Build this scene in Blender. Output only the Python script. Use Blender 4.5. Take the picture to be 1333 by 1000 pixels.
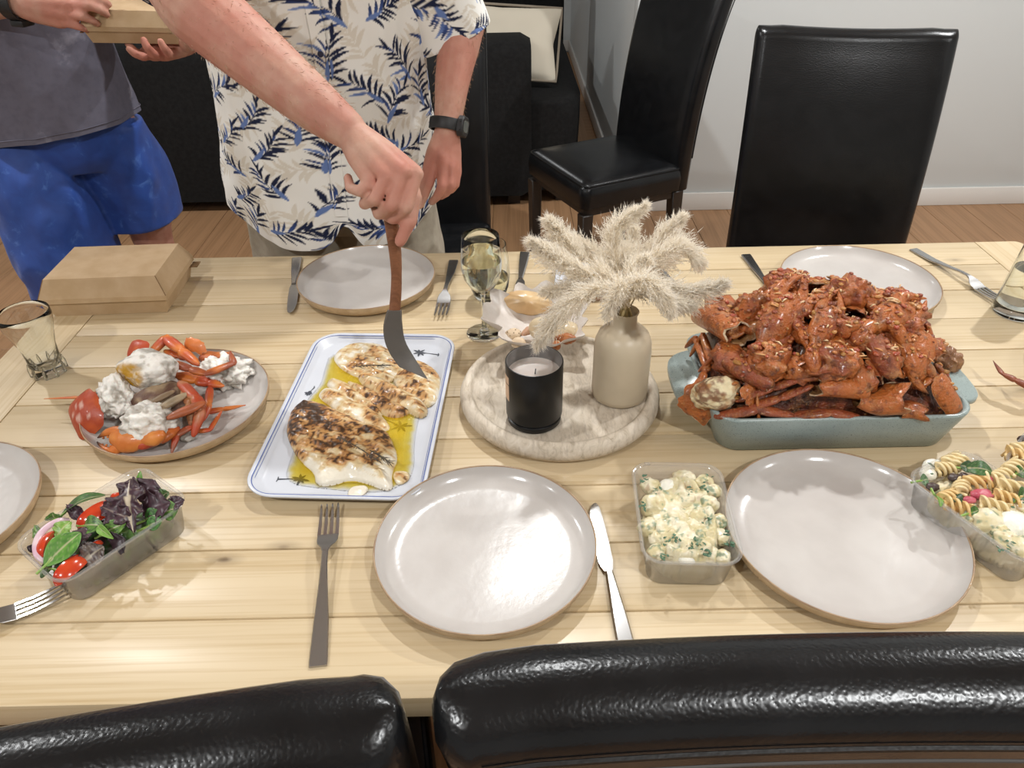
import bpy, bmesh, math, random
import numpy as np
from mathutils import Vector, Matrix, Euler, noise as mnoise

PI = math.pi
SC = bpy.context.scene
COL = SC.collection
for _o in list(bpy.data.objects):
    bpy.data.objects.remove(_o)

# ------------------------------------------------------------------ camera
F_PX, PITCH, ROLL, CAM_H, TZ = 970.0, math.radians(36.0), math.radians(-1.17), 1.47, 0.75
cam_d = bpy.data.cameras.new('camera')
cam_d.sensor_width = 36.0
cam_d.lens = 36.0 * F_PX / 1333.0
cam_d.clip_start = 0.02
cam = bpy.data.objects.new('camera', cam_d)
COL.objects.link(cam)
cam.matrix_world = (Matrix.Translation((0, 0, CAM_H)) @ Matrix.Rotation(PI / 2 - PITCH, 4, 'X')
                    @ Matrix.Rotation(ROLL, 4, 'Z'))
SC.camera = cam

# ------------------------------------------------------------------ light
world = bpy.data.worlds.new('world')
SC.world = world
world.use_nodes = True
world.node_tree.nodes['Background'].inputs[0].default_value = (1.0, 0.93, 0.85, 1)
world.node_tree.nodes['Background'].inputs[1].default_value = 0.03
SC.view_settings.view_transform = 'Standard'
SC.view_settings.look = 'None'
SC.view_settings.gamma = 1.0
SC.view_settings.use_curve_mapping = False
SC.view_settings.exposure = 0.0
SC.cycles.transparent_max_bounces = 32
CEIL = 2.55
LAMPS = [(-2.05, 2.05, 32), (0.10, 1.98, 27), (1.85, 1.98, 40),
         (-1.10, -0.55, 27), (0.95, -0.55, 27), (-2.8, -0.2, 17), (2.8, -0.2, 20),
         (-1.2, 5.2, 13)]
for lx, ly, le in LAMPS:
    ld = bpy.data.lights.new('downlight_lamp', 'AREA')
    ld.shape = 'DISK'
    ld.size = 0.085
    ld.energy = le
    ld.color = (0.985, 1.0, 1.0)
    lo = bpy.data.objects.new('downlight_lamp', ld)
    lo.location = (lx, ly, CEIL - 0.016)
    COL.objects.link(lo)

# ------------------------------------------------------------------ numeric helpers
fw = np.array([0, math.cos(PITCH), -math.sin(PITCH)])
_up0 = np.array([0, math.sin(PITCH), math.cos(PITCH)])
_r0 = np.array([1., 0, 0])
rt = _r0 * math.cos(ROLL) + _up0 * math.sin(ROLL)
upv = -_r0 * math.sin(ROLL) + _up0 * math.cos(ROLL)
CPOS = np.array([0, 0, CAM_H])


def _ray(px, py):
    return fw + rt * (px - 666.5) / F_PX - upv * (py - 500) / F_PX


def Zp(px, py, z=TZ):            # the room point seen at (px,py) that lies at height z
    d = _ray(px, py)
    return CPOS + d * ((z - CAM_H) / d[2])


def Yp(px, py, y):               # ... that lies at depth y
    d = _ray(px, py)
    return CPOS + d * (y / d[1])


def Up(px, py, zc):              # ... that lies zc metres along the view axis
    return CPOS + _ray(px, py) * zc


def _hash(i, j, k, seed):
    n = (i * 374761393 + j * 668265263 + k * 2147483647 + seed * 1274126177) & 0xFFFFFFFF
    n = ((n ^ (n >> 13)) * 1274126177) & 0xFFFFFFFF
    n = ((n ^ (n >> 16)) * 2246822519) & 0xFFFFFFFF
    return ((n ^ (n >> 15)) & 0xFFFFFF) / float(0xFFFFFF)


def vnoise(p, seed=0):
    p = np.asarray(p, float)
    f = np.floor(p)
    i = f.astype(np.int64)
    t = p - f
    t = t * t * (3 - 2 * t)
    out = 0
    for dx in (0, 1):
        for dy in (0, 1):
            for dz in (0, 1):
                w = ((t[:, 0] if dx else 1 - t[:, 0]) * (t[:, 1] if dy else 1 - t[:, 1])
                     * (t[:, 2] if dz else 1 - t[:, 2]))
                out = out + w * _hash(i[:, 0] + dx, i[:, 1] + dy, i[:, 2] + dz, seed)
    return out


def fbm(p, octs=4, seed=0):
    p = np.asarray(p, float)
    a, s, out = 1.0, 0.0, 0
    for o in range(octs):
        out = out + a * vnoise(p, seed + o * 17)
        s += a
        a *= 0.5
        p = p * 2.03 + 7.1
    return out / s


def srgb(h):
    h = h.lstrip('#')
    c = [int(h[i:i + 2], 16) / 255 for i in (0, 2, 4)]
    return tuple(x / 12.92 if x <= 0.04045 else ((x + 0.055) / 1.055) ** 2.4 for x in c)


def lerp(a, b, t):
    return a + (b - a) * t


def mixc(c1, c2, t):
    t = np.clip(np.asarray(t), 0, 1)[:, None]
    c1 = np.asarray(c1, float)
    c2 = np.asarray(c2, float)
    return c1 * (1 - t) + c2 * t


def smooth(a, b, x):
    t = np.clip((x - a) / (b - a), 0, 1)
    return t * t * (3 - 2 * t)


# ------------------------------------------------------------------ materials
class NT:
    def __init__(s, name):
        s.m = bpy.data.materials.new(name)
        s.m.use_nodes = True
        s.t = s.m.node_tree
        s.b = s.t.nodes['Principled BSDF']
        s.out = s.t.nodes['Material Output']
        s._co = None

    def n(s, typ, **kw):
        nd = s.t.nodes.new(typ)
        for k, v in kw.items():
            if k.startswith('i_'):
                key = k[2:].replace('_', ' ')
                nd.inputs[int(key) if key.isdigit() else key].default_value = v
            else:
                setattr(nd, k, v)
        return nd

    def l(s, a, b):
        s.t.links.new(a, b)

    def co(s, scale=(1, 1, 1), rnd=False):
        tc = s.n('ShaderNodeTexCoord')
        mp = s.n('ShaderNodeMapping')
        mp.inputs['Scale'].default_value = scale
        s.l(tc.outputs['Object'], mp.inputs['Vector'])
        if rnd:
            oi = s.n('ShaderNodeObjectInfo')
            vm = s.n('ShaderNodeVectorMath', operation='SCALE')
            vm.inputs[0].default_value = (37.0, 51.0, 23.0)
            s.l(oi.outputs['Random'], vm.inputs['Scale'])
            s.l(vm.outputs[0], mp.inputs['Location'])
        return mp.outputs[0]

    def noise(s, vec, scale=10, detail=4, rough=0.55, dist=0.0):
        nd = s.n('ShaderNodeTexNoise')
        nd.inputs['Scale'].default_value = scale
        nd.inputs['Detail'].default_value = detail
        nd.inputs['Roughness'].default_value = rough
        nd.inputs['Distortion'].default_value = dist
        s.l(vec, nd.inputs['Vector'])
        return nd.outputs['Fac']

    def ramp(s, fac, stops):
        r = s.n('ShaderNodeValToRGB')
        e = r.color_ramp.elements
        while len(e) < len(stops):
            e.new(0.5)
        for el, (p, c) in zip(e, stops):
            el.position = p
            el.color = (*c, 1) if len(c) == 3 else c
        s.l(fac, r.inputs['Fac'])
        return r.outputs['Color']

    def mix(s, a, b, fac, blend='MIX'):
        m = s.n('ShaderNodeMix', data_type='RGBA', blend_type=blend)
        for sock, val in ((m.inputs[6], a), (m.inputs[7], b), (m.inputs[0], fac)):
            if hasattr(val, 'is_linked') or isinstance(val, bpy.types.NodeSocket):
                s.l(val, sock)
            elif isinstance(val, (int, float)):
                sock.default_value = val
            else:
                sock.default_value = (*val, 1)
        return m.outputs[2]

    def bump(s, h, strength=0.3, dist=0.001):
        b = s.n('ShaderNodeBump')
        b.inputs['Strength'].default_value = strength
        b.inputs['Distance'].default_value = dist
        s.l(h, b.inputs['Height'])
        s.l(b.outputs[0], s.b.inputs['Normal'])

    def set(s, **kw):
        for k, v in kw.items():
            s.b.inputs[k.replace('_', ' ')].default_value = v
        return s

    def attr(s):
        return s.n('ShaderNodeAttribute', attribute_name='Col').outputs['Color']


def pmat(name, c1, rough=0.5, c2=None, scale=20, stretch=(1, 1, 1), lo=0.35, hi=0.65, metal=0.0, bump=None,
         coat=0.0, sss=0.0, spec=0.5, detail=4, rnd=False, attr=False, aniso=0.0):
    t = NT(name)
    v = t.co(stretch, rnd)
    if attr:
        base = t.attr()
        if c2 is not None:
            base = t.mix(base, c2, t.ramp(t.noise(v, scale, detail), [(lo, (0, 0, 0)), (hi, (1, 1, 1))]))
        t.l(base, t.b.inputs['Base Color'])
    elif c2 is not None:
        f = t.noise(v, scale, detail)
        t.l(t.ramp(f, [(lo, c1), (hi, c2)]), t.b.inputs['Base Color'])
    else:
        t.b.inputs['Base Color'].default_value = (*c1, 1)
    t.set(Roughness=rough, Metallic=metal)
    t.b.inputs['Specular IOR Level'].default_value = spec
    if coat:
        t.b.inputs['Coat Weight'].default_value = coat
        t.b.inputs['Coat Roughness'].default_value = 0.12
    if sss:
        t.b.inputs['Subsurface Weight'].default_value = sss
        t.b.inputs['Subsurface Radius'].default_value = (0.012, 0.005, 0.003)
        t.b.inputs['Subsurface Scale'].default_value = 0.4
    if bump:
        t.bump(t.noise(t.co(), bump[0], 3), bump[1], bump[2])
    return t.m


def real_glass(name, tint=(1, 1, 1), ior=1.45):
    t = NT(name)
    t.t.nodes.remove(t.b)
    g = t.n('ShaderNodeBsdfGlass')
    g.inputs['Color'].default_value = (*tint, 1)
    g.inputs['Roughness'].default_value = 0.0
    g.inputs['IOR'].default_value = ior
    t.l(g.outputs[0], t.out.inputs[0])
    return t.m


def facing(t, ior):
    """two-sided Schlick mirror share"""
    lw = t.n('ShaderNodeLayerWeight')
    lw.inputs['Blend'].default_value = 0.5
    pw = t.n('ShaderNodeMath', operation='POWER')
    pw.inputs[1].default_value = 3.0
    t.l(lw.outputs['Facing'], pw.inputs[0])
    f0 = ((ior - 1) / (ior + 1)) ** 2
    ma = t.n('ShaderNodeMath', operation='MULTIPLY_ADD')
    ma.inputs[1].default_value = 0.85 - f0
    ma.inputs[2].default_value = f0
    t.l(pw.outputs[0], ma.inputs[0])
    return ma.outputs[0]


def glass_mat(name, tint=(1, 1, 1), body=0.0, bodycol=(0.9, 0.9, 0.9), rough=0.03, ior=1.45, gloss=1.0, dark=.55):
    """thin clear wall: lets light straight through, mirrors by Fresnel, optionally a milky body"""
    t = NT(name)
    t.t.nodes.remove(t.b)
    tr = t.n('ShaderNodeBsdfTransparent')
    edge = t.n('ShaderNodeLayerWeight')
    edge.inputs['Blend'].default_value = 0.25
    er = t.ramp(edge.outputs['Facing'], [(0.0, tint), (0.45, tint), (0.8, tuple(x * (.55 + .45 * dark) for x in tint)), (1.0, tuple(x * dark for x in tint))])
    t.l(er, tr.inputs[0])
    gl = t.n('ShaderNodeBsdfGlossy')
    gl.inputs['Roughness'].default_value = rough
    fr = facing(t, ior)
    last = tr.outputs[0]
    if body:
        df = t.n('ShaderNodeBsdfDiffuse')
        df.inputs[0].default_value = (*bodycol, 1)
        tl = t.n('ShaderNodeBsdfTranslucent')
        tl.inputs[0].default_value = (*bodycol, 1)
        ad = t.n('ShaderNodeMixShader')
        ad.inputs[0].default_value = 0.4
        t.l(df.outputs[0], ad.inputs[1])
        t.l(tl.outputs[0], ad.inputs[2])
        mx = t.n('ShaderNodeMixShader')
        mx.inputs[0].default_value = body
        t.l(last, mx.inputs[1])
        t.l(ad.outputs[0], mx.inputs[2])
        last = mx.outputs[0]
    m2 = t.n('ShaderNodeMixShader')
    if gloss != 1.0:
        mu = t.n('ShaderNodeMath', operation='MULTIPLY')
        mu.inputs[1].default_value = gloss
        t.l(fr, mu.inputs[0])
        t.l(mu.outputs[0], m2.inputs[0])
    else:
        t.l(fr, m2.inputs[0])
    t.l(last, m2.inputs[1])
    t.l(gl.outputs[0], m2.inputs[2])
    t.l(m2.outputs[0], t.out.inputs[0])
    return t.m


# ------------------------------------------------------------------ mesh helpers
class MB:
    def __init__(s):
        s.v, s.f, s.mi, s.c = [], [], [], []

    def add(s, vs, fs, mi=0, col=None):
        o = len(s.v)
        s.v += [tuple(map(float, p)) for p in vs]
        s.f += [tuple(i + o for i in f) for f in fs]
        s.mi += [mi] * len(fs)
        if col is not None:
            col = np.asarray(col, float)
            if col.ndim == 1:
                col = np.tile(col, (len(vs), 1))
            s.c += [tuple(c) for c in col]
        else:
            s.c += [(0.5, 0.5, 0.5)] * len(vs)
        return s

    def box(s, lo, hi, mi=0, M=None, col=None):
        (a, b, c), (d, e, f) = lo, hi
        vs = [(a, b, c), (d, b, c), (d, e, c), (a, e, c), (a, b, f), (d, b, f), (d, e, f), (a, e, f)]
        if M is not None:
            vs = [M @ Vector(p) for p in vs]
        return s.add(vs, [(0, 3, 2, 1), (4, 5, 6, 7), (0, 1, 5, 4), (1, 2, 6, 5), (2, 3, 7, 6), (3, 0, 4, 7)], mi, col)

    def loft(s, rings, cap0=True, cap1=True, closed=True, mi=0, col=None):
        n = len(rings[0])
        vs = [p for r in rings for p in r]
        fs = []
        for i in range(len(rings) - 1):
            for j in range(n if closed else n - 1):
                k = (j + 1) % n
                fs.append((i * n + j, i * n + k, (i + 1) * n + k, (i + 1) * n + j))
        if cap0:
            fs.append(tuple(range(n - 1, -1, -1)))
        if cap1:
            fs.append(tuple((len(rings) - 1) * n + j for j in range(n)))
        return s.add(vs, fs, mi, col)

    def tube(s, pts, rad, n=8, flat=1.0, up=(0, 0, 1), mi=0, col=None, caps=True, rnd=False):
        """tapering tube; flat scales the section along the 'up' side; rnd closes it with rounded ends"""
        pts = [Vector(p) for p in pts]
        if isinstance(rad, (int, float)):
            rad = [rad] * len(pts)
        rad = list(rad)
        if rnd:
            d0 = (pts[0] - pts[1]).normalized()
            d1 = (pts[-1] - pts[-2]).normalized()
            r0, r1 = rad[0], rad[-1]
            e0 = [pts[0] + d0 * r0 * math.sin(a) for a in (1.35, 0.85)]
            e1 = [pts[-1] + d1 * r1 * math.sin(a) for a in (0.85, 1.35)]
            pts = e0 + pts + e1
            rad = [r0 * math.cos(1.35), r0 * math.cos(0.85)] + rad + [r1 * math.cos(0.85), r1 * math.cos(1.35)]
        rings = []
        up = Vector(up)
        for i, p in enumerate(pts):
            t = (pts[min(i + 1, len(pts) - 1)] - pts[max(i - 1, 0)])
            if t.length < 1e-9:
                t = Vector((0, 0, 1))
            t.normalize()
            a = t.cross(up)
            if a.length < 1e-3:
                a = t.cross(Vector((1, 0.2, 0)))
            a.normalize()
            b = a.cross(t).normalized()
            r = rad[i]
            rings.append([p + a * (r * math.cos(2 * PI * j / n)) + b * (r * flat * math.sin(2 * PI * j / n)) for j in range(n)])
            up = b
        if col is not None:
            col = np.asarray(col, float)
            if col.ndim == 2:
                if rnd:
                    col = np.vstack([col[:1], col[:1], col, col[-1:], col[-1:]])
                col = np.repeat(col, n, axis=0)
        return s.loft(rings, caps, caps, True, mi, col)

    def lathe(s, prof, n=48, c=(0, 0, 0), mi=0, col=None, sx=1.0, sy=1.0):
        rings = []
        for r, z in prof:
            rings.append([(c[0] + sx * r * math.cos(2 * PI * j / n), c[1] + sy * r * math.sin(2 * PI * j / n), c[2] + z) for j in range(n)])
        if col is not None:
            col = np.asarray(col, float)
            if col.ndim == 2:
                col = np.repeat(col, n, axis=0)
        return s.loft(rings, False, False, True, mi, col)

    def grid(s, P, mi=0, col=None, closed_u=False):
        """P: (nu, nv, 3) array"""
        nu, nv = P.shape[:2]
        fs = []
        for i in range(nu if closed_u else nu - 1):
            k = (i + 1) % nu
            for j in range(nv - 1):
                fs.append((i * nv + j, k * nv + j, k * nv + j + 1, i * nv + j + 1))
        return s.add(P.reshape(-1, 3), fs, mi, col)

    def build(s, name, mat, parent=None, loc=None, sharp=40, world=False, bevel=None, solid=None, sub=0, disp=None):
        """world=True: the vertices are in room coordinates and move into the parent's frame"""
        v = np.array(s.v, float)
        if disp:
            pass
        me = bpy.data.meshes.new(name)
        off = np.zeros(3)
        if parent is not None and world:
            mi = (Matrix.Translation(parent.location) @ parent.rotation_euler.to_matrix().to_4x4()).inverted()
            if parent.parent is not None:
                pp = parent.parent
                mi = mi @ (Matrix.Translation(pp.location) @ pp.rotation_euler.to_matrix().to_4x4()).inverted()
            R = np.array(mi.to_3x3())
            v = v @ R.T + np.array(mi.translation)
        elif loc is not None and world:
            v = v - np.array(loc)
        me.from_pydata(v.tolist(), [], s.f)
        if bevel:
            bm = bmesh.new()
            bm.from_mesh(me)
            bmesh.ops.recalc_face_normals(bm, faces=bm.faces)
            es = [e for e in bm.edges if len(e.link_faces) == 2 and e.calc_face_angle(0) > math.radians(30)]
            bmesh.ops.bevel(bm, geom=es, offset=bevel[0], segments=bevel[1], profile=0.5, affect='EDGES')
            bm.to_mesh(me)
            bm.free()
        mats = mat if isinstance(mat, (list, tuple)) else [mat]
        for m in mats:
            me.materials.append(m)
        if not bevel:
            if len(mats) > 1:
                me.polygons.foreach_set('material_index', s.mi)
            if any(c != (0.5, 0.5, 0.5) for c in s.c[:5]) or any(c != (0.5, 0.5, 0.5) for c in s.c):
                ca = me.color_attributes.new('Col', 'FLOAT_COLOR', 'POINT')
                c4 = np.ones((len(s.c), 4))
                c4[:, :3] = np.array(s.c)
                ca.data.foreach_set('color', c4.ravel())
        me.validate()
        bm = bmesh.new()
        bm.from_mesh(me)
        bmesh.ops.recalc_face_normals(bm, faces=bm.faces)
        bm.to_mesh(me)
        bm.free()
        me.shade_smooth()
        me.set_sharp_from_angle(angle=math.radians(sharp))
        o = bpy.data.objects.new(name, me)
        COL.objects.link(o)
        if loc is not None:
            o.location = loc
        if parent is not None:
            o.parent = parent
        if solid:
            md = o.modifiers.new('solid', 'SOLIDIFY')
            md.thickness = solid
            md.offset = 0
        if sub:
            md = o.modifiers.new('sub', 'SUBSURF')
            md.levels = md.render_levels = sub
        return o


def tag(o, label=None, cat=None, group=None, kind=None):
    if label:
        o['label'] = label
    if cat:
        o['category'] = cat
    if group:
        o['group'] = group
    if kind:
        o['kind'] = kind
    return o


def thing(name, label, cat, loc=(0, 0, 0), rz=0.0, group=None):
    o = bpy.data.objects.new(name, None)
    o.empty_display_size = 0.05
    COL.objects.link(o)
    o.location = loc
    o.rotation_euler = (0, 0, rz)
    return tag(o, label, cat, group)


def dup(o, parent=None):
    c = o.copy()
    COL.objects.link(c)
    if parent is not None:
        c.parent = parent
    for ch in list(o.children):
        dup(ch, c)
    return c


def place(proto, first, loc, rz, label, group=None):
    o = proto if first else dup(proto)
    o.location = loc
    o.rotation_euler = (0, 0, rz)
    o['label'] = label
    if group:
        o['group'] = group
    return o


def rrect(w, d, r, n=8, z=0.0, cx=0, cy=0):
    """rounded rectangle ring of points"""
    out = []
    for k, (sx, sy) in enumerate(((1, 1), (-1, 1), (-1, -1), (1, -1))):
        for i in range(n + 1):
            a = PI / 2 * (k + i / n)
            out.append((cx + sx * (w / 2 - r) + r * math.cos(a), cy + sy * (d / 2 - r) + r * math.sin(a), z))
    return out


def lump(rad, amp=0.2, freq=2.0, seed=0, sub=3, octs=3):
    """an irregular blob round the origin: (verts, faces)"""
    bm = bmesh.new()
    bmesh.ops.create_icosphere(bm, subdivisions=sub, radius=1.0)
    v = np.array([x.co[:] for x in bm.verts])
    f = [tuple(x.index for x in p.verts) for p in bm.faces]
    bm.free()
    d = (fbm(v * freq + seed * 3.7, octs, seed) - 0.5) * 2 * amp
    v = v * (1 + d)[:, None] * np.array(rad)
    return v, f


def rotm(e):
    return np.array(Euler(e).to_matrix())


def poly_dist(P, poly):
    """signed distance (inside positive) of points P (n,2) to polygon"""
    poly = np.asarray(poly, float)
    n = len(poly)
    dmin = np.full(len(P), 1e9)
    near = P.copy()
    inside = np.zeros(len(P), bool)
    for i in range(n):
        a, b = poly[i], poly[(i + 1) % n]
        ab = b - a
        t = np.clip(((P - a) @ ab) / (ab @ ab + 1e-12), 0, 1)
        q = a + t[:, None] * ab
        dq = np.hypot(*(P - q).T)
        near[dq < dmin] = q[dq < dmin]
        dmin = np.minimum(dmin, dq)
        c = ((a[1] > P[:, 1]) != (b[1] > P[:, 1]))
        with np.errstate(divide='ignore', invalid='ignore'):
            xi = (b[0] - a[0]) * (P[:, 1] - a[1]) / (b[1] - a[1]) + a[0]
        inside ^= c & (P[:, 0] < xi)
    return np.where(inside, dmin, -dmin), near


def smooth_poly(pts, it=2):
    p = np.asarray(pts, float)
    for _ in range(it):
        q = np.roll(p, -1, axis=0)
        p = np.stack([0.75 * p + 0.25 * q, 0.25 * p + 0.75 * q], 1).reshape(-1, p.shape[1])
    return p


def slab(poly, res, top_fn, bottom_fn):
    """solid over a polygon: top_fn(P, d) and bottom_fn(P, d) give heights; returns verts, faces, top-mask, P, d"""
    poly = np.asarray(poly, float)
    lo, hi = poly.min(0) - res, poly.max(0) + res
    nx, ny = int((hi[0] - lo[0]) / res) + 1, int((hi[1] - lo[1]) / res) + 1
    X, Y = np.meshgrid(lo[0] + np.arange(nx) * res, lo[1] + np.arange(ny) * res, indexing='ij')
    P = np.stack([X.ravel(), Y.ravel()], 1)
    d, near = poly_dist(P, poly)
    ins = (d > -res * 0.5).reshape(nx, ny)
    cell = ins[:-1, :-1] & ins[1:, :-1] & ins[:-1, 1:] & ins[1:, 1:]
    used = np.zeros((nx, ny), bool)
    used[:-1, :-1] |= cell
    used[1:, :-1] |= cell
    used[:-1, 1:] |= cell
    used[1:, 1:] |= cell
    idx = -np.ones((nx, ny), int)
    idx[used] = np.arange(used.sum())
    m = used.ravel()
    P, d = P[m], d[m]
    snap = d < res * .5
    P[snap] = near[m][snap]
    d = np.maximum(np.where(snap, 0, d), 0)
    n = len(P)
    top, bot = top_fn(P, d), bottom_fn(P, d)
    V = np.vstack([np.c_[P, top], np.c_[P, bot]])
    ci, cj = np.where(cell)
    a, b, c, e = idx[ci, cj], idx[ci + 1, cj], idx[ci + 1, cj + 1], idx[ci, cj + 1]
    fs = [tuple(q) for q in np.stack([a, b, c, e], 1).tolist()]
    fs += [tuple(q) for q in (np.stack([e, c, b, a], 1) + n).tolist()]
    cs = set(zip(ci.tolist(), cj.tolist()))
    for i, j in cs:
        for (di, dj, p, q) in ((0, -1, (i, j), (i + 1, j)), (1, 0, (i + 1, j), (i + 1, j + 1)),
                               (0, 1, (i + 1, j + 1), (i, j + 1)), (-1, 0, (i, j + 1), (i, j))):
            if (i + di, j + dj) not in cs:
                u, w = int(idx[p]), int(idx[q])
                fs.append((u, u + n, w + n, w))
    return V, fs, n, P, d


def curve_pts(pts, n=24):
    """Catmull-Rom through pts"""
    p = [Vector(x) for x in pts]
    p = [p[0] * 2 - p[1]] + p + [p[-1] * 2 - p[-2]]
    out = []
    segs = len(p) - 3
    for k in range(n):
        t = k / (n - 1) * segs
        i = min(int(t), segs - 1)
        t -= i
        a, b, c, d = p[i:i + 4]
        out.append(0.5 * (2 * b + (c - a) * t + (2 * a - 5 * b + 4 * c - d) * t * t + (3 * b - a - 3 * c + d) * t ** 3))
    return out


def interp(xs, ys, n):
    return np.interp(np.linspace(0, 1, n), xs, ys).tolist()
# ================================================================== materials of the room
def wood_mat(name, light, mid, dark, rough, knots=True, gscale=1.0, coat=0.0, ringamt=0.6):
    t = NT(name)
    v = t.co((1.3 * gscale, 9 * gscale, 9 * gscale), True)
    wave = t.n('ShaderNodeTexWave', wave_type='RINGS', rings_direction='Z')
    mp = t.n('ShaderNodeMapping')
    mp.inputs['Scale'].default_value = (0.55, 1.0, 1.0)
    t.l(v, mp.inputs['Vector'])
    t.l(mp.outputs[0], wave.inputs['Vector'])
    wave.inputs['Scale'].default_value = 0.55
    wave.inputs['Distortion'].default_value = 5.0
    wave.inputs['Detail'].default_value = 2.0
    wave.inputs['Detail Scale'].default_value = 0.6
    c = t.mix(light, mid, t.ramp(wave.outputs['Fac'], [(0.45, (0, 0, 0)), (0.93, (ringamt,) * 3), (1.0, (0.1,) * 3)]))
    fine = t.noise(t.co((3 * gscale, 160 * gscale, 160 * gscale), True), 1.0, 3)
    c = t.mix(c, mid, t.ramp(fine, [(0.48, (0, 0, 0)), (0.72, (0.75,) * 3)]))
    blot = t.noise(t.co((1.2, 4, 4), True), 1.5, 2)
    c = t.mix(c, light, t.ramp(blot, [(0.4, (0, 0, 0)), (0.7, (0.5,) * 3)]))
    if knots:
        vo = t.n('ShaderNodeTexVoronoi')
        vo.inputs['Scale'].default_value = 1.0
        t.l(t.co((5.0, 11, 0.2), True), vo.inputs['Vector'])
        gate = t.ramp(vo.outputs['Color'], [(0.53, (0, 0, 0)), (0.55, (1, 1, 1))])
        k = t.ramp(vo.outputs['Distance'], [(0.02, (.9, .9, .9)), (0.06, (0.3,) * 3), (0.15, (0, 0, 0))])
        kk = t.mix((0, 0, 0), k, gate)
        c = t.mix(c, dark, kk)
    t.l(c, t.b.inputs['Base Color'])
    t.set(Roughness=rough)
    if coat:
        t.b.inputs['Coat Weight'].default_value = coat
        t.b.inputs['Coat Roughness'].default_value = 0.26
    t.bump(fine, 0.12, 0.0006)
    return t.m


def leather_mat(name, base, rough):
    t = NT(name)
    vo = t.n('ShaderNodeTexVoronoi', feature='SMOOTH_F1')
    vo.inputs['Scale'].default_value = 430
    t.l(t.co(), vo.inputs['Vector'])
    sm = t.noise(t.co(), 26, 3)
    t.set(Roughness=rough)
    t.b.inputs['Specular IOR Level'].default_value = 0.36
    t.l(t.ramp(sm, [(0.35, base), (0.75, tuple(x * 1.5 + 0.002 for x in base))]), t.b.inputs['Base Color'])
    h = t.n('ShaderNodeMath', operation='ADD')
    t.l(vo.outputs['Distance'], h.inputs[0])
    mu = t.n('ShaderNodeMath', operation='MULTIPLY')
    mu.inputs[1].default_value = 0.5
    t.l(sm, mu.inputs[0])
    t.l(mu.outputs[0], h.inputs[1])
    t.bump(h.outputs[0], 0.24, 0.0008)
    return t.m


M_pine = wood_mat('pine', srgb('#C9B593'), srgb('#B0966C'), srgb('#54412D'), 0.40, True, 1.0, 0.22, 0.2)
M_oak = wood_mat('oak_floor', srgb('#A37D5B'), srgb('#846344'), srgb('#6B4C30'), 0.45, False, 1.0, 0.0, 0.55)
M_wall = pmat('wall_paint', srgb('#CED2D2'), 0.75, bump=(240, 0.12, 0.0008))
M_white = pmat('gloss_white', srgb('#DEDBD6'), 0.4)
M_ceil = pmat('ceiling_paint', srgb('#E6E2DA'), 0.9)
M_leather = leather_mat('black_leather', (0.0040, 0.0043, 0.0050), 0.27)
M_leather_side = leather_mat('black_leather_back', (0.005, 0.0045, 0.0042), 0.5)
M_thread = pmat('thread', (0.07, 0.065, 0.06), 0.8)
M_darkwood = pmat('dark_wood', (0.012, 0.008, 0.006), 0.45, (0.022, 0.015, 0.011), 30, (1, 1, 0.1))
M_sofa = pmat('sofa_fabric', (0.010, 0.0098, 0.0098), 0.95, (0.015, 0.0148, 0.0148), 60, bump=(700, 0.4, 0.001), spec=0.15)
M_cream = pmat('cream_fabric', srgb('#CFC6B4'), 0.9, bump=(500, 0.3, 0.001))
M_tvblack = pmat('tv_black', (0.004, 0.004, 0.004), 0.25)

# ================================================================== the room
room = []


def struct(o):
    o['kind'] = 'structure'
    return o


WY = 3.45
XL, XR, YF, YE, XW = -4.0, 3.7, -2.6, 6.93, 0.56
fl = struct(MB().box((XL, YF, -0.04), (XR, YE, -0.012)).build('floor', M_oak))
pm = MB().box((-0.9, -0.0945, -0.012), (0.9, 0.0945, 0.0)).build('plank', M_oak, fl, bevel=(0.0015, 1))
pm.rotation_euler = (0, 0, PI / 2)
firstp = True
rs = random.Random(4)
for i in range(-15, 18):
    x = 0.02 + i * 0.1905
    y = -2.2 + ((i * 7) % 5) * 0.36
    while y < YE + 0.9:
        vis = (y > 0.2) and (XL + 0.1 < x < XR - 0.1) and not (x > XW - 0.05 and y - 0.9 > WY) and y + 0.9 < YE + 0.5
        if vis:
            p = pm if firstp else pm.copy()
            if not firstp:
                COL.objects.link(p)
                p.parent = fl
            firstp = False
            p.location = (x, y, 0)
        y += 1.802
ce = struct(MB().box((XL, YF, CEIL), (XR, YE, CEIL + 0.05)).build('ceiling', M_ceil))
for lx, ly, le in LAMPS:
    dl = MB()
    dl.lathe([(0.046, -0.004), (0.058, -0.004), (0.060, 0.0), (0.046, 0.0), (0.046, -0.004)], 32)
    dl.build('downlight_trim', M_white, ce, loc=(lx, ly, CEIL))
struct(MB().box((XL - 0.08, YF, 0), (XL, YE, CEIL)).build('wall_left', M_wall))
struct(MB().box((XR, YF, 0), (XR + 0.08, WY, CEIL)).build('wall_right', M_wall))
struct(MB().box((XL, YF - 0.08, 0), (XR, YF, CEIL)).build('wall_front', M_wall))
struct(MB().box((XW, WY, 0), (XR + 0.08, WY + 0.1, CEIL)).build('wall_back', M_wall, bevel=(0.004, 2)))
struct(MB().box((XW, WY + 0.1, 0), (XW + 0.1, YE, CEIL)).build('wall_side', M_wall))
struct(MB().box((XL, YE, 0), (XW + 0.1, YE + 0.08, CEIL)).build('wall_end', M_wall))


def skirting(name, lo, hi):
    struct(MB().box(lo, hi).build(name, M_white, bevel=(0.004, 2)))


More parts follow.
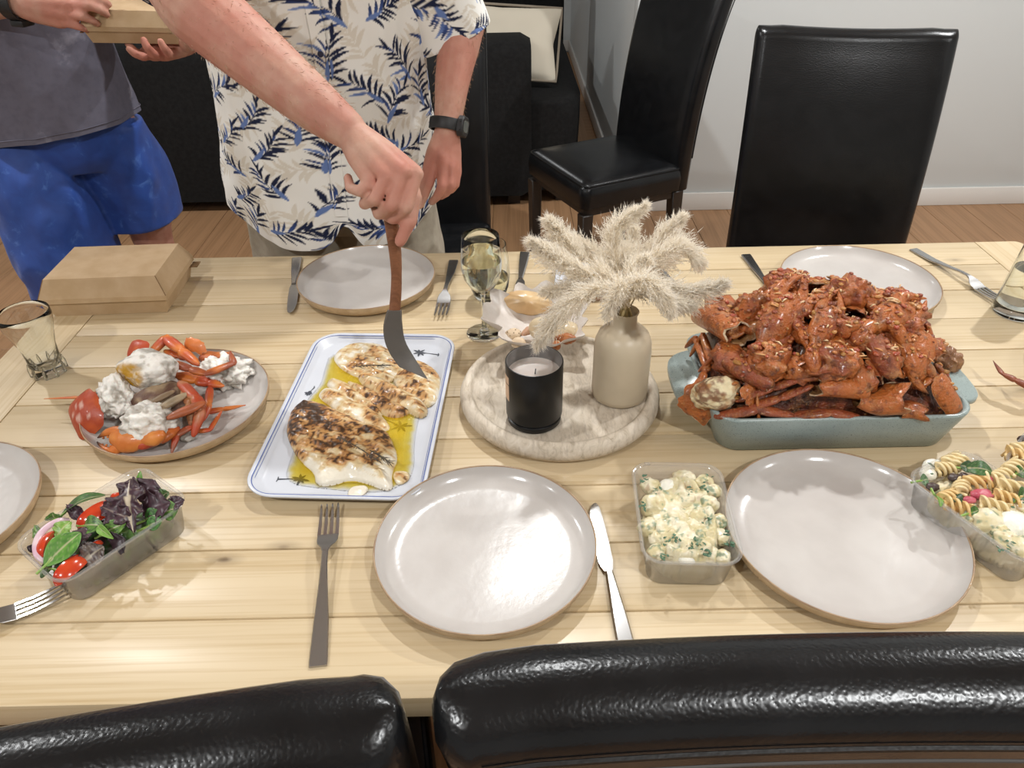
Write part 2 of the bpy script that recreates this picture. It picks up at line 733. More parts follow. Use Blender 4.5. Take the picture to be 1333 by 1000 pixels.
skirting('baseboard_back', (XW + 0.0, WY - 0.014, 0), (XR, WY, 0.088))
skirting('baseboard_side', (XW - 0.014, WY, 0), (XW, YE, 0.088))
skirting('baseboard_end', (XL, YE - 0.014, 0), (XW - 0.014, YE, 0.088))

# ================================================================== sofa and what is on it
sofa = thing('sofa', 'long charcoal fabric sofa with its back to the dining table', 'sofa', (-1.1, 3.9, 0))
mb = MB()
# end profile of the back rest, swept along x: leans over the seat, narrower towards the floor
prof = [(3.52, 0.06), (3.50, 0.70), (3.515, 0.745), (3.55, 0.765), (3.72, 0.765), (3.76, 0.74), (3.77, 0.70), (3.74, 0.40), (3.70, 0.06)]
rings = [[(x, y, z) for y, z in prof] for x in (-2.55, -2.5, -1.2, 0.07, 0.115)]
for i, sc in ((0, 0.9), (4, 0.93)):
    cy, cz = 3.62, 0.43
    rings[i] = [(x, cy + (y - cy) * sc, cz + (z - cz) * sc) for x, y, z in rings[i]]
mb.loft(rings)
mb.build('backrest', M_sofa, sofa, world=True, sharp=50)
mb = MB()
mb.box((-2.5, 3.70, 0.06), (0.10, 4.45, 0.42))
mb.build('seat_base', M_sofa, sofa, world=True, bevel=(0.03, 3))
mb = MB()                                                     # the open-ended chaise beside the wall passage
ring = lambda z, w: [(x, y, z) for x, y in ((0.06, 3.56), (0.27 + w, 3.53), (0.33 + w, 3.58), (0.37 + w, 3.85), (0.36 + w, 5.2), (0.06, 5.2))]
mb.loft([ring(0.07, -0.01), ring(0.34, 0.0), ring(0.47, 0.0), ring(0.505, -0.03)])
mb.build('chaise', M_sofa, sofa, world=True, sharp=60, bevel=(0.02, 3))
for k in range(3):
    MB().box((-2.45 + k * 0.83, 3.80, 0.43), (-1.64 + k * 0.83, 4.43, 0.56)).build('seat_cushion', M_sofa, sofa, world=True, bevel=(0.04, 3))
for x in (-2.4, -1.2, 0.03):
    for y in (3.60, 4.38):
        MB().box((x - 0.03, y - 0.03, 0), (x + 0.03, y + 0.03, 0.07)).build('leg', M_darkwood, sofa, world=True)
MB().box((0.24, 3.60, 0.0), (0.28, 3.64, 0.08)).build('leg', M_darkwood, sofa, world=True)
mb = MB()
mb.box((-0.62, 5.05, 0.0), (0.37, 5.35, 0.92))
mb.build('end_backrest', M_sofa, sofa, world=True, bevel=(0.06, 4))


def cushion(loc, rot, w, h, t, label, seed):
    n = 26
    u = np.linspace(-1, 1, n)
    U, V = np.meshgrid(u, u, indexing='ij')
    pin = 1 - 0.10 * (1 - np.abs(U)) * np.abs(V) ** 3 - 0.10 * (1 - np.abs(V)) * np.abs(U) ** 3
    th = ((1 - U ** 2).clip(0) * (1 - V ** 2).clip(0)) ** 0.42
    R = rotm(rot)
    mb = MB()
    for sg in (1, -1):
        P = np.stack([U * w / 2 * pin, sg * t / 2 * th, V * h / 2 * pin], -1)
        wr = (fbm(P.reshape(-1, 3) * 9, 3, seed) - .5).reshape(n, n)
        P[..., 1] += wr * 0.02 * th
        mb.grid((P.reshape(-1, 3) @ R.T).reshape(n, n, 3))
    o = mb.build('cushion', M_cream, loc=tuple(loc))
    tag(o, label, 'cushion')
    rim = [(x * w / 2, 0, z * h / 2) for x, z in [(a, -1) for a in np.linspace(-1, 1, 9)] + [(1, a) for a in np.linspace(-1, 1, 9)[1:]]
           + [(a, 1) for a in np.linspace(1, -1, 9)[1:]] + [(-1, a) for a in np.linspace(1, -1, 9)[1:-1]]]
    rim = [R @ np.array((x * (1 - .10 * (1 - abs(2 * x / w)) * (abs(2 * z / h) > .99)), y, z * (1 - 0.10 * (1 - abs(2 * z / h)) * (abs(2 * x / w) > .99)))) for x, y, z in rim]
    MB().tube(rim + rim[:1], 0.006, 6).build('piping', M_piping, o)
    return o


M_piping = pmat('piping', srgb('#8C8172'), 0.9)
cushion((-0.03, 3.86, 0.70), (-0.55, 0.06, -0.10), 0.58, 0.34, 0.13, 'cream cushion with dark piping propped behind the right end of the sofa back', 3)
cushion((-1.58, 3.92, 0.68), (-0.45, -0.08, 0.1), 0.44, 0.40, 0.14, 'cream cushion on the sofa seen under the carried cardboard box', 5)
cushion((-1.10, 3.92, 0.68), (-0.45, 0.05, -0.05), 0.40, 0.40, 0.14, 'cream cushion on the sofa seen beneath the outstretched elbow', 9)

tv = thing('television', 'black flat television standing at the far end of the living room', 'television', (-0.62, 6.80, 0))
MB().box((-1.25, 6.76, 0.38), (0.03, 6.80, 1.14)).build('screen', M_tvblack, tv, world=True, bevel=(0.006, 2))
MB().box((-0.75, 6.70, 0.30), (-0.49, 6.88, 0.32)).build('foot', M_tvblack, tv, world=True, bevel=(0.004, 1))
MB().box((-0.66, 6.785, 0.31), (-0.58, 6.81, 0.5)).build('neck', M_tvblack, tv, world=True)
tvu = thing('television_cabinet', 'low black cabinet under the television at the far wall', 'cabinet', (-0.62, 6.70, 0))
MB().box((-1.5, 6.52, 0.05), (0.10, 6.90, 0.30)).build('body', M_tvblack, tvu, world=True, bevel=(0.004, 1))
for k in range(3):
    MB().box((-1.49 + k * .53, 6.505, 0.06), (-0.97 + k * .53, 6.52, 0.29)).build('door', M_tvblack, tvu, world=True, bevel=(0.003, 1))


# ================================================================== dining chairs (built facing -y)
def chair_back_grid(nu, nv, y_off, zlo=0.40, ztop=1.085):
    """one face of the curved pad"""
    out = np.zeros((nu, nv, 3))
    for i in range(nu):
        u = -1 + 2 * i / (nu - 1)
        for j in range(nv):
            s = j / (nv - 1)
            z = lerp(zlo, ztop, s)
            y = 0.195 + 0.02 * s + 0.085 * s ** 2.4 + 0.012 * u * u + y_off
            w = 0.222 + 0.006 * s
            out[i, j] = (u * w, y, z - 0.006 * (1 - u * u) * s ** 4 - 0.024 * smooth(.80, 1.02, abs(u)) ** 1.5 * s ** 6)
    return out


def make_chair():
    root = thing('dining_chair', 'x', 'chair', (0, 0, 0), 0, 'black leather dining chairs')
    nu, nv = 17, 25
    A, B = chair_back_grid(nu, nv, -0.026), chair_back_grid(nu, nv, 0.038)
    # closed rings up the pad, corners rounded
    rings = []
    T = 6
    for j in range(nv):
        ring = []
        for i in range(1, nu - 1):
            ring.append(A[i, j])
        for k in range(T + 1):
            a = -PI / 2 + PI * k / T
            c = (A[-2, j] + B[-2, j]) / 2
            ring.append((A[-1, j][0] - 0.022 + 0.022 * math.cos(a), c[1] + 0.012 * 0.2 + (B[-1, j][1] - A[-1, j][1]) / 2 * math.sin(a), c[2]))
        for i in range(nu - 2, 0, -1):
            ring.append(B[i, j])
        for k in range(T + 1):
            a = PI / 2 + PI * k / T
            c = (A[1, j] + B[1, j]) / 2
            ring.append((A[0, j][0] + 0.022 + 0.022 * math.cos(a), c[1] + (B[0, j][1] - A[0, j][1]) / 2 * math.sin(a), c[2]))
        rings.append(np.array(ring, float))
    top = rings[-1]
    cen = top.mean(0)
    for a in (0.35, 0.7, 1.05, 1.35, 1.5):
        r = top.copy()
        mid_y = (A[nu // 2, -1][1] + B[nu // 2, -1][1]) / 2
        my = mid_y + 0.012 * (top[:, 0] / 0.228) ** 2
        r[:, 1] = my + (top[:, 1] - my) * math.cos(a)
        sx = 1 - 0.03 * (1 - math.cos(a))
        r[:, 0] = top[:, 0] * sx
        r[:, 2] = top[:, 2] + 0.024 * math.sin(a)
        rings.append(r)
    mb = MB().loft([list(map(tuple, r)) for r in rings], True, False)
    k0, nf = (len(rings) - 1) * len(top), nu - 2
    fi, bi = lambda i: k0 + i, lambda i: k0 + nf + T + 1 + (nf - 1 - i)
    cap = [(fi(i), fi(i + 1), bi(i + 1), bi(i)) for i in range(nf - 1)]
    cap += [tuple(range(fi(nf - 1), bi(nf - 1) + 1)), tuple([bi(0)] + list(range(bi(0) + 1, k0 + len(top))) + [fi(0)])]
    mb.f += cap
    mb.mi += [0] * len(cap)
    mb.build('backrest', M_leather, root, sharp=60)
    # welted seams along the rear edge of the pad
    for dz in (0.0, -0.013):
        for off in (0.0315,):
            pts = []
            for i in range(1, nu - 1):
                p = B[i, -1]
                pts.append((p[0], p[1] + 0.0008, p[2] + dz - 0.006))
            MB().tube(pts, 0.0011 if dz else 0.0018, 5).build('seam', M_thread if dz else M_leather_side, root)
    for sx in (-1, 1):
        pts = [(sx * (abs(B[-1, j][0]) - 0.012), B[-1, j][1] - 0.002, B[-1, j][2]) for j in range(4, nv)]
        MB().tube(pts, 0.0022, 5).build('seam', M_leather, root)
    # seat: soft pad with a welt round its top edge
    n = 10
    rings = []
    for z, inset, r in ((0.405, 0.0, 0.03), (0.45, -0.004, 0.035), (0.475, 0.0, 0.035), (0.492, 0.012, 0.03), (0.500, 0.035, 0.03), (0.504, 0.10, 0.03), (0.505, 0.18, 0.02)):
        rings.append(rrect(0.45 - 2 * inset, 0.43 - 2 * inset, r, n, z, 0, -0.005))
    MB().loft(rings).build('seat', M_leather, root, sharp=70)
    w = rrect(0.45 - 0.012, 0.43 - 0.012, 0.032, n, 0.486, 0, -0.005)
    MB().tube(w + w[:2], 0.0035, 6).build('piping', M_leather, root)
    MB().loft([rrect(0.43, 0.41, 0.02, 4, 0.375), rrect(0.43, 0.41, 0.02, 4, 0.406)]).build('seat_frame', M_darkwood, root)
    for sx in (-1, 1):
        a = MB()
        a.loft([[(sx * .2 + dx, -0.195 + dy, 0.38) for dx, dy in ((-.022, -.022), (.022, -.022), (.022, .022), (-.022, .022))],
                [(sx * .2 + dx, -0.195 + dy, 0.0) for dx, dy in ((-.016, -.016), (.016, -.016), (.016, .016), (-.016, .016))]])
        a.build('leg', M_darkwood, root, bevel=(0.003, 1))
        a = MB()
        a.loft([[(sx * .2 + dx, 0.195 + dy, 0.40) for dx, dy in ((-.022, -.024), (.022, -.024), (.022, .024), (-.022, .024))],
                [(sx * .2 + dx, 0.205 + dy, 0.2) for dx, dy in ((-.019, -.02), (.019, -.02), (.019, .02), (-.019, .02))],
                [(sx * .2 + dx, 0.245 + dy, 0.0) for dx, dy in ((-.016, -.016), (.016, -.016), (.016, .016), (-.016, .016))]])
        a.build('leg', M_darkwood, root, bevel=(0.003, 1))
    return root


_ch = make_chair()


def chair(first, x, y, deg, label):
    """x, y: seat centre; deg: turn from facing -y"""
    return place(_ch, first, (x, y, 0), math.radians(deg), label)


chair(True, 0.765, 1.60, -12, 'black leather dining chair at the far right of the table, its front towards the camera')
chair(False, 0.37, 2.80, -65, 'black leather dining chair turned sideways in the gap near the wall corner')
chair(False, -0.280, 2.03, 0, 'black leather dining chair standing behind the person in the blue leaf shirt')
chair(False, 0.18, 0.545, 180, 'nearest black leather dining chair, its stitched top edge across the bottom right')
chair(False, -0.342, 0.490, 190.5, 'black leather dining chair turned a little at the bottom left, nearest the salad')

# ================================================================== dining table
TX0, TX1, TY0, TY1 = -0.90, 1.113, 0.436, 1.483
SX0, SX1 = -0.802, 1.013
table = thing('dining_table', 'long pale pine plank dining table with breadboard ends, laid with seafood', 'table', (0.1, 0.96, 0))
pw = (TY1 - TY0) / 10
pl = MB().box(((SX0 - SX1) / 2 + .0006, -pw / 2 + 0.0010, -0.036), ((SX1 - SX0) / 2 - .0006, pw / 2 - 0.0010, 0.0)).build('plank', M_pine, bevel=(0.0016, 2))
rs = random.Random(11)
for k in range(10):
    p = pl if k == 0 else pl.copy()
    if k:
        COL.objects.link(p)
    p.parent = table
    p.location = ((SX0 + SX1) / 2 - 0.1, TY0 + pw * (k + 0.5) - 0.96, TZ - (0.0004 if k % 3 == 1 else 0.0))
    p.rotation_euler = (rs.uniform(-.003, .003), 0, 0)
for x0, x1, sg in ((TX0, SX0, -1), (SX1, TX1, 1)):
    L = TY1 - TY0
    ring = []
    w = (x1 - x0)
    r = 0.018
    for z, ins in ((-0.036, 0.0012), (-0.034, 0), (-0.002, 0), (0, 0.0014)):
        a = [(-L / 2 + ins, -w / 2 + .0006), (L / 2 - ins, -w / 2 + .0006)]
        for k in range(7):
            t = PI / 2 * k / 6
            a.append((L / 2 - r + (r - ins) * math.cos(t), w / 2 - r + (r - ins) * math.sin(t)))
        for k in range(7):
            t = PI / 2 + PI / 2 * k / 6
            a.append((-L / 2 + r + (r - ins) * math.cos(t), w / 2 - r + (r - ins) * math.sin(t)))
        ring.append([(x, y, z) for x, y in a])
    e = MB().loft(ring).build('end_board', M_pine, table)
    e.location = ((x0 + x1) / 2 - 0.1, (TY0 + TY1) / 2 - 0.96, TZ)
    e.rotation_euler = (0, 0, PI / 2 if sg < 0 else -PI / 2)
for lo, hi in (((TX0 + .10, TY0 + .07, .62), (TX1 - .10, TY0 + .095, .7135)), ((TX0 + .10, TY1 - .095, .62), (TX1 - .10, TY1 - .07, .7135)),
               ((TX0 + .10, TY0 + .095, .62), (TX0 + .125, TY1 - .095, .7135)), ((TX1 - .125, TY0 + .095, .62), (TX1 - .10, TY1 - .095, .7135))):
    MB().box(lo, hi).build('apron', M_pine, table, world=True, bevel=(0.002, 1))
for x in (TX0 + .10, TX1 - .19):
    for y in (TY0 + .07, TY1 - .16):
        MB().box((x, y, 0), (x + .09, y + .09, .7135)).build('leg', M_pine, table, world=True, bevel=(0.004, 2))

# ================================================================== plates
M_glaze = pmat('stone_glaze', srgb('#B8B2AD'), 0.17, srgb('#C0BBB6'), 14, spec=0.5, bump=(55, 0.12, 0.002), coat=0.0)
M_clay = pmat('raw_clay', srgb('#C3AC8C'), 0.55, srgb('#B39A79'), 60)
M_rim = pmat('tan_rim', srgb('#A98E6E'), 0.35, srgb('#8F745A'), 40)


def make_plate():
    root = thing('dinner_plate', 'x', 'plate', (0, 0, TZ), 0, 'grey stoneware dinner plates')
    R = 0.138
    inner = [(0.0, 0.0062), (0.06, 0.0060), (0.105, 0.0066), (0.119, 0.0085), (0.127, 0.0135), (0.1325, 0.0205), (0.1350, 0.0245)]
    MB().lathe(inner, 72).build('well', M_glaze, root, sharp=80)
    outer = [(0.1372, 0.0245), (0.1365, 0.019), (0.1325, 0.011), (0.124, 0.0035), (0.112, 0.0006), (0.10, 0.0), (0.0, 0.001)]
    MB().lathe(outer, 72).build('outer_wall', M_clay, root, sharp=80)
    MB().lathe([(0.1350, 0.0245), (0.1354, 0.0256), (0.1362, 0.0259), (0.1369, 0.0256), (0.1372, 0.0245)], 72).build('rim', M_rim, root, sharp=80)
    return root


_pl = make_plate()
for i, (x, y, s, lab) in enumerate([
        (-0.037, 0.630, 1.0, 'empty grey plate in the middle of the near side, between fork and knife'),
        (0.410, 0.642, 1.06, 'large empty grey plate at the near right, beside the potato salad'),
        (-0.287, 1.338, 1.0, 'empty grey plate under the serving hand at the far edge'),
        (0.678, 1.282, 1.07, 'grey plate behind the blue baking dish'),
        (-0.525, 0.938, 1.02, 'grey plate holding the plain boiled crab pieces'),
        (-0.775, 0.705, 1.0, 'grey plate cut off by the left border, above the salad'),
        (0.985, 0.945, 1.0, 'grey plate beyond the right border, a dark crab leg over its rim')]):
    p = place(_pl, i == 0, (x, y, TZ), i * 0.9, lab)
    p.scale = (s, s, 1)


# ================================================================== cutlery (tip towards +y, resting on z=0)
M_steel = pmat('steel', (0.46, 0.455, 0.45), 0.24, metal=1.0, bump=(300, 0.03, 0.0004))


def bar(mb, secs):
    """secs: (y, half width, z, half thickness)"""
    rings = []
    for y, w, z, t in secs:
        e = min(t * 0.6, w * 0.4)
        rings.append([(-w + e, y, z - t), (w - e, y, z - t), (w, y, z - t + e), (w, y, z + t - e), (w - e, y, z + t), (-w + e, y, z + t), (-w, y, z + t - e), (-w, y, z - t + e)])
    mb.loft(rings)
    return mb


def make_fork():
    root = thing('fork', 'x', 'fork', (0, 0, TZ), 0, 'steel forks')
    h = [(-0.118, 0.0098, 0.0018, 0.0016), (-0.112, 0.0102, 0.0018, 0.0017), (-0.06, 0.0086, 0.004, 0.0018), (-0.01, 0.0052, 0.0105, 0.0018),
         (0.015, 0.0040, 0.0145, 0.0019), (0.034, 0.0040, 0.0155, 0.0018)]
    bar(MB(), h).build('handle', M_steel, root)
    b = [(0.034, 0.0041, 0.0155, 0.0018), (0.042, 0.0062, 0.0145, 0.0014), (0.050, 0.0112, 0.0115, 0.0012), (0.058, 0.0132, 0.0085, 0.0011), (0.067, 0.0134, 0.0062, 0.0010), (0.071, 0.0134, 0.0055, 0.0010)]
    hd = bar(MB(), b).build('head', M_steel, root)
    for k in range(4):
        x = -0.0114 + k * 0.0076
        m = MB()
        rings = []
        for y, w, z in ((0.070, 0.0021, 0.0057), (0.090, 0.0020, 0.0050), (0.108, 0.0017, 0.0066), (0.120, 0.0011, 0.0090), (0.1225, 0.0004, 0.0096)):
            t = 0.0010
            cx = x * (1 - 0.04 * (y - .07) / .05)
            rings.append([(cx - w, y, z - t), (cx + w, y, z - t), (cx + w, y, z + t), (cx - w, y, z + t)])
        m.loft(rings).build('tine', M_steel, hd)
    return root


def make_knife():
    root = thing('table_knife', 'x', 'knife', (0, 0, TZ), 0, 'steel table knives')
    h = [(-0.118, 0.0102, 0.003, 0.0026), (-0.112, 0.0106, 0.003, 0.0030), (-0.06, 0.0088, 0.0035, 0.0034), (-0.015, 0.0058, 0.0042, 0.0034), (0.004, 0.0048, 0.0042, 0.0032)]
    bar(MB(), h).build('handle', M_steel, root)
    m = MB()
    rings = []
    for y, xl, xr in ((0.004, -0.0048, 0.0048), (0.012, -0.0085, 0.0065), (0.020, -0.0102, 0.0078), (0.055, -0.0108, 0.0086), (0.085, -0.0098, 0.0082), (0.105, -0.0070, 0.0074), (0.115, -0.0035, 0.0062), (0.119, 0.0005, 0.0040)):
        rings.append([(xl, y, 0.0040), ((xl + xr) / 2, y, 0.0030), (xr, y, 0.0036), (xr, y, 0.0050), ((xl + xr) / 2, y, 0.0052), (xl, y, 0.0044)])
    m.loft(rings).build('blade', M_steel, root)
    return root


def aim(a, b):
    """rotation that takes +y to the direction a->b, and the midpoint"""
    d = np.array(b[:2]) - np.array(a[:2])
    return (a[0] + b[0]) / 2, (a[1] + b[1]) / 2, math.atan2(-d[0], d[1])


_fk, _kn = make_fork(), make_knife()
for i, (a, b, lab) in enumerate([
        ((-0.216, 0.473), (-0.246, 0.712), 'steel fork left of the nearest middle plate, tines up the table'),
        ((-0.735, 0.455), (-0.548, 0.575), 'steel fork at the lower left corner, tines towards the salad'),
        ((-0.119, 1.440), (-0.131, 1.205), 'steel fork between the far middle plate and the wine glass'),
        ((0.30, 1.44), (0.337, 1.196), 'steel fork half hidden under the dried grass, tines showing'),
        ((0.868, 1.435), (0.920, 1.235), 'steel fork lying right of the plate behind the baking dish')]):
    x, y, r = aim(a, b)
    place(_fk, i == 0, (x, y, TZ), r, lab)
for i, (a, b, lab) in enumerate([
        ((0.121, 0.470), (0.105, 0.712), 'steel table knife right of the nearest middle plate'),
        ((-0.459, 1.470), (-0.417, 1.226), 'steel table knife left of the far middle plate by the shirt hem'),
        ((0.034, 1.470), (0.010, 1.232), 'steel table knife behind the shell dish, handle to the far edge'),
        ((0.502, 1.437), (0.514, 1.198), 'steel table knife behind the crab pile, left of the far right plate')]):
    x, y, r = aim(a, b)
    place(_kn, i == 0, (x, y, TZ), r, lab)

# ================================================================== glasses
M_glass = real_glass('clear_glass', (0.99, 1.0, 0.995), 1.45)
M_wine = real_glass('white_wine', (0.99, 0.985, 0.88), 1.34)
M_water = real_glass('water', (0.99, 1.0, 0.99), 1.33)


def shell(prof, t):
    """outer profile -> closed wall profile of thickness t, open at the top"""
    inner = [(max(r - t, 0.0), z + (t if r < .012 else 0)) for r, z in prof]
    return prof + [(prof[-1][0] - t / 2, prof[-1][1] + t * .6)] + inner[::-1]


tg = thing('tumbler', 'empty clear glass tumbler with a narrow waist at the left edge of the table', 'glass', (-0.790, 1.053, TZ))
outer = [(0.0, 0.0), (0.024, 0.0), (0.0265, 0.003), (0.0265, 0.018), (0.0255, 0.035), (0.027, 0.055), (0.033, 0.078), (0.0385, 0.096), (0.040, 0.108), (0.0395, 0.118)]
inner = [(0.0389, 0.1190), (0.0383, 0.1183), (0.0388, 0.108), (0.0373, 0.096), (0.0318, 0.078), (0.0257, 0.055), (0.0240, 0.035), (0.022, 0.020), (0.012, 0.014), (0.0, 0.012)]
tb_ = MB().lathe(outer + inner, 48).build('bowl', M_glass, tg, sharp=70)
mb = MB()
for k in range(10):
    a = 2 * PI * k / 10
    mb.tube([(0.0268 * math.cos(a), 0.0268 * math.sin(a), 0.002), (0.0270 * math.cos(a), 0.0270 * math.sin(a), 0.016), (0.0262 * math.cos(a), 0.0262 * math.sin(a), 0.026)], [0.003, 0.0028, 0.001], 6)
mb.build('base_facets', M_glass, tb_)
wx, wy = -0.048, 1.150
wg = thing('wine_glass', 'stemmed wine glass of pale white wine between the shell dish and the hand', 'glass', (wx, wy, TZ))
bowl = [(0.0, 0.0868), (0.010, 0.0872), (0.022, 0.097), (0.0315, 0.114), (0.0355, 0.132), (0.0352, 0.150), (0.0332, 0.172), (0.0312, 0.192)]
MB().lathe(shell(bowl, 0.0008), 48).build('bowl', M_glass, wg, sharp=70)
MB().lathe([(0.0, 0.0035), (0.010, 0.005), (0.0045, 0.014), (0.0034, 0.03), (0.0034, 0.07), (0.0045, 0.080), (0.010, 0.0855), (0.0, 0.0865)], 24).build('stem', M_glass, wg, sharp=80)
MB().lathe([(0.0, 0.0), (0.0315, 0.0), (0.0325, 0.0012), (0.030, 0.0022), (0.012, 0.0042), (0.0, 0.005)], 40).build('foot', M_glass, wg, sharp=70)
MB().lathe([(0.0, 0.0888), (0.009, 0.0898), (0.0205, 0.0985), (0.030, 0.1145), (0.0340, 0.132), (0.0338, 0.146), (0.0, 0.146)], 48).build('wine', M_wine, wg, sharp=60)
sg = thing('stemless_glass', 'stemless glass standing behind the wine glass', 'glass', (-0.040, 1.285, TZ))
outer = [(0.0, 0.0), (0.026, 0.0), (0.031, 0.004), (0.0375, 0.025), (0.040, 0.05), (0.0385, 0.08), (0.035, 0.105), (0.0342, 0.112)]
MB().lathe(outer + [(0.0330, 0.112), (0.0338, 0.105), (0.0372, 0.08), (0.0387, 0.05), (0.036, 0.026), (0.029, 0.010), (0.0, 0.008)], 48).build('bowl', M_glass, sg, sharp=70)
MB().lathe([(0.0, 0.0085), (0.0285, 0.0105), (0.0355, 0.026), (0.0380, 0.044), (0.0, 0.044)], 40).build('water', M_wine, sg, sharp=60)
rg = thing('water_glass', 'tapered clear glass with a heavy base at the right border', 'glass', (0.935, 1.185, TZ))
outer = [(0.0, 0.0), (0.036, 0.0), (0.0385, 0.003), (0.0385, 0.016), (0.034, 0.07), (0.0295, 0.13), (0.0285, 0.15)]
MB().lathe(outer + [(0.0272, 0.15), (0.0282, 0.13), (0.0325, 0.07), (0.0355, 0.02), (0.0, 0.015)], 48).build('bowl', M_glass, rg, sharp=70)
MB().lathe([(0.0, 0.0155), (0.0350, 0.0205), (0.0322, 0.07), (0.0305, 0.09), (0.0, 0.09)], 48).build('water', M_water, rg, sharp=60)

# ================================================================== kraft box on the table
M_kraft = pmat('kraft_card', srgb('#BBA07E'), 0.75, srgb('#B0946F'), 24, detail=5, bump=(500, 0.12, 0.0005))
M_kraft_dark = pmat('kraft_edge', srgb('#7E6140'), 0.85)


def kraft_box(loc, rz, label, w=0.232, d=0.165, h=0.077, group=None):
    root = thing('takeaway_box', label, 'box', loc, rz, group)
    t = 0.0014
    hm = h * 0.50
    rb = lambda z, i: [(-w / 2 + i, -d / 2 + i, z), (w / 2 - i, -d / 2 + i, z), (w / 2 - i, d / 2 - i, z), (-w / 2 + i, d / 2 - i, z)]
    MB().loft([rb(0.0, 0.010), rb(hm, 0.0), rb(hm, t), rb(t, 0.010 + t)]).build('tray', M_kraft, root, sharp=20)
    e = 0.0022
    lid = MB().loft([rb(hm - 0.006, -e), rb(hm + 0.004, -e), rb(h, 0.013)], False, True).build('lid', M_kraft, root, sharp=20)
    tb = MB()
    tb.box((w / 2 + 0.001, -0.012 + d * .42, hm - 0.010), (w / 2 + 0.016, 0.012 + d * .42, hm - 0.0085))
    tb.build('tab', M_kraft_dark, root)
    MB().box((-w / 2 - 0.009, -d / 2 + 0.004, hm - 0.012), (-w / 2 - 0.002, -d / 2 + 0.034, hm - 0.0105)).build('tab', M_kraft_dark, root)
    for sx in (-1, 1):
        MB().tube([(sx * (w / 2 + e), -d / 2 - e, hm + 0.004), (sx * (w / 2 - 0.013), -d / 2 + 0.013, h)], 0.0009, 5).build('corner_edge', M_kraft_dark, lid)
    return root


kraft_box((-0.768, 1.318, TZ), 0.035, 'closed brown cardboard takeaway box on the back left corner of the table')
# ================================================================== fish platter
M_platter = pmat('white_platter', srgb('#C6C9D0'), 0.25, bump=(90, 0.05, 0.001))
M_blue_print = pmat('blue_print', srgb('#56669C'), 0.3)
M_palm_print = pmat('palm_print', srgb('#41454E'), 0.35)
M_oil = None


def make_oil():
    t = NT('yellow_oil')
    t.t.nodes.remove(t.b)
    tr = t.n('ShaderNodeBsdfTransparent')
    f = t.noise(t.co(), 38, 3)
    yel = t.ramp(f, [(0.35, (.985, .915, .42)), (0.65, (.965, .845, .28))])
    sep = t.n('ShaderNodeSeparateColor')
    t.l(t.attr(), sep.inputs[0])
    t.l(t.mix((1, 1, 1), yel, sep.outputs[1]), tr.inputs[0])
    df = t.n('ShaderNodeBsdfDiffuse')
    df.inputs[0].default_value = (*srgb('#E0B81C'), 1)
    m1 = t.n('ShaderNodeMixShader')
    t.l(sep.outputs[0], m1.inputs[0])
    t.l(tr.outputs[0], m1.inputs[1])
    t.l(df.outputs[0], m1.inputs[2])
    gl = t.n('ShaderNodeBsdfGlossy')
    gl.inputs['Roughness'].default_value = 0.06
    fr = facing(t, 1.4)
    m2 = t.n('ShaderNodeMixShader')
    t.l(fr, m2.inputs[0])
    t.l(m1.outputs[0], m2.inputs[1])
    t.l(gl.outputs[0], m2.inputs[2])
    t.l(m2.outputs[0], t.out.inputs[0])
    return t.m


M_oil = make_oil()
PC, PRZ = (-0.232, 0.918, TZ), math.radians(-3.6)
plat = thing('platter', 'white rectangular platter with a blue line border holding the fried fish', 'platter', PC, PRZ)
W, D = 0.250, 0.410
mb = MB()
R8 = 10
mb.loft([rrect(W - .05, D - .05, .03, R8, 0.0), rrect(W - .03, D - .03, .036, R8, 0.002), rrect(W - .006, D - .006, .043, R8, 0.016), rrect(W, D, .045, R8, 0.0195),
         rrect(W - .002, D - .002, .044, R8, 0.0212), rrect(W - .012, D - .012, .040, R8, 0.0195), rrect(W - .030, D - .030, .034, R8, 0.0110), rrect(W - .044, D - .044, .030, R8, 0.0092), rrect(.06, .18, .02, R8, 0.009)])
mb.build('dish', M_platter, plat, sharp=80)
for ins, z, r in ((0.0125, 0.0196, 0.0009), (0.0185, 0.0166, 0.0005)):
    ring = rrect(W - ins * 1.0, D - ins * 1.0, .040 - ins * .3, R8, z)
    MB().tube(ring + ring[:2], r, 6, flat=0.5).build('border_line', M_blue_print, plat)


def world_to(o, p):
    c, s = math.cos(-o.rotation_euler.z), math.sin(-o.rotation_euler.z)
    x, y = p[0] - o.location.x, p[1] - o.location.y
    return (c * x - s * y, s * x + c * y)


def palm(trunk, crown, size, seed):
    r = random.Random(seed)
    mb = MB()
    a, b = world_to(plat, Zp(*trunk, TZ + .0095)), world_to(plat, Zp(*crown, TZ + .0095))
    z = 0.0096
    mb.tube([(a[0], a[1], z), ((a[0] + b[0]) / 2, (a[1] + b[1]) / 2 + .0006, z), (b[0], b[1], z)], [0.0014, 0.0009, 0.0012], 6, flat=0.25)
    mb.tube([(a[0] - .001, a[1] - .005, z), (a[0], a[1], z), (a[0] - .001, a[1] + .005, z)], [0.0006, 0.0012, 0.0006], 6, flat=0.25)
    for k in range(7):
        t = 2 * PI * k / 7 + r.uniform(-.2, .2)
        L = size * r.uniform(.7, 1.1)
        pts = [(b[0] + math.cos(t) * L * s, b[1] + math.sin(t) * L * s - 0.1 * L * s * s, z + 0.0002) for s in (0, .35, .7, 1)]
        mb.tube(pts, [0.0006, 0.0021, 0.0017, 0.0003], 6, flat=0.12)
    return mb.build('palm_motif', M_palm_print, plat)


palm((362, 624), (391, 624), 0.0135, 1)
palm((497, 545), (522, 555), 0.0165, 2)
palm((571, 462), (546, 459), 0.0135, 3)
palm((409, 505), (402, 512), 0.008, 4)


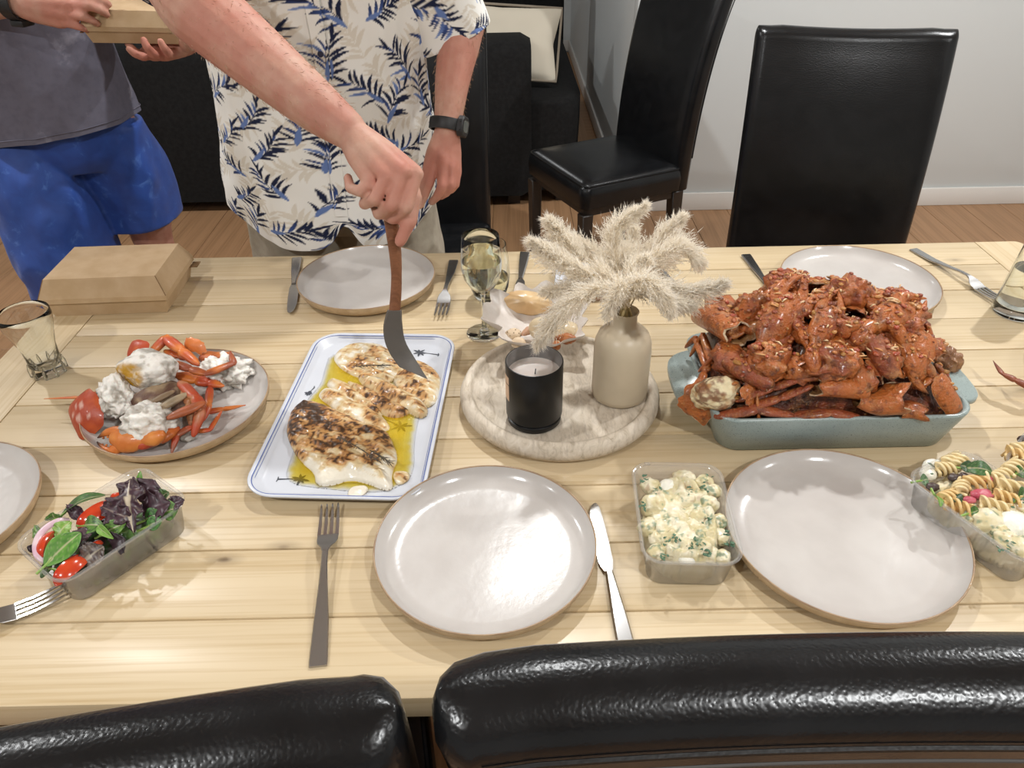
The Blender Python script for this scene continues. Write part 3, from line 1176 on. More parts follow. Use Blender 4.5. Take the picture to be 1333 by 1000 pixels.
def cpx(pts, ox, oy, sc, z):
    return np.array([Zp(ox + x / sc, oy + y / sc, z)[:2] for x, y in pts])


FZ = TZ + 0.0096
poly = smooth_poly(cpx([(465, 140), (430, 240), (415, 310), (340, 390), (290, 480), (290, 600), (270, 660), (250, 720), (235, 770), (270, 810), (380, 828), (480, 838), (600, 850), (740, 850), (850, 800), (885, 720), (880, 620), (900, 500), (920, 420), (800, 300), (700, 200)], 310, 420, 3.845, FZ), 2)
V, fs, n, P, d = slab(poly, 0.0022, lambda P, d: FZ + 0.0024 * smooth(0, .02, d) + 0.0003, lambda P, d: np.full(len(P), FZ))
dens = np.clip(0.08 + 0.30 * smooth(0.0, 0.03, d) + 0.3 * (fbm(np.c_[P, P[:, 0] * 0] * 45, 3, 2) - .5), 0.03, 0.75)
dens = dens * smooth(0, .008, d)
amt = smooth(.0005, .012, d + .008 * (fbm(np.c_[P, P[:, 0] * 0] * 120, 3, 6) - .5))
oc = np.c_[np.r_[dens, dens * 0], np.r_[amt, amt * 0], np.zeros(2 * n)]
tag(MB().add(V, fs, 0, oc).build('oil_pool', M_oil, loc=(PC[0], PC[1], FZ), world=True, sharp=180),
    'pool of yellow oil under the fish on the white platter', 'oil', kind='stuff')

M_fish = pmat('fried_fish', (1, 1, 1), 0.38, attr=True, bump=(420, 0.35, 0.0012), coat=0.25, spec=0.4)
WHITE, CREAM, GOLD, BROWN, CHAR = (np.array(srgb(h)) for h in ('#DED6C4', '#CEB78C', '#C09058', '#8E5E34', '#3D2817'))


def fillet(name, pts, thick, label, seed, brown=0.5, direction=(1, -0.6), z0=TZ + .011, res=0.0022, edge=0.012, lift=None, white_side=None):
    poly = smooth_poly(cpx(pts, 310, 420, 3.845, z0 + thick * .6), 2)
    c = poly.mean(0)
    dv = np.array(direction) / np.hypot(*direction)
    nv = np.array((-dv[1], dv[0]))

    def top(P, d):
        q = P - c
        al, ac = q @ dv, q @ nv
        Q = np.stack([al * 45, ac * 130, 0 * al], 1)
        fl = fbm(Q, 3, seed) - 0.5
        big = fbm(np.c_[P, 0 * al] * 28, 3, seed + 5) - .5
        e = np.clip(d / edge, 0, 1)
        prof = .55 * np.sqrt(np.clip(1 - (1 - e) ** 2, 0, 1)) + .45 * smooth(0, .022, d)
        h = z0 + prof * thick * .66 * (1 + 0.45 * big) + prof * 0.009 * fl + prof * .004 * (fbm(np.c_[P, 0 * al] * 120, 3, seed + 2) - .5)
        if lift:
            h = h + lift(al, ac)
        return h
    V, fs, n, P, d = slab(poly, res, top, lambda P, d: np.full(len(P), z0 - .001))
    q = P - c
    al, ac = q @ dv, q @ nv
    L = np.abs(al).max()
    n1 = fbm(np.c_[P, 0 * al] * 55, 5, seed + 11)
    n2 = fbm(np.stack([al * 60, ac * 210, 0 * al], 1), 4, seed + 21)
    n3 = fbm(np.c_[P, 0 * al] * 260, 4, seed + 31)
    b = brown + 1.15 * (n1 - .5) + 0.8 * (n2 - .5)
    if white_side is not None:
        b = b - white_side(al / L, ac / np.abs(ac).max(), d)
    b = b * (.55 + .45 * smooth(-.001, 0.007, d + .006 * (n3 - .5))) + 0.10
    col = mixc(WHITE, CREAM, smooth(.15, .35, b))
    t2 = smooth(.4, .62, b + .35 * (n3 - .5))
    col = col * (1 - t2[:, None]) + GOLD * t2[:, None]
    t3 = smooth(.62, .85, b + .6 * (n3 - .5))
    col = col * (1 - t3[:, None]) + BROWN * t3[:, None]
    t4 = smooth(.56, .62, n3) * smooth(.35, .75, b) * 0.9
    t4 = np.maximum(t4, smooth(.80, .98, b + 1.0 * (n3 - .5)))
    col = col * (1 - t4[:, None]) + CHAR * t4[:, None]
    colb = np.tile(CREAM, (n, 1))
    o = MB().add(V, fs, 0, np.vstack([col, colb])).build(name, M_fish, loc=(c[0], c[1], z0), world=True, sharp=180)
    return tag(o, label, 'fish', 'pieces of fried fish on the platter')


fillet('fish_fillet', [(465, 150), (530, 95), (640, 78), (740, 95), (800, 170), (820, 230), (770, 280), (700, 285), (620, 265), (560, 245), (495, 205)], 0.016,
       'pale flaky fish piece at the top left of the platter, left of the spatula', 3, 0.36, (1, -.35))
fillet('fish_fillet', [(760, 240), (840, 170), (900, 165), (955, 190), (1012, 235), (1010, 320), (990, 375), (945, 400), (890, 370), (800, 320)], 0.020,
       'fish piece under the tip of the spatula at the right of the platter', 7, 0.38, (1, -.5))
fillet('fish_fillet', [(385, 340), (440, 300), (520, 318), (620, 380), (720, 445), (765, 500), (740, 530), (640, 500), (520, 440), (430, 385)], 0.017,
       'long smooth pale strip of fish just above the largest browned fillet', 13, 0.30, (1, -.55))
fillet('fish_fillet', [(428, 288), (465, 250), (530, 268), (620, 335), (700, 390), (730, 440), (690, 450), (600, 405), (530, 345), (470, 312)], 0.020,
       'narrow white edged fish strip in the middle left of the platter', 19, 0.42, (1, -.6))
fillet('fish_fillet', [(520, 255), (640, 300), (730, 345), (855, 400), (860, 430), (790, 455), (720, 440), (660, 400), (590, 345)], 0.021,
       'dark speckled fish strip in the middle of the platter', 23, 0.62, (1, -.5))
fillet('fish_fillet', [(590, 222), (700, 238), (800, 295), (900, 345), (948, 390), (942, 435), (900, 445), (830, 412), (750, 370), (670, 318), (600, 275)], 0.024,
       'plump rounded fish strip just below the spatula tip', 29, 0.40, (1, -.5), edge=0.016)
fillet('fish_fillet', [(330, 355), (262, 405), (240, 465), (233, 525), (262, 600), (315, 680), (372, 722), (382, 785), (470, 782), (550, 758), (640, 775), (772, 820), (765, 725), (802, 650), (768, 560), (735, 505), (640, 478), (520, 425), (420, 380)], 0.022,
       'largest fish fillet, browned and charred, at the near end of the platter', 37, 0.60, (1, -.55), res=0.0018,
       white_side=lambda a, c, d: 0.75 * smooth(.15, -.75, c) * smooth(.035, .0, d) * smooth(-.35, .1, a) - .35 * smooth(-.2, -.8, a) + .42 * smooth(.45, 1.0, a) + .25 * smooth(.55, .95, c))
fillet('fish_flake', [(538, 852), (560, 812), (600, 800), (652, 806), (640, 842), (580, 872)], 0.009, 'small white flake of fish at the near edge of the platter', 41, -0.2, res=0.0012, edge=0.004)
fillet('fish_skin_scrap', [(765, 750), (800, 725), (862, 738), (850, 782), (790, 800)], 0.010, 'grey scrap of fish skin in the oil at the right of the largest fillet', 43, 0.33, res=0.0012, edge=0.004)
# charred herb sprigs lying on the fillet
M_herb_char = pmat('charred_herb', srgb('#3B2A22'), 0.6, srgb('#57503F'), 200)
for (x0, y0, x1, y1, sd, lab) in ((500, 570, 700, 690, 1, 'charred herb sprig across the largest fillet'), (660, 640, 760, 700, 2, 'dark herb sprig near the right end of the largest fillet'),
                                  (590, 220, 760, 215, 3, 'dark herb sprig on the fish left of the spatula')):
    a, b = Zp(310 + x0 / 3.845, 420 + y0 / 3.845, TZ + .036), Zp(310 + x1 / 3.845, 420 + y1 / 3.845, TZ + .036)
    r = random.Random(sd)
    mb = MB()
    mb.tube([a, (a + b) / 2 + np.array((0, 0, .002)), b], 0.0008, 5)
    for k in range(26):
        p = a + (b - a) * r.random()
        th = r.uniform(0, 2 * PI)
        dv = (b - a) / np.linalg.norm(b - a) * .7 + np.array((math.cos(th), math.sin(th), 0.25 * r.uniform(-1, .4))) * .8
        L = r.uniform(.005, .011)
        mb.tube([p, p + dv * L * .5 + np.array((0, 0, .0007)), p + dv * L], [0.0005, 0.0009, 0.0003], 4, flat=.5)
    tag(mb.build('herb_sprig', M_herb_char, loc=tuple((a + b) / 2), world=True), lab, 'herb')

# ================================================================== spatula in the serving hand
M_walnut = wood_mat('walnut', srgb('#8A5B3F'), srgb('#633D28'), srgb('#3C2416'), 0.4, False, 6.0)
M_silicone = pmat('grey_silicone', srgb('#5C5752'), 0.5, bump=(300, 0.05, 0.001))
spz = Up(513, 412, 1.140)
spat = thing('spatula', 'grey spatula with a wooden handle pressed into the fish, held in the hand', 'spatula', tuple(spz))
mb = MB()
hp = [(503, 238, 1.066), (507, 270, 1.078), (511, 300, 1.090), (515, 335, 1.106), (516, 370, 1.122), (513, 416, 1.140)]
cp = curve_pts([Up(*p) for p in hp], 24)
mb.tube(cp, interp([0, .1, .45, .75, 1], [0.0105, 0.0115, 0.0100, 0.0078, 0.0090], 24), 14, flat=0.55, up=(0.15, -1, 0.3), rnd=True)
mb.build('handle', M_walnut, spat, world=True, sharp=80)
Lp = [(504, 404, 1.131), (499, 424, 1.140), (501, 445, 1.146), (509, 463, 1.152), (520, 478, 1.153)]
Rp = [(523, 404, 1.133), (524, 424, 1.142), (528, 445, 1.150), (541, 468, 1.158), (557, 494, 1.160)]
La, Ra = curve_pts([Up(*p) for p in Lp], 18), curve_pts([Up(*p) for p in Rp], 18)
rings = []
for i, (a, b) in enumerate(zip(La, Ra)):
    t = i / 17
    nrm = Vector((0.15, -0.75, 0.6)).normalized() if t > .4 else Vector((0.1, -0.95, 0.3)).normalized()
    th = lerp(0.0060, 0.0012, smooth(0, .55, t))
    e = (b - a) * 0.08
    m = (a + b) / 2
    rings.append([a, a + e - nrm * -th, m + nrm * th, b - e + nrm * th, b, b - e - nrm * th, m - nrm * th, a + e - nrm * th])
MB().loft(rings).build('blade', M_silicone, spat, world=True, sharp=50)

# ================================================================== round tray, candle, vase
M_tray = None
t = NT('limed_wood')
v = t.co((1, 1, 1))
f1 = t.noise(t.co((26, 9, 20)), 2.4, 6, 0.7, 1.2)
f2 = t.noise(t.co((150, 40, 60)), 1.0, 4)
c = t.ramp(f1, [(0.30, srgb('#A69884')), (0.46, srgb('#C9BCA9')), (0.68, srgb('#D8CDBD'))])
c = t.mix(c, srgb('#9E907E'), t.ramp(f2, [(0.52, (0, 0, 0)), (0.72, (.6,) * 3)]))
t.l(c, t.b.inputs['Base Color'])
t.set(Roughness=0.75)
t.bump(f1, 0.25, 0.002)
M_tray = t.m
tray = thing('round_tray', 'round limed wooden tray under the black candle and the vase', 'tray', (0.074, 0.942, TZ))
MB().lathe([(0.0, 0.0), (0.138, 0.0), (0.149, 0.004), (0.1555, 0.014), (0.1560, 0.021), (0.152, 0.030), (0.146, 0.0345), (0.141, 0.0345), (0.138, 0.0325), (0.1365, 0.0285), (0.134, 0.0272), (0.0, 0.0268)], 96).build('board', M_tray, tray, sharp=60)
MB().lathe([(0.1363, 0.0276), (0.1368, 0.0284), (0.1373, 0.0293), (0.1377, 0.0302)], 96).build('groove', pmat('groove', srgb('#7C6653'), .8), tray, sharp=80)
TT = TZ + 0.027
M_jar = pmat('matt_black_jar', (0.008, 0.008, 0.0083), 0.36, spec=.3)
M_jar_in = pmat('jar_inside', srgb('#5E5A57'), 0.4, srgb('#8C8885'), 8)
M_wax = pmat('wax', srgb('#B9AEA6'), 0.45, sss=0.2)
M_label = pmat('label_paper', srgb('#D2B295'), 0.7)
can = thing('candle', 'black jar candle with grey wax and a tan label, standing on the round tray', 'candle', (0.032, 0.866, TT))
MB().lathe([(0.0, 0.0), (0.036, 0.0), (0.0395, 0.003), (0.040, 0.010), (0.0365, 0.0125), (0.0, 0.0125)], 56).build('base', M_jar, can, sharp=50)
MB().lathe([(0.0, 0.0125), (0.0385, 0.0125), (0.0412, 0.016), (0.0412, 0.103), (0.0408, 0.1043), (0.0395, 0.1045)], 56).build('jar', M_jar, can, sharp=50)
MB().lathe([(0.0395, 0.1045), (0.0388, 0.1035), (0.0385, 0.085), (0.0382, 0.080)], 56).build('inner_wall', M_jar_in, can, sharp=80)
MB().lathe([(0.0385, 0.0835), (0.037, 0.082), (0.020, 0.0815), (0.0, 0.0805)], 48).build('wax', M_wax, can, sharp=80)
MB().tube([(0.001, 0.0, 0.080), (0.002, 0.001, 0.089)], 0.0008, 6).build('wick', M_jar, can)
nn = 8
P = np.zeros((nn, 2, 3))
for i in range(nn):
    a = math.radians(178 + 30 * i / (nn - 1))
    for j, z in enumerate((0.047, 0.088)):
        P[i, j] = (0.0414 * math.cos(a), 0.0414 * math.sin(a), z)
MB().grid(P).build('label', M_label, can, sharp=80)
P2 = P.copy()
P2[:, 0, 2], P2[:, 1, 2] = 0.074, 0.0755
MB().grid(P2 * np.array((1.004, 1.004, 1))).build('label_line', M_jar, can)

M_vase = pmat('beige_ceramic', srgb('#C9BAA1'), 0.38, srgb('#C0B198'), 12, bump=(40, 0.06, 0.002))
VX, VY = 0.165, 0.922
vase = thing('vase', 'smooth beige bottle vase holding dried pampas grass, on the round tray', 'vase', (VX, VY, TT))
vp = [(0.0, 0.0), (0.037, 0.0), (0.0415, 0.004), (0.0425, 0.012), (0.0425, 0.085), (0.0415, 0.098), (0.037, 0.110), (0.029, 0.118), (0.021, 0.123), (0.0175, 0.130), (0.0172, 0.142), (0.0195, 0.148),
      (0.0185, 0.149), (0.0150, 0.142), (0.0150, 0.130), (0.0, 0.120)]
MB().lathe(vp, 56).build('body', M_vase, vase, sharp=60)

# ---- pampas plumes
M_pampas = NT('pampas')
M_pampas.l(M_pampas.attr(), M_pampas.b.inputs['Base Color'])
M_pampas.set(Roughness=0.9)
M_pampas.b.inputs['Specular IOR Level'].default_value = 0.1
_tl = M_pampas.n('ShaderNodeBsdfTranslucent')
_tl.inputs[0].default_value = (*srgb('#F8F1E4'), 1)
_mx = M_pampas.n('ShaderNodeMixShader')
_mx.inputs[0].default_value = 0.58
M_pampas.l(M_pampas.b.outputs[0], _mx.inputs[1])
M_pampas.l(_tl.outputs[0], _mx.inputs[2])
M_pampas.l(_mx.outputs[0], M_pampas.out.inputs[0])
M_pampas = M_pampas.m
M_stem = pmat('dry_stem', srgb('#C9B583'), 0.7)
MOUTH = np.array((VX, VY, TT + 0.146))


def plume(mids, tip, width, label, seed, start=0.22, dens=1.0, tone=0.0):
    r = random.Random(seed)
    nr = np.random.RandomState(seed)
    off = np.array((r.uniform(-.008, .008), r.uniform(-.008, .008), 0))
    pts = curve_pts([MOUTH + off * .6 + np.array((0, 0, -0.06)), MOUTH + off] + list(mids) + [tip], 60)
    pts = np.array([p[:] for p in pts])
    seg = np.r_[0, np.cumsum(np.linalg.norm(np.diff(pts, axis=0), axis=1))]
    L = seg[-1]
    at = lambda s: np.array([np.interp(s * L, seg, pts[:, k]) for k in range(3)])
    s0 = 0.06 / L
    root = thing('pampas_plume', label, 'dried grass', tuple(MOUTH), 0, 'pampas plumes in the vase')
    st = [at(s) for s in np.linspace(0, .93, 16)]
    MB().tube(st, interp([0, 1], [0.0016, 0.0005], 16), 6).build('stem', M_stem, root, world=True)
    mb = MB()
    VV, FF, CC = [], [], []
    lo = s0 + start * (1 - s0)
    nb = int(380 * dens * (L / 0.2))
    c0, c1 = np.array(srgb('#F1EADD')), np.array(srgb('#FCF9F3'))
    for b in range(nb):
        s = lo + (0.985 - lo) * (b + r.random()) / nb
        u = (s - lo) / (1 - lo)
        env = 1.6 * width * (0.35 + 0.65 * math.sin(PI * min(1, u * 0.9 + 0.16))) * (1 - 0.45 * u)
        o = at(s)
        tg = at(min(1, s + .02)) - at(max(0, s - .02))
        tg /= np.linalg.norm(tg) + 1e-9
        rv = nr.normal(size=3)
        rv -= tg * (rv @ tg)
        rv /= np.linalg.norm(rv) + 1e-9
        dv = tg * r.uniform(.8, 1.25) + rv * r.uniform(.35, .95)
        dv /= np.linalg.norm(dv)
        bl = env * r.uniform(.9, 1.9)
        e = o + dv * bl + np.array((0, 0, -0.22 * bl))
        tone_b = r.random()
        nh = 16
        for h in range(nh):
            q = (h + r.random()) / nh
            p = o + (e - o) * q
            hv = dv * r.uniform(.5, 1.1) + nr.normal(size=3) * 0.42
            hl = r.uniform(.006, .011) * (1 - .3 * q)
            sd = np.cross(hv, nr.normal(size=3))
            sd = sd / (np.linalg.norm(sd) + 1e-9) * 0.0006
            k = len(VV)
            VV += [p - sd, p + sd, p + hv * hl + np.array((0, 0, -.0008))]
            FF.append((k, k + 1, k + 2))
            cc = c0 * (1 - tone_b) + c1 * tone_b
            cc = cc * (1 - tone * .25)
            CC += [cc, cc, cc]
    mb.add(VV, FF, 0, np.array(CC))
    mb.build('plume_head', M_pampas, root, world=True, sharp=180)
    return root


def PY(px, py, y):
    return Yp(px, py, y)


plume([PY(800, 365, .95), PY(758, 335, .97)], PY(712, 284, .97), 0.017, 'cream pampas plume at the upper left with its bushy head curled over', 1, .50)
plume([PY(795, 372, .93), PY(745, 345, .92)], PY(688, 312, .90), 0.016, 'slender cream pampas plume reaching furthest left', 2, .40)
plume([PY(805, 350, .97), PY(800, 300, 1.0)], PY(842, 266, 1.0), 0.017, 'tallest cream pampas plume, its tip bent to the right', 3, .35)
plume([PY(825, 355, .96), PY(855, 315, .99)], PY(890, 279, 1.0), 0.020, 'broad cream pampas plume leaning up to the right', 4, .30)
plume([PY(840, 350, .95), PY(885, 320, .96)], PY(915, 345, .95), 0.019, 'cream pampas plume arching over at the right, tip drooping', 5, .35)
plume([PY(845, 372, .92), PY(895, 378, .90)], PY(946, 368, .90), 0.017, 'greyish pampas plume reaching furthest right over the fork tines', 6, .30, 1.0, .8)
plume([PY(832, 365, .88), PY(860, 380, .85)], PY(876, 408, .84), 0.016, 'short pampas plume curling down at the front right of the vase', 7, .25)
plume([PY(810, 372, .88), PY(800, 385, .86)], PY(790, 412, .85), 0.015, 'short pampas plume hanging straight down the front of the vase neck', 8, .2)
plume([PY(785, 375, .89), PY(735, 400, .87)], PY(697, 452, .865), 0.017, 'long pampas plume drooping to the lower left over the candle', 9, .30)
plume([PY(780, 372, .92), PY(745, 374, .93)], PY(706, 378, .93), 0.014, 'thin pampas plume lying out over the shell dish', 10, .35)
plume([PY(795, 350, .98), PY(770, 325, 1.02)], PY(735, 305, 1.04), 0.018, 'cream pampas plume at the back left of the bunch', 11, .35)
plume([PY(815, 345, .98), PY(820, 320, 1.03)], PY(826, 295, 1.05), 0.019, 'full cream pampas plume upright at the back of the bunch', 12, .3)
plume([PY(835, 350, .98), PY(862, 335, 1.01)], PY(886, 310, 1.03), 0.018, 'cream pampas plume fanning out behind the right side', 13, .3)
plume([PY(838, 378, .89), PY(870, 390, .88)], PY(905, 398, .88), 0.014, 'small grey pampas plume low at the right above the fork tines', 14, .35, 1.0, .6)
plume([PY(790, 360, .93), PY(770, 355, .94)], PY(745, 356, .94), 0.017, 'soft cream pampas plume filling the left centre of the bunch', 15, .25)
plume([PY(822, 362, .93), PY(830, 345, .94)], PY(842, 335, .93), 0.018, 'soft cream pampas plume in the centre of the bunch facing the camera', 16, .2)

# ================================================================== shell dish and shells
M_shell = pmat('white_shell', srgb('#DCD6D0'), 0.45, srgb('#CFC4BA'), 30, bump=(120, 0.25, 0.002))
M_peach = pmat('peach_shell', srgb('#D8BC90'), 0.3, srgb('#CBA576'), 18)
M_creamsh = pmat('cream_shell', srgb('#D6C4A4'), 0.3, srgb('#CBB692'), 14)
M_coral = pmat('coral', srgb('#D9C3A6'), 0.8)
M_hole = pmat('coral_pits', srgb('#6B5138'), 0.9)
M_orange_sh = pmat('orange_shell', srgb('#B9743F'), 0.4, srgb('#8E4F28'), 60)
SDX, SDY, SDZ = 0.041, 1.080, TZ + 0.0352


def scallop(rx, ry, h, ribs, amp, mat, name, seed=0, thick=0.0022, fan=False, ragged=0.0):
    nu, nv = ribs * 6, 16
    P = np.zeros((nu, nv, 3))
    for i in range(nu):
        a = 2 * PI * i / nu
        rb = math.cos(a * ribs)
        for j in range(nv):
            s = j / (nv - 1)
            e = 1 + amp * rb * s * s + ragged * (mnoise.noise((math.cos(a) * 2, math.sin(a) * 2, seed)) * s ** 3)
            P[i, j] = (rx * s * e * math.cos(a), ry * s * e * math.sin(a), h * (s ** 2.2) + 0.10 * h * rb * s ** 2 * (1 if amp else 0))
    mb = MB()
    mb.grid(P, closed_u=True)
    Q = P.copy()
    Q[..., 2] += thick
    mb.grid(Q, closed_u=True)
    k = nu * nv
    mb.f += [(i * nv + nv - 1, ((i + 1) % nu) * nv + nv - 1, k + ((i + 1) % nu) * nv + nv - 1, k + i * nv + nv - 1) for i in range(nu)]
    mb.mi += [0] * nu
    return mb


sd = scallop(0.086, 0.090, 0.044, 12, 0.075, M_shell, 'shell', 1, 0.003, ragged=.25).build('shell_dish', M_shell, loc=(SDX, SDY, SDZ), sharp=80)
sd.rotation_euler = (0.06, 0.03, 0.3)
tag(sd, 'large fluted white clam shell used as a dish for smaller shells', 'shell')
M_shell_peach = M_peach
o = scallop(0.046, 0.022, -0.016, 9, 0.02, M_peach, 'shell', 2, 0.0016).build('scallop_shell', M_peach, loc=(0.030, 1.128, SDZ + 0.044), sharp=80)
o.rotation_euler = (0.75, 0.12, -0.05)
tag(o, 'peach half shell leaning at the back of the shell dish', 'shell', 'small shells in the shell dish')
v, f = lump((0.024, 0.019, 0.021), .06, 1.2, 5, 4)
o = MB().add(v, f).build('cockle_shell', M_creamsh, loc=(0.052, 1.062, SDZ + 0.026), sharp=180)
o.rotation_euler = (0.3, 0.5, 0.4)
tag(o, 'rounded cream cockle shell in the middle of the shell dish', 'shell', 'small shells in the shell dish')
tip_a = MB().tube([(0.016, 0.004, -0.006), (0.024, 0.0, -0.012), (0.027, -0.004, -0.017)], [0.010, 0.006, 0.001], 10, rnd=False).build('hinge', M_creamsh, o, sharp=90)
v, f = lump((0.0135, 0.012, 0.010), .25, 2.5, 8, 3)
co = MB().add(v, f).build('coral_piece', M_coral, loc=(0.004, 1.052, SDZ + 0.022), sharp=180)
tag(co, 'pitted piece of coral at the left of the shell dish', 'coral')
mb = MB()
for k in range(26):
    a = 2.4 * k
    z = 1 - 2 * (k + .5) / 26
    rr = math.sqrt(1 - z * z)
    p = np.array((math.cos(a) * rr * .0132, math.sin(a) * rr * .0118, z * .0098))
    v, f = lump((.0013, .0013, .0009), .1, 1, k, 1)
    mb.add(v + p, f)
tag(mb.build('pits', M_hole, co), None, None, None, 'stuff')
v, f = lump((0.012, 0.011, 0.009), .25, 2.5, 9, 3)
co2 = MB().add(v, f).build('coral_piece', M_coral, loc=(0.012, 1.030, SDZ + 0.020), sharp=180)
tag(co2, 'smaller pale coral piece behind the candle rim in the shell dish', 'coral')


def cone_shell(loc, rot, s, label, mat):
    mb = MB()
    prof = [(0.0, -0.018), (0.003, -0.016), (0.006, -0.009), (0.0085, 0.0), (0.0090, 0.004), (0.0072, 0.008), (0.0076, 0.010), (0.005, 0.0135), (0.0052, 0.015), (0.0022, 0.0185), (0.0, 0.021)]
    mb.lathe([(r * s, z * s) for r, z in prof], 20)
    o = mb.build('sea_snail_shell', mat, loc=loc, sharp=70)
    o.rotation_euler = rot
    tag(o, label, 'shell', 'small shells in the shell dish')
    MB().tube([(0.007 * s, 0.002 * s, 0.004 * s), (0.0075 * s, 0.003 * s, -0.004 * s), (0.005 * s, 0.002 * s, -0.013 * s)], [0.0015 * s, 0.0024 * s, 0.0008 * s], 8).build('lip', M_creamsh, o)


cone_shell((0.088, 1.030, SDZ + 0.026), (1.3, 0.3, 1.0), 1.1, 'small orange brown sea snail shell at the right of the shell dish', M_orange_sh)
cone_shell((0.073, 1.018, SDZ + 0.022), (1.4, -0.2, 0.2), 0.8, 'tiny amber sea snail shell just behind the candle rim', M_orange_sh)
cone_shell((0.028, 1.062, SDZ + 0.022), (1.4, 0.4, 2.2), 0.8, 'tiny pinkish sea snail shell beside the pitted coral', pmat('pinkish_shell', srgb('#D1A78B'), .4))
o = scallop(0.022, 0.019, -0.010, 8, 0.04, M_creamsh, 'shell', 4, 0.0014).build('scallop_shell', M_creamsh, loc=(0.090, 1.046, SDZ + 0.036), sharp=80)
o.rotation_euler = (0.35, -0.3, 0.5)
tag(o, 'small cream scallop shell at the right of the shell dish', 'shell', 'small shells in the shell dish')

sq = thing('trinket_dish', 'small white dish with a blue leaf print on a brown base behind the dried grass', 'dish', (0.145, 1.325, TZ), -0.12)
MB().loft([rrect(.104, .124, .022, 6, 0.0), rrect(.108, .128, .022, 6, 0.003), rrect(.108, .128, .022, 6, 0.009)]).build('base', pmat('brown_base', srgb('#8A6247'), .6), sq)
MB().loft([rrect(.108, .128, .022, 6, 0.0092), rrect(.110, .130, .023, 6, 0.014), rrect(.108, .128, .022, 6, 0.0165), rrect(.098, .118, .018, 6, 0.0150)]).build('plate', M_platter, sq, sharp=60)
mb = MB()
for k, (cx, cy, th) in enumerate(((-.028, .020, .3), (-.010, .008, 1.0), (-.034, -.005, -.4), (.012, .028, .8))):
    for q in range(5):
        a = th + (q - 2) * 0.5
        mb.tube([(cx, cy, .0155), (cx + .007 * math.cos(a), cy + .007 * math.sin(a), .0155), (cx + .013 * math.cos(a), cy + .013 * math.sin(a), .0155)], [.0003, .0011, .0002], 5, flat=.3)
mb.build('leaf_print', M_blue_print, sq)

# ================================================================== blue baking dish
t = NT('speckled_blue_glaze')
sp = t.noise(t.co(), 620, 2)
bl = t.noise(t.co(), 14, 3)
c = t.ramp(bl, [(0.35, srgb('#8F9C9A')), (0.65, srgb('#9CA9A6'))])
c = t.mix(c, srgb('#4E5554'), t.ramp(sp, [(0.60, (0, 0, 0)), (0.68, (.85,) * 3)]))
t.l(c, t.b.inputs['Base Color'])
t.set(Roughness=0.28)
M_bglaze = t.m
BX, BY = 0.4625, 0.913
dish = thing('baking_dish', 'speckled pale blue rectangular baking dish with tab handles, heaped with crab', 'dish', (BX, BY, TZ))
n = 8
MB().loft([rrect(.318, .190, .026, n, 0.0), rrect(.330, .200, .030, n, 0.003), rrect(.352, .218, .034, n, 0.040), rrect(.366, .230, .036, n, 0.066), rrect(.366, .230, .036, n, 0.0685),
           rrect(.360, .224, .034, n, 0.0700), rrect(.353, .217, .032, n, 0.0685), rrect(.340, .206, .030, n, 0.040), rrect(.318, .188, .026, n, 0.010), rrect(.30, .17, .02, n, 0.008)]).build('body', M_bglaze, dish, sharp=70)
for sx in (-1, 1):
    pr = [(0.172, .074), (0.200, .070), (0.216, .055), (0.222, .030), (0.222, -.030), (0.216, -.055), (0.200, -.070), (0.172, -.074)]
    rings = [[(sx * (0.168 + (x - .168) * k), y * (0.97 if k < 1 else 1), z - 0.006 * ((x - .172) / .05)) for x, y in smooth_poly(pr, 2)] for z, k in ((0.0555, .93), (0.0575, 1), (0.0640, 1), (0.0660, .93))]
    MB().loft(rings).build('handle', M_bglaze, dish, sharp=60)
# ================================================================== crab pieces
def sauce_mat():
    t = NT('sauced_crab')
    a = t.attr()
    v = t.co()
    g1 = t.noise(v, 210, 4, .6)
    g2 = t.noise(v, 75, 4, .6, .4)
    c = t.mix(a, srgb('#A86C35'), t.ramp(g2, [(.50, (0, 0, 0)), (.66, (.5,) * 3)]))
    c = t.mix(c, srgb('#5A2414'), t.ramp(t.noise(v, 95, 3), [(.54, (0, 0, 0)), (.68, (.7,) * 3)]))
    c = t.mix(c, srgb('#CE9F66'), t.ramp(g1, [(.60, (0, 0, 0)), (.70, (.6,) * 3)]))
    t.l(c, t.b.inputs['Base Color'])
    t.set(Roughness=.36)
    t.b.inputs['Coat Weight'].default_value = .3
    t.b.inputs['Coat Roughness'].default_value = .18
    h = t.n('ShaderNodeMath', operation='ADD')
    t.l(g1, h.inputs[0])
    t.l(g2, h.inputs[1])
    t.bump(h.outputs[0], .8, .004)
    return t.m


M_crab = sauce_mat()
M_crab_dry = pmat('boiled_crab', (1, 1, 1), 0.45, attr=True, bump=(260, 0.3, 0.0012), coat=0.08)
M_meat = pmat('crab_meat', (1, 1, 1), 0.55, attr=True, bump=(200, 0.6, 0.0025), sss=0.08)
ORANGE, RED, DEEP, DARK, TAN, PALE = (np.array(srgb(h)) for h in ('#B8652C', '#96482A', '#602D1A', '#2C140C', '#B98A58', '#DCC3A0'))


def crabcol(p, seed, bright=0.5, scale=30):
    p = np.asarray(p, float)
    a = fbm(p * scale + seed * 1.7, 4, seed)
    b = fbm(p * scale * 2.7 - seed, 3, seed + 3)
    c = mixc(RED, ORANGE, smooth(.35, .65, a + bright - .5))
    t = smooth(.52, .72, b + .25 * (.5 - bright))
    c = c * (1 - .75 * t[:, None]) + DEEP * .75 * t[:, None]
    t = smooth(.60, .75, fbm(p * scale * 1.3 + 40, 3, seed + 9)) * .6
    return c * (1 - t[:, None]) + TAN * t[:, None]


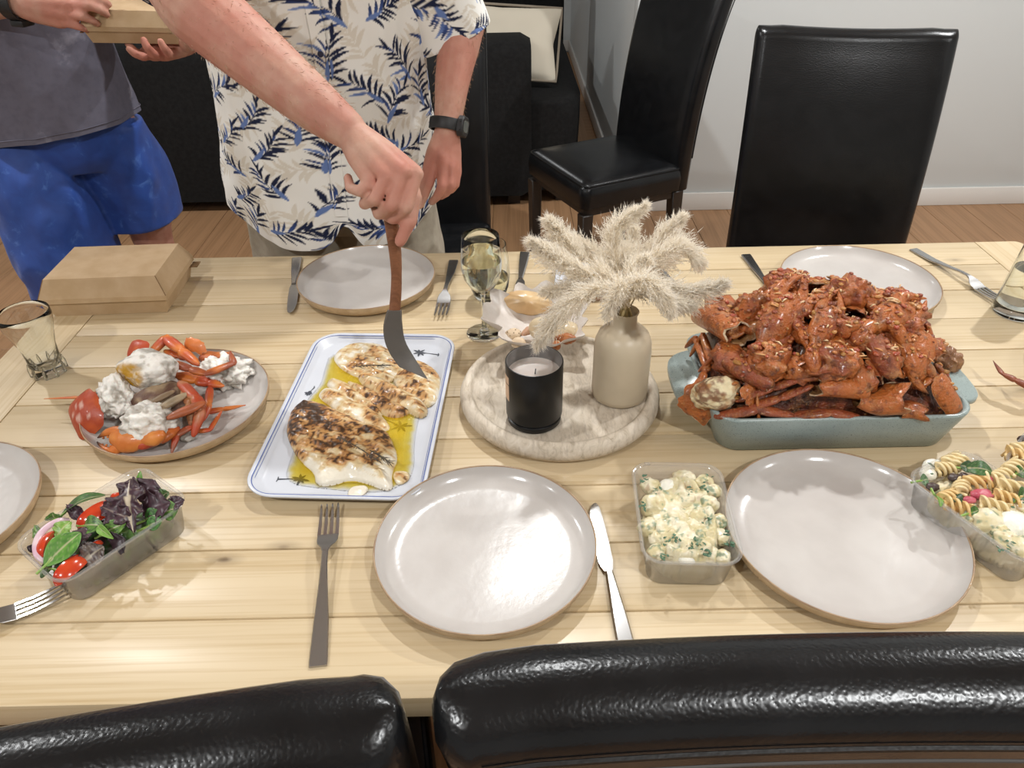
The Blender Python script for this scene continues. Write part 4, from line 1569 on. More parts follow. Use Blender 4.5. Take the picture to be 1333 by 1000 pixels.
def rough_up(V, amp, freq, seed):
    """push every point about a little so that sauce and shell look knobbly"""
    V = np.asarray(V, float)
    d = np.stack([fbm(V * freq + 11 * k + seed, 3, seed + k) - .5 for k in range(3)], 1)
    return V + d * 2 * amp


def finish(mb, name, mat, parent=None, loc=None, amp=0.0, freq=60, seed=0, colfn=None):
    V = np.array(mb.v, float)
    if colfn is not None:
        mb.c = [tuple(c) for c in colfn(V)]
    if amp:
        mb.v = [tuple(p) for p in rough_up(V, amp, freq, seed)]
    return mb.build(name, mat, parent, loc=loc, sharp=180)


def tubeV(pts, rad, n=12, flat=1.0, up=(0, 0, 1), steps=14):
    mb = MB()
    cp = curve_pts(pts, steps)
    mb.tube(cp, interp(np.linspace(0, 1, len(rad)), rad, steps), n, flat, up, rnd=True)
    return mb


def claw(label, L, seed, mat=None, bright=.6, tipdark=True, amp=0.0012, arm=True, group=None, gape=0.25, colfn=None):
    """a crab claw along +x: arm, swollen palm, two toothed fingers"""
    mat = mat or M_crab
    root = thing('crab_claw', label, 'crab claw', (0, 0, 0), 0, group)
    cf = colfn or (lambda V: crabcol(V, seed, bright))

    def tipcol(V):
        c = cf(V)
        if tipdark:
            t = smooth(.34 * L, .50 * L, V[:, 0])[:, None]
            c = c * (1 - t) + DARK * t
        return c
    m = tubeV([(-.26 * L, 0, 0), (-.10 * L, .01 * L, 0), (.06 * L, .0, 0), (.16 * L, -.01 * L, 0)], [.085 * L, .165 * L, .19 * L, .14 * L], 16, .68, steps=16)
    finish(m, 'palm', mat, root, None, amp, 55, seed, cf)
    m = tubeV([(.10 * L, -.07 * L, 0), (.24 * L, -.105 * L, 0), (.38 * L, -.075 * L, 0), (.50 * L, -.01 * L, 0)], [.105 * L, .072 * L, .048 * L, .010 * L], 12, .75)
    for k in range(4):
        v, f = lump((.018 * L,) * 3, .1, 1, k, 1)
        m.add(v + np.array((.20 * L + .07 * L * k, -.045 * L + .012 * L * k, 0)), f)
    finish(m, 'lower_finger', mat, root, None, amp * .7, 60, seed + 1, tipcol)
    m = tubeV([(.12 * L, .09 * L, 0), (.25 * L, (.10 + .2 * gape) * L, 0), (.38 * L, (.07 + .2 * gape) * L, 0), (.51 * L, (-.01 + .16 * gape) * L, 0)], [.085 * L, .075 * L, .050 * L, .010 * L], 12, .75)
    for k in range(4):
        v, f = lump((.017 * L,) * 3, .1, 1, k, 1)
        m.add(v + np.array((.21 * L + .07 * L * k, (.045 + .15 * gape) * L - .006 * L * k, 0)), f)
    finish(m, 'upper_finger', mat, root, None, amp * .7, 60, seed + 2, tipcol)
    if arm:
        m = tubeV([(-.52 * L, -.06 * L, .02 * L), (-.42 * L, -.02 * L, .01 * L), (-.26 * L, 0, 0)], [.085 * L, .11 * L, .085 * L], 12, .8, steps=9)
        finish(m, 'arm_segment', mat, root, None, amp, 55, seed + 3, cf)
    return root


def leg(label, pts, rads, seed, mat=None, bright=.5, flat=.6, amp=0.0008, name='crab_limb', loc=None, group=None, colfn=None, cat='crab'):
    """jointed leg through world points: one part per segment"""
    mat = mat or M_crab
    pts = [np.array(p, float) for p in pts]
    o = np.array(loc if loc is not None else pts[0])
    root = thing(name, label, cat, tuple(o), 0, group)
    for k in range(len(pts) - 1):
        a, b = pts[k] - o, pts[k + 1] - o
        r0, r1 = rads[k], rads[k + 1]
        m = MB()
        ts = [0, .12, .35, .7, .9, 1]
        rr = [r0 * .72, r0 * .95, lerp(r0, r1, .3) * 1.05, lerp(r0, r1, .7), r1 * .92, r1 * .70]
        m.tube([a + (b - a) * t for t in ts], rr, 10, flat, up=(.2, .1, 1), rnd=True)
        cf = colfn or (lambda V: crabcol(V + o, seed + k, bright))
        finish(m, 'segment', mat, root, None, amp, 70, seed + k, cf)
    return root


def shellpiece(label, rad, seed, ua=1.1, va=1.0, mat=None, bright=.75, name='crab_shell', group=None, outc=None, inc=None, rimc=None, jag=.12, thick=.0018, cat='crab shell'):
    """a broken curved plate of shell, convex to +z"""
    mat = mat or M_crab
    nu, nv = 22, 18
    P = np.zeros((nu, nv, 3))
    r = random.Random(seed)
    for i in range(nu):
        for j in range(nv):
            u, v = -1 + 2 * i / (nu - 1), -1 + 2 * j / (nv - 1)
            # square -> disc so that the outline is round, then ragged
            x, y = u * math.sqrt(1 - v * v / 2), v * math.sqrt(1 - u * u / 2)
            rr = math.hypot(x, y)
            th = math.atan2(y, x)
            k = 1 + jag * 2 * (mnoise.noise((math.cos(th) * 2.2 + seed, math.sin(th) * 2.2, seed * .7))) * rr
            a, b = x * ua * k, y * va * k
            P[i, j] = (rad[0] * math.sin(a), rad[1] * math.sin(b), rad[2] * (math.cos(a) * math.cos(b)))
    Vo = rough_up(P.reshape(-1, 3), .0010, 50, seed)
    nrm = Vo / (np.linalg.norm(Vo / np.array(rad), axis=1)[:, None] + 1e-9)
    nrm = nrm / (np.linalg.norm(nrm, axis=1)[:, None] + 1e-9)
    Vi = Vo - nrm * thick
    m = MB()
    co = crabcol(Vo, seed, bright) if outc is None else outc(Vo)
    m.grid(Vo.reshape(nu, nv, 3), col=co)
    ic = TAN if inc is None else inc
    nz = fbm(Vi * 60, 3, seed)
    m.grid(Vi.reshape(nu, nv, 3), col=mixc(ic * .75, ic, nz))
    n = nu * nv
    bd = [i * nv for i in range(nu)] + [(nu - 1) * nv + j for j in range(1, nv)] + [i * nv + nv - 1 for i in range(nu - 2, -1, -1)] + [j for j in range(nv - 2, 0, -1)]
    k0 = len(m.v)
    rc = PALE if rimc is None else rimc
    allv = np.array(m.v)
    rv = np.vstack([allv[bd] + nrm[bd] * .0003, allv[[b + n for b in bd]] - nrm[bd] * .0003])
    L = len(bd)
    m.add(rv, [(q, (q + 1) % L, L + (q + 1) % L, L + q) for q in range(L)], col=rc)
    root = m.build(name, mat, loc=(0, 0, 0), sharp=180)
    return tag(root, label, cat, group)


def hollow(label, pts, rads, seed, bright=.7, flat=.75, group=None, mat=None, name='cracked_crab_shell'):
    """a cracked open arm or claw shell: a tube one can look into, pale at the broken edge, with meat inside"""
    mat = mat or M_crab
    pts = [np.array(p, float) for p in pts]
    o = pts[0].copy()
    cp = [np.array(p[:]) - o for p in curve_pts(pts, 12)]
    rr = interp(np.linspace(0, 1, len(rads)), rads, 12)
    mo = MB().tube(cp, rr, 18, flat, up=(.1, .2, 1), caps=False)
    V = np.array(mo.v)
    ang = np.arange(len(V)) % 18
    ring = np.arange(len(V)) // 18
    d = np.array(cp[-1]) - np.array(cp[-2])
    d /= np.linalg.norm(d)
    rag = np.array([mnoise.noise((math.cos(a / 18 * 2 * PI) * 1.5 + seed, math.sin(a / 18 * 2 * PI) * 1.5, seed)) for a in ang]) * rads[-1] * .9
    V = V + d[None, :] * (rag * (ring / 11.0) ** 4)[:, None]
    cen = np.array([cp[int(k)] for k in ring])
    Vi = cen + (V - cen) * .86
    m = MB()
    m.add(V, mo.f, 0, crabcol(V + o, seed, bright))
    m.add(Vi, mo.f, 0, mixc(TAN * .6, TAN, fbm(Vi * 80, 3, seed)))
    k = 11 * 18
    m.f += [(k + a, k + (a + 1) % 18, len(V) + k + (a + 1) % 18, len(V) + k + a) for a in range(18)]
    m.mi += [0] * 18
    a = np.array([k + q for q in range(18)])
    rv = np.vstack([V[a] + d * .0006, Vi[a] + d * .0006])
    m.add(rv, [(q, (q + 1) % 18, 18 + (q + 1) % 18, 18 + q) for q in range(18)], 0, PALE)
    root = thing(name, label, 'crab shell', tuple(o), 0, group)
    finish(m, 'shell', mat, root, None, .0005, 60, seed)
    v, f = lump((rr[-3] * .72, rr[-3] * .72, rr[-3] * .5), .3, 2.5, seed, 3)
    me = MB().add(v + np.array(cp[-4]), f, 0, mixc(TAN, ORANGE, fbm(v * 120, 3, seed)))
    me.build('meat', M_crab, root, sharp=180)
    return root


def chunk(label, rad, seed, mat=None, colfn=None, amp=.5, freq=2.9, name='crab_chunk', cat='crab piece', sub=4, group=None):
    v, f = lump(rad, amp, freq, seed, sub, 4)
    c = colfn(v) if colfn else crabcol(v, seed, .55, 45)
    return tag(MB().add(v, f, 0, c).build(name, mat or M_crab, loc=(0, 0, 0), sharp=180), label, cat, group)


def pose(o, loc, rot):
    o.location = tuple(loc)
    o.rotation_euler = rot
    return o


def frame(xdir, zdir):
    x = Vector(xdir).normalized()
    z = Vector(zdir)
    z = (z - x * z.dot(x)).normalized()
    y = z.cross(x)
    return Matrix((x, y, z)).transposed().to_euler()


# ------------------------------------------------------------------ the heap in the blue dish
def heap(x, y):
    h = np.interp(x, [.26, .29, .33, .37, .414, .46, .507, .55, .592, .62, .645], [.02, .085, .125, .145, .180, .172, .162, .148, .13, .075, .01])
    f = np.clip(1 - ((y - .935) / .135) ** 2, 0, 1) ** .75
    return TZ + .035 + h * f * .92


hp_poly = rrect(.322, .190, .028, 5, 0, BX, BY)
V, fs, n, P, d = slab(np.array([p[:2] for p in hp_poly]), .005,
                      lambda P, d: np.maximum(TZ + .046, np.array([heap(a, b) for a, b in P]) * 1.0 - .022 + .026 * (fbm(np.c_[P, P[:, 0] * 0] * 55, 3, 8) - .5)) * (smooth(0, .002, d)) + (TZ + .040) * (1 - smooth(0, .002, d)),
                      lambda P, d: np.full(len(P), TZ + .0095))
col = mixc(DARK, DEEP, smooth(.35, .65, fbm(V * 60, 3, 4)))
t_ = smooth(.56, .7, fbm(V * 110, 3, 14)) * .7
col = col * (1 - t_[:, None]) + RED * t_[:, None]
tag(MB().add(V, fs, 0, col).build('chilli_sauce', M_crab, loc=(BX, BY, TZ + .01), world=True, sharp=180),
    'dark red chilli sauce between the crab pieces in the blue baking dish', 'sauce', kind='stuff')

HB = 'chilli crab pieces in the blue baking dish'
H = lambda px, py, dz=0.0: None


def on_heap(px, py, lift=0.0):
    """first point of the line of sight that meets the heap"""
    d = _ray(px, py)
    for s in np.arange(.6, 1.6, .002):
        p = CPOS + d * s
        inside = (BX - .20 < p[0] < BX + .20) and (BY - .14 < p[1] < BY + .14)
        if p[2] < (heap(p[0], p[1]) if inside else TZ + .07) + lift:
            return p
    return p


def q(px, py, lift=0.0):
    return on_heap(px, py, lift)


# big pieces, as they lie
c_ = claw('largest sauced crab claw, standing tip up at the crest of the heap', .150, 101, bright=.62, amp=.003, gape=.1, tipdark=False)
pose(c_, q(1012, 418, .018), frame(q(1050, 358, .02) - q(985, 475, .02), (0, -.75, .6)))
c_ = claw('knobbly sauced claw just right of the highest claw on the heap', .115, 102, bright=.60, amp=.003, gape=.1, tipdark=False)
pose(c_, q(1072, 425, .015), frame(q(1098, 376, .02) - q(1060, 470, .02), (.2, -.7, .6)))
c_ = claw('sauced crab claw reaching right from the top of the heap, tip at the far right', .125, 103, bright=.66, amp=.0022, gape=.2, tipdark=False)
pose(c_, q(1160, 412, .016), frame(q(1205, 396, .03) - q(1110, 440, .01), (0, -.6, .8)))
c_ = claw('orange claw shell with dark finger tips at the right side of the heap', .105, 104, bright=.95, amp=.0010, gape=.35)
pose(c_, q(1188, 468, .014), frame(q(1212, 505, .02) - q(1180, 440, .02), (.3, -.8, .5)))
shp = shellpiece('smooth rounded orange shell on the right shoulder of the heap', (.036, .030, .020), 105, bright=1.0)
pose(shp, q(1185, 452, .002), (.75, .25, -.2))
hollow('rolled open claw shell with tan meat at the left end of the heap', [q(915, 412, .01), q(938, 420, .012), q(962, 436, .016)], [.020, .026, .024], 106, .85)
shp = shellpiece('upright broken shell flap left of the tall claw', (.022, .034, .014), 107, bright=.6, jag=.3)
pose(shp, q(978, 405, .012), (1.2, .2, -.3))
c_ = chunk('knobbly reddish lump of crab behind the crest, right of the peak', (.030, .024, .026), 108)
pose(c_, q(1105, 382, .008), (.2, .3, .4))
c_ = chunk('sauced body lump in the centre front of the heap', (.042, .030, .026), 109)
pose(c_, q(1085, 468, .012), (.3, .1, .2))
c_ = chunk('rough sauced lump under the tall claw, left of centre', (.034, .028, .026), 110)
pose(c_, q(1000, 468, .012), (.1, .4, .9))
c_ = chunk('small tan knuckle of crab on the right of the crest', (.022, .018, .018), 111)
pose(c_, q(1180, 425, .010), (.5, .1, .2))
c_ = chunk('ragged brownish scrap of crab at the far right end of the heap', (.018, .022, .020), 112, colfn=lambda v: mixc(DEEP, TAN, fbm(v * 70, 4, 112)))
pose(c_, q(1232, 470, .008), (.5, .1, .2))


def meatcol(v):
    a = fbm(v * 60, 4, 5)
    c = mixc(np.minimum(PALE * 1.35, .85), TAN, smooth(.45, .65, a))
    t = smooth(.44, .60, fbm(v * np.array((70, 60, 170)), 4, 7))[:, None] * .85
    return c * (1 - t) + np.array(srgb('#7A4A30')) * t


c_ = chunk('pale cracked crab body with white meat at the front left of the dish', (.037, .024, .030), 113, M_meat, meatcol, .34, 1.6, sub=5)
pose(c_, q(932, 512, .008), (.4, .2, .3))
shp = shellpiece('thin orange shell rim around the pale crab body at the front left', (.030, .034, .020), 114, bright=.8, jag=.25, ua=1.3)
pose(shp, q(912, 520, .000), (1.0, -.9, .2))
hollow('broken arm shell with a pale ragged mouth in the middle left of the heap', [q(945, 470, .012), q(970, 482, .014), q(1003, 497, .012)], [.013, .020, .019], 115, .35)
hollow('brown arm shell with a yellow lip at the front centre of the heap', [q(1125, 508, .012), q(1095, 503, .014), q(1062, 503, .014)], [.018, .020, .017], 116, .65)
hollow('white edged open shell at the front right, curling over the dish rim', [q(1115, 520, .018), q(1140, 525, .022), q(1168, 518, .030)], [.014, .022, .030], 117, .70, .7)
hollow('smaller white rimmed shell ring at the front right corner of the heap', [q(1168, 535, .010), q(1185, 533, .012), q(1200, 537, .016)], [.014, .017, .016], 118, .6, .7)
shp = shellpiece('tall pale orange shell leaning on the right wall inside the dish', (.040, .018, .014), 119, bright=1.05, ua=1.2, va=1.2, jag=.1)
pose(shp, q(1228, 515, .006), frame(q(1245, 540, .0) - q(1215, 490, .012), (.25, -.8, .5)))
hollow('cracked shell frame with orange meat right of the heap centre', [q(1135, 440, .012), q(1148, 462, .015), q(1160, 490, .014)], [.016, .024, .018], 120, .5)
shp = shellpiece('dark curled shell plate in the middle of the right half', (.026, .022, .016), 121, bright=.5, jag=.25)
pose(shp, q(1150, 470, .010), (.9, -.5, .4))
for k, (a, b, c) in enumerate((((893, 452), (905, 440), (918, 466)), ((905, 450), (915, 436), (926, 470)), ((899, 462), (908, 448), (922, 480)))):
    leg(('outermost', 'middle', 'innermost')[k] + ' of the three bent crab legs sticking out over the left handle',
        [q(*c, .004), q(*b, .014), q(*a, .010)], [.0075, .0065, .0045], 130 + k, bright=.75)
leg('crab leg bent like a hook behind the pale body at the left', [q(912, 482, .01), q(937, 455, .02), q(952, 480, .014)], [.006, .0055, .003], 134, bright=.45)
leg('short red leg standing against the left wall of the dish', [q(912, 500, .010), q(917, 485, .012), q(922, 472, .010)], [.007, .006, .004], 135, bright=.6)
leg('long dark crab leg lying across the front left of the heap', [q(960, 520, .006), q(1005, 505, .010), q(1050, 490, .012)], [.0085, .0085, .006], 136, bright=.30)
leg('long brown crab leg below it along the front left', [q(965, 535, .006), q(1015, 518, .010), q(1055, 503, .012)], [.008, .0085, .006], 137, bright=.35)
leg('thick dark leg along the front wall of the dish at the left', [q(935, 542, .008), q(985, 533, .010), q(1030, 540, .008)], [.009, .011, .008], 138, bright=.35)
leg('pointed leg tip standing upright against the front rim', [q(988, 548, .004), q(987, 530, .016), q(985, 512, .022)], [.0045, .0040, .0012], 139, bright=.8)
leg('dark leg along the front wall right of the pointed tip', [q(1035, 542, .006), q(1080, 537, .010), q(1120, 543, .006)], [.009, .010, .007], 140, bright=.25)
leg('crab leg running down the middle of the heap', [q(1030, 400, .010), q(1042, 430, .014), q(1060, 462, .014)], [.009, .010, .008], 141, bright=.55)
leg('crab leg crossing the heap below the centre', [q(1040, 492, .010), q(1075, 488, .014), q(1110, 478, .012)], [.009, .010, .007], 142, bright=.6)
# the rest of the heap
rs = random.Random(77)
WX = lambda x: 'left end' if x < .355 else ('left half' if x < .44 else ('middle' if x < .50 else ('right half' if x < .57 else 'right end')))
WY_ = lambda y: 'back' if y > .965 else ('crest' if y > .905 else 'front slope')
seen = {}
k = 0
for gy in range(6):
    for gx in range(10):
        x = .305 + .315 * (gx + .5 + rs.uniform(-.35, .35)) / 10
        y = .828 + .185 * (gy + .5 + rs.uniform(-.35, .35)) / 6
        z = heap(x, y) - .004
        k += 1
        kind = rs.choice(['lump', 'shell', 'leg', 'claw', 'shell', 'leg', 'lump'])
        where = 'at the %s, %s of the dish heap' % (WY_(y), WX(x))
        key = (kind, where)
        nth = seen.get(key, 0)
        seen[key] = nth + 1
        pre = ('', 'second ', 'third ', 'fourth ', 'fifth ')[min(nth, 4)]
        yaw, tilt = rs.uniform(0, 2 * PI), rs.uniform(-.5, .5)
        br = rs.uniform(.4, .75)
        if kind == 'lump':
            s = rs.uniform(.016, .026)
            c_ = chunk(pre + 'rough sauced crab lump ' + where, (s * 1.3, s, s * .85), 200 + k, sub=3)
            pose(c_, (x, y, z), (tilt, tilt * .6, yaw))
        elif kind == 'claw':
            c_ = claw(pre + 'half buried crab claw ' + where, rs.uniform(.07, .095), 200 + k, bright=br, amp=.002, gape=.15, tipdark=False, arm=False)
            pose(c_, (x, y, z), (tilt, tilt * .5, yaw))
        elif kind == 'shell':
            s = rs.uniform(.018, .026)
            c_ = shellpiece(pre + 'curled crab shell plate ' + where, (s * 1.2, s, s * .7), 200 + k, bright=br + .15, jag=.25)
            pose(c_, (x, y, z - .006), (rs.uniform(-.9, .9), rs.uniform(-.9, .9), yaw))
        else:
            L = rs.uniform(.022, .034)
            dx, dy = math.cos(yaw) * L, math.sin(yaw) * L
            a, b, c = (x - dx, y - dy), (x, y), (x + dx * .8 - dy * .3, y + dy * .8 + dx * .3)
            if not all(BX - .165 < u < BX + .165 and BY - .095 < w < BY + .095 for u, w in (a, c)):
                a, c = (x - .02, y), (x + .018, y)
            leg(pre + 'sauced crab leg ' + where, [(a[0], a[1], heap(*a) + .002), (x, y, z + .012), (c[0], c[1], heap(*c) + .002)], [.0075, .008, .0045], 200 + k, bright=br)
bpy.context.view_layer.update()
_dg = bpy.context.evaluated_depsgraph_get()


def drop(x, y, z0=TZ + .32):
    """what a crumb let fall at (x, y) would land on"""
    hit, loc, nrm, _, ob, _ = SC.ray_cast(_dg, Vector((x, y, z0)), Vector((0, 0, -1)))
    return (np.array(loc), np.array(nrm), ob) if hit else None


mb, mb2 = MB(), MB()
for j in range(900):
    x, y = rs.uniform(BX - .155, BX + .155), rs.uniform(BY - .09, BY + .10)
    hit = drop(x, y)
    if hit is None or hit[0][2] < TZ + .055:
        continue
    p, nrm, _ = hit
    if j < 640:
        R = rs.uniform(.0014, .0042)
        v, f = lump((R * rs.uniform(1, 1.6), R, R * .7), .3, 2, j % 40, 1 if R < .0026 else 2)
        a = rs.uniform(0, PI)
        v = v @ np.array(((math.cos(a), math.sin(a), 0), (-math.sin(a), math.cos(a), 0), (0, 0, 1)))
        cc = np.array(srgb(rs.choice(['#A3532A', '#B97038', '#8E3F22', '#C48A4C', '#A8462A', '#7C3A20', '#B5803F'])))
        mb2.add(v + p + nrm * R * .2, f, 0, cc)
    elif abs(x - BX) < rs.uniform(.02, .15):
        th = rs.uniform(0, PI)
        L = rs.uniform(.003, .0085)
        dv = np.array((math.cos(th), math.sin(th), rs.uniform(-.15, .15))) * L
        cc = np.array(srgb(rs.choice(['#D8B184', '#CE9A63', '#E2C79C', '#C98A4E'])))
        mb.tube([p - dv + nrm * .001, p + nrm * .0026, p + dv + nrm * .001], [.0006, .0013, .0006], 5, col=cc)
tag(mb2.build('sauce_bits', M_crab, loc=(BX, BY, TZ + .1), world=True, sharp=180), 'chopped chilli, onion and tomato bits of the sauce clinging to the crab', 'sauce', kind='stuff')
tag(mb.build('fried_garlic', M_crab_dry, loc=(BX, BY, TZ + .1), world=True, sharp=180), 'pale shreds of fried garlic and ginger strewn over the chilli crab', 'garnish', kind='stuff')

# ------------------------------------------------------------------ boiled crab on the left plate
PZ = TZ + .0075
cp_ = lambda x, y, h=.0: Zp(80 + x / 4.937, 420 + y / 4.937, PZ + h)
WHT, GRY, YEL, REDO, ORO = (np.array(srgb(h)) for h in ('#E9E5DD', '#A8A298', '#B98A1F', '#AF4423', '#C8702E'))


def orangec(seed, base=REDO, alt=ORO, amt=.5):
    return lambda V: mixc(base, alt, smooth(.4, .65, fbm(np.asarray(V) * 45, 4, seed) + amt - .5))


def whitec(seed, roe=None):
    def f(V):
        c = mixc(WHT, GRY, smooth(.50, .66, fbm(V * 55, 4, seed)) * .9)
        t = smooth(.60, .72, fbm(V * 120, 3, seed + 4))[:, None] * .5
        c = c * (1 - t) + np.array(srgb('#7C6A52')) * t
        if roe is not None:
            u = np.linalg.norm((V - np.array(roe[0])) / np.array(roe[1]), axis=1)
            t = (smooth(1.15, .7, u) * (.55 + .45 * smooth(.4, .55, fbm(V * 170, 3, 6))))[:, None]
            c = c * (1 - t) + YEL * t
        return c
    return f


CB = 'boiled crab pieces on the left plate'
c_ = chunk('white membrane half of a crab with yellow roe, topmost on the crab plate', (.046, .034, .028), 301, M_meat, whitec(1, ((-.018, -.026, .008), (.032, .022, .022))), .24, 2.2, 'crab_half', sub=5)
pose(c_, cp_(560, 300, .055), (.15, 0, -.12))
c_ = chunk('white fluffy crab meat lump at the front middle of the crab plate', (.038, .027, .028), 302, M_meat, whitec(2), .42, 2.8, 'crab_half', sub=5)
pose(c_, cp_(560, 640, .035), (.2, .1, .2))
c_ = chunk('greyish white gill piece at the left of the crab plate', (.024, .036, .028), 303, M_meat, whitec(8), .45, 3.0, 'crab_half', sub=5)
pose(c_, cp_(360, 480, .035), (.1, .1, .5))
c_ = chunk('brown open body chamber in the middle of the crab plate', (.044, .036, .026), 304, M_meat, lambda v: mixc(np.array(srgb('#5A3B2C')), np.array(srgb('#9A8468')), smooth(.4, .62, fbm(v * 70, 4, 2))), .3, 2.4, 'crab_half', sub=4)
pose(c_, cp_(660, 500, .022), (0, 0, .4))
c_ = chunk('white frilled gills of a crab half at the right of the plate', (.036, .034, .022), 305, M_meat, whitec(11), .55, 4.2, 'crab_half', sub=5)
pose(c_, cp_(1060, 310, .018), (.1, .2, .3))
c_ = chunk('small white scrap of meat at the near side of the crab plate', (.011, .008, .006), 306, M_meat, whitec(12), .35, 2.4, 'crab_half', sub=3)
pose(c_, cp_(815, 735, .005), (0, 0, .4))
v, f = lump((.026, .007, .005), .12, 1.5, 307, 3)
for i, (x, y, h, ln, yaw, c1, lab) in enumerate(((710, 510, .050, 1.0, .75, '#A38F72', 'flat tan swimming leg segment on top of the body chamber'),
                                                (645, 480, .046, .8, .7, '#8E7558', 'dull brown leg segment left of the tan one'),
                                                (800, 565, .048, 1.15, .55, '#B5623A', 'flat orange leg segment lying over the legs right of the body chamber'))):
    cc = np.array(srgb(c1))
    o = MB().add(v * ln, f, 0, mixc(cc * .7, cc, smooth(.4, .6, fbm(v * 90, 3, i)))).build('crab_limb_piece', M_crab_dry, loc=tuple(cp_(x, y, h)), sharp=180)
    o.rotation_euler = (.1, -.1, yaw)
    tag(o, lab, 'crab')


def spots(V):
    c = orangec(5, np.array(srgb('#A23C1E')), np.array(srgb('#BF5626')))(V)
    for sx, sy, r in ((-.006, -.004, .007), (.008, .010, .0055), (-.014, .008, .005), (.012, -.012, .004), (-.002, .016, .004)):
        t = smooth(r, r * .6, np.hypot(V[:, 0] - sx, V[:, 1] - sy))[:, None] * .75
        c = c * (1 - t) + np.array(srgb('#D8B3A4')) * t
    return c


shp = shellpiece('red carapace with pale spots propped at the left of the crab plate', (.034, .036, .020), 308, 1.25, 1.25, M_crab_dry, outc=spots, inc=DARK, rimc=REDO * .6, jag=.06)
pose(shp, cp_(190, 590, .018), (.65, -.65, .2))
c_ = claw('orange crab claw with black toothed fingers at the near left of the plate', .105, 309, M_crab_dry, arm=True, gape=.40, amp=.0008, colfn=orangec(3, ORO, np.array(srgb('#D9893F')), .5))
pose(c_, cp_(430, 750, .020), frame(cp_(200, 745, .012) - cp_(480, 755, .02), (.15, -.75, .65)))
leg('thick orange claw arm running right from the near claw', [cp_(500, 780, .014), cp_(620, 745, .020), cp_(730, 690, .024)], [.014, .014, .011], 310, M_crab_dry, colfn=orangec(4), name='crab_limb')
leg('spindly red claw pointing left past the rim of the crab plate', [cp_(300, 440, .035), cp_(190, 470, .032), cp_(110, 480, .030), cp_(-110, 490, .024)], [.0085, .0065, .0035, .0012], 311, M_crab_dry, colfn=orangec(6), name='crab_limb')
leg('thick orange leg arched like a roof at the back of the crab plate', [cp_(580, 190, .035), cp_(672, 100, .050), cp_(770, 180, .045), cp_(870, 265, .030)], [.009, .0105, .011, .008], 312, M_crab_dry, colfn=orangec(7))
leg('orange brown leg with a hooked red tip at the right of the crab plate', [cp_(720, 262, .050), cp_(830, 300, .048), cp_(930, 330, .045), cp_(1105, 262, .040), cp_(1085, 185, .045)], [.008, .0085, .007, .0065, .002], 313, M_crab_dry, colfn=orangec(8, np.array(srgb('#8E4326')), ORO))
leg('stout orange arm lying below the hooked leg', [cp_(755, 340, .030), cp_(870, 370, .026), cp_(950, 385, .022), cp_(1030, 405, .018)], [.011, .012, .011, .006], 314, M_crab_dry, colfn=orangec(9), name='crab_limb')
leg('orange leg stub behind the roof shaped leg', [cp_(680, 185, .030), cp_(760, 215, .028), cp_(860, 235, .022)], [.008, .009, .006], 315, M_crab_dry, colfn=orangec(10))
leg('bent orange leg in the middle of the crab plate', [cp_(770, 390, .048), cp_(860, 480, .050), cp_(900, 560, .040), cp_(850, 720, .014)], [.009, .0095, .009, .006], 316, M_crab_dry, colfn=orangec(11, REDO, np.array(srgb('#B98158')), .4))
leg('brown leg folded inside the bent orange leg', [cp_(790, 440, .046), cp_(825, 520, .044), cp_(835, 660, .020)], [.007, .008, .005], 317, M_crab_dry, colfn=orangec(12, np.array(srgb('#8B4A2E')), TAN, .4))
leg('thin red leg lying to the right across the empty part of the plate', [cp_(940, 575, .012), cp_(1040, 555, .010), cp_(1180, 532, .008)], [.006, .0055, .0015], 318, M_crab_dry, colfn=orangec(13))
leg('red leg running down at the right of the bent orange leg', [cp_(955, 420, .022), cp_(945, 520, .024), cp_(915, 620, .016)], [.006, .0065, .005], 319, M_crab_dry, colfn=orangec(14))
leg('thin zigzag leg tip at the near right of the crab plate', [cp_(1025, 575, .022), cp_(955, 690, .012), cp_(880, 700, .010)], [.0025, .0045, .005], 320, M_crab_dry, colfn=orangec(15))
leg('red brown leg at the near middle of the crab plate, tip down', [cp_(830, 670, .022), cp_(740, 725, .018), cp_(710, 835, .004)], [.006, .006, .0025], 321, M_crab_dry, colfn=orangec(16, np.array(srgb('#8B4A2E')), REDO))
shp = shellpiece('orange notched shell flap standing at the back right of the crab plate', (.024, .015, .010), 322, 1.1, 1.0, M_crab_dry, outc=orangec(17, ORO, np.array(srgb('#D07A45'))), jag=.3)
pose(shp, cp_(875, 150, .040), (.9, .1, -.35))
shp = shellpiece('rounded orange shell tip behind the white roe half', (.022, .020, .012), 323, 1.1, 1.2, M_crab_dry, outc=orangec(18, REDO, ORO), jag=.05)
pose(shp, cp_(508, 185, .036), (.7, 0, -.3))
hollow('pale broken body shell lying at the back right of the crab plate', [cp_(930, 220, .022), cp_(1000, 235, .024), cp_(1080, 230, .022)], [.016, .019, .017], 324, .6, .6, mat=M_crab_dry)
# beyond the right border
leg('dark red crab leg tip reaching in from the right border', [(.885, .925, TZ + .030), Zp(1345, 506, TZ + .032), Zp(1322, 495, TZ + .034), Zp(1305, 487, TZ + .036), Zp(1293, 470, TZ + .038)], [.009, .0085, .0075, .0050, .0012], 330, M_crab_dry, colfn=orangec(20, np.array(srgb('#6E3423')), np.array(srgb('#9A5434'))))
# ================================================================== plastic containers and salads
M_plastic = glass_mat('clear_plastic', (.97, .97, .97), 0.13, (.88, .88, .87), 0.12, 1.45, 1.0, .88)


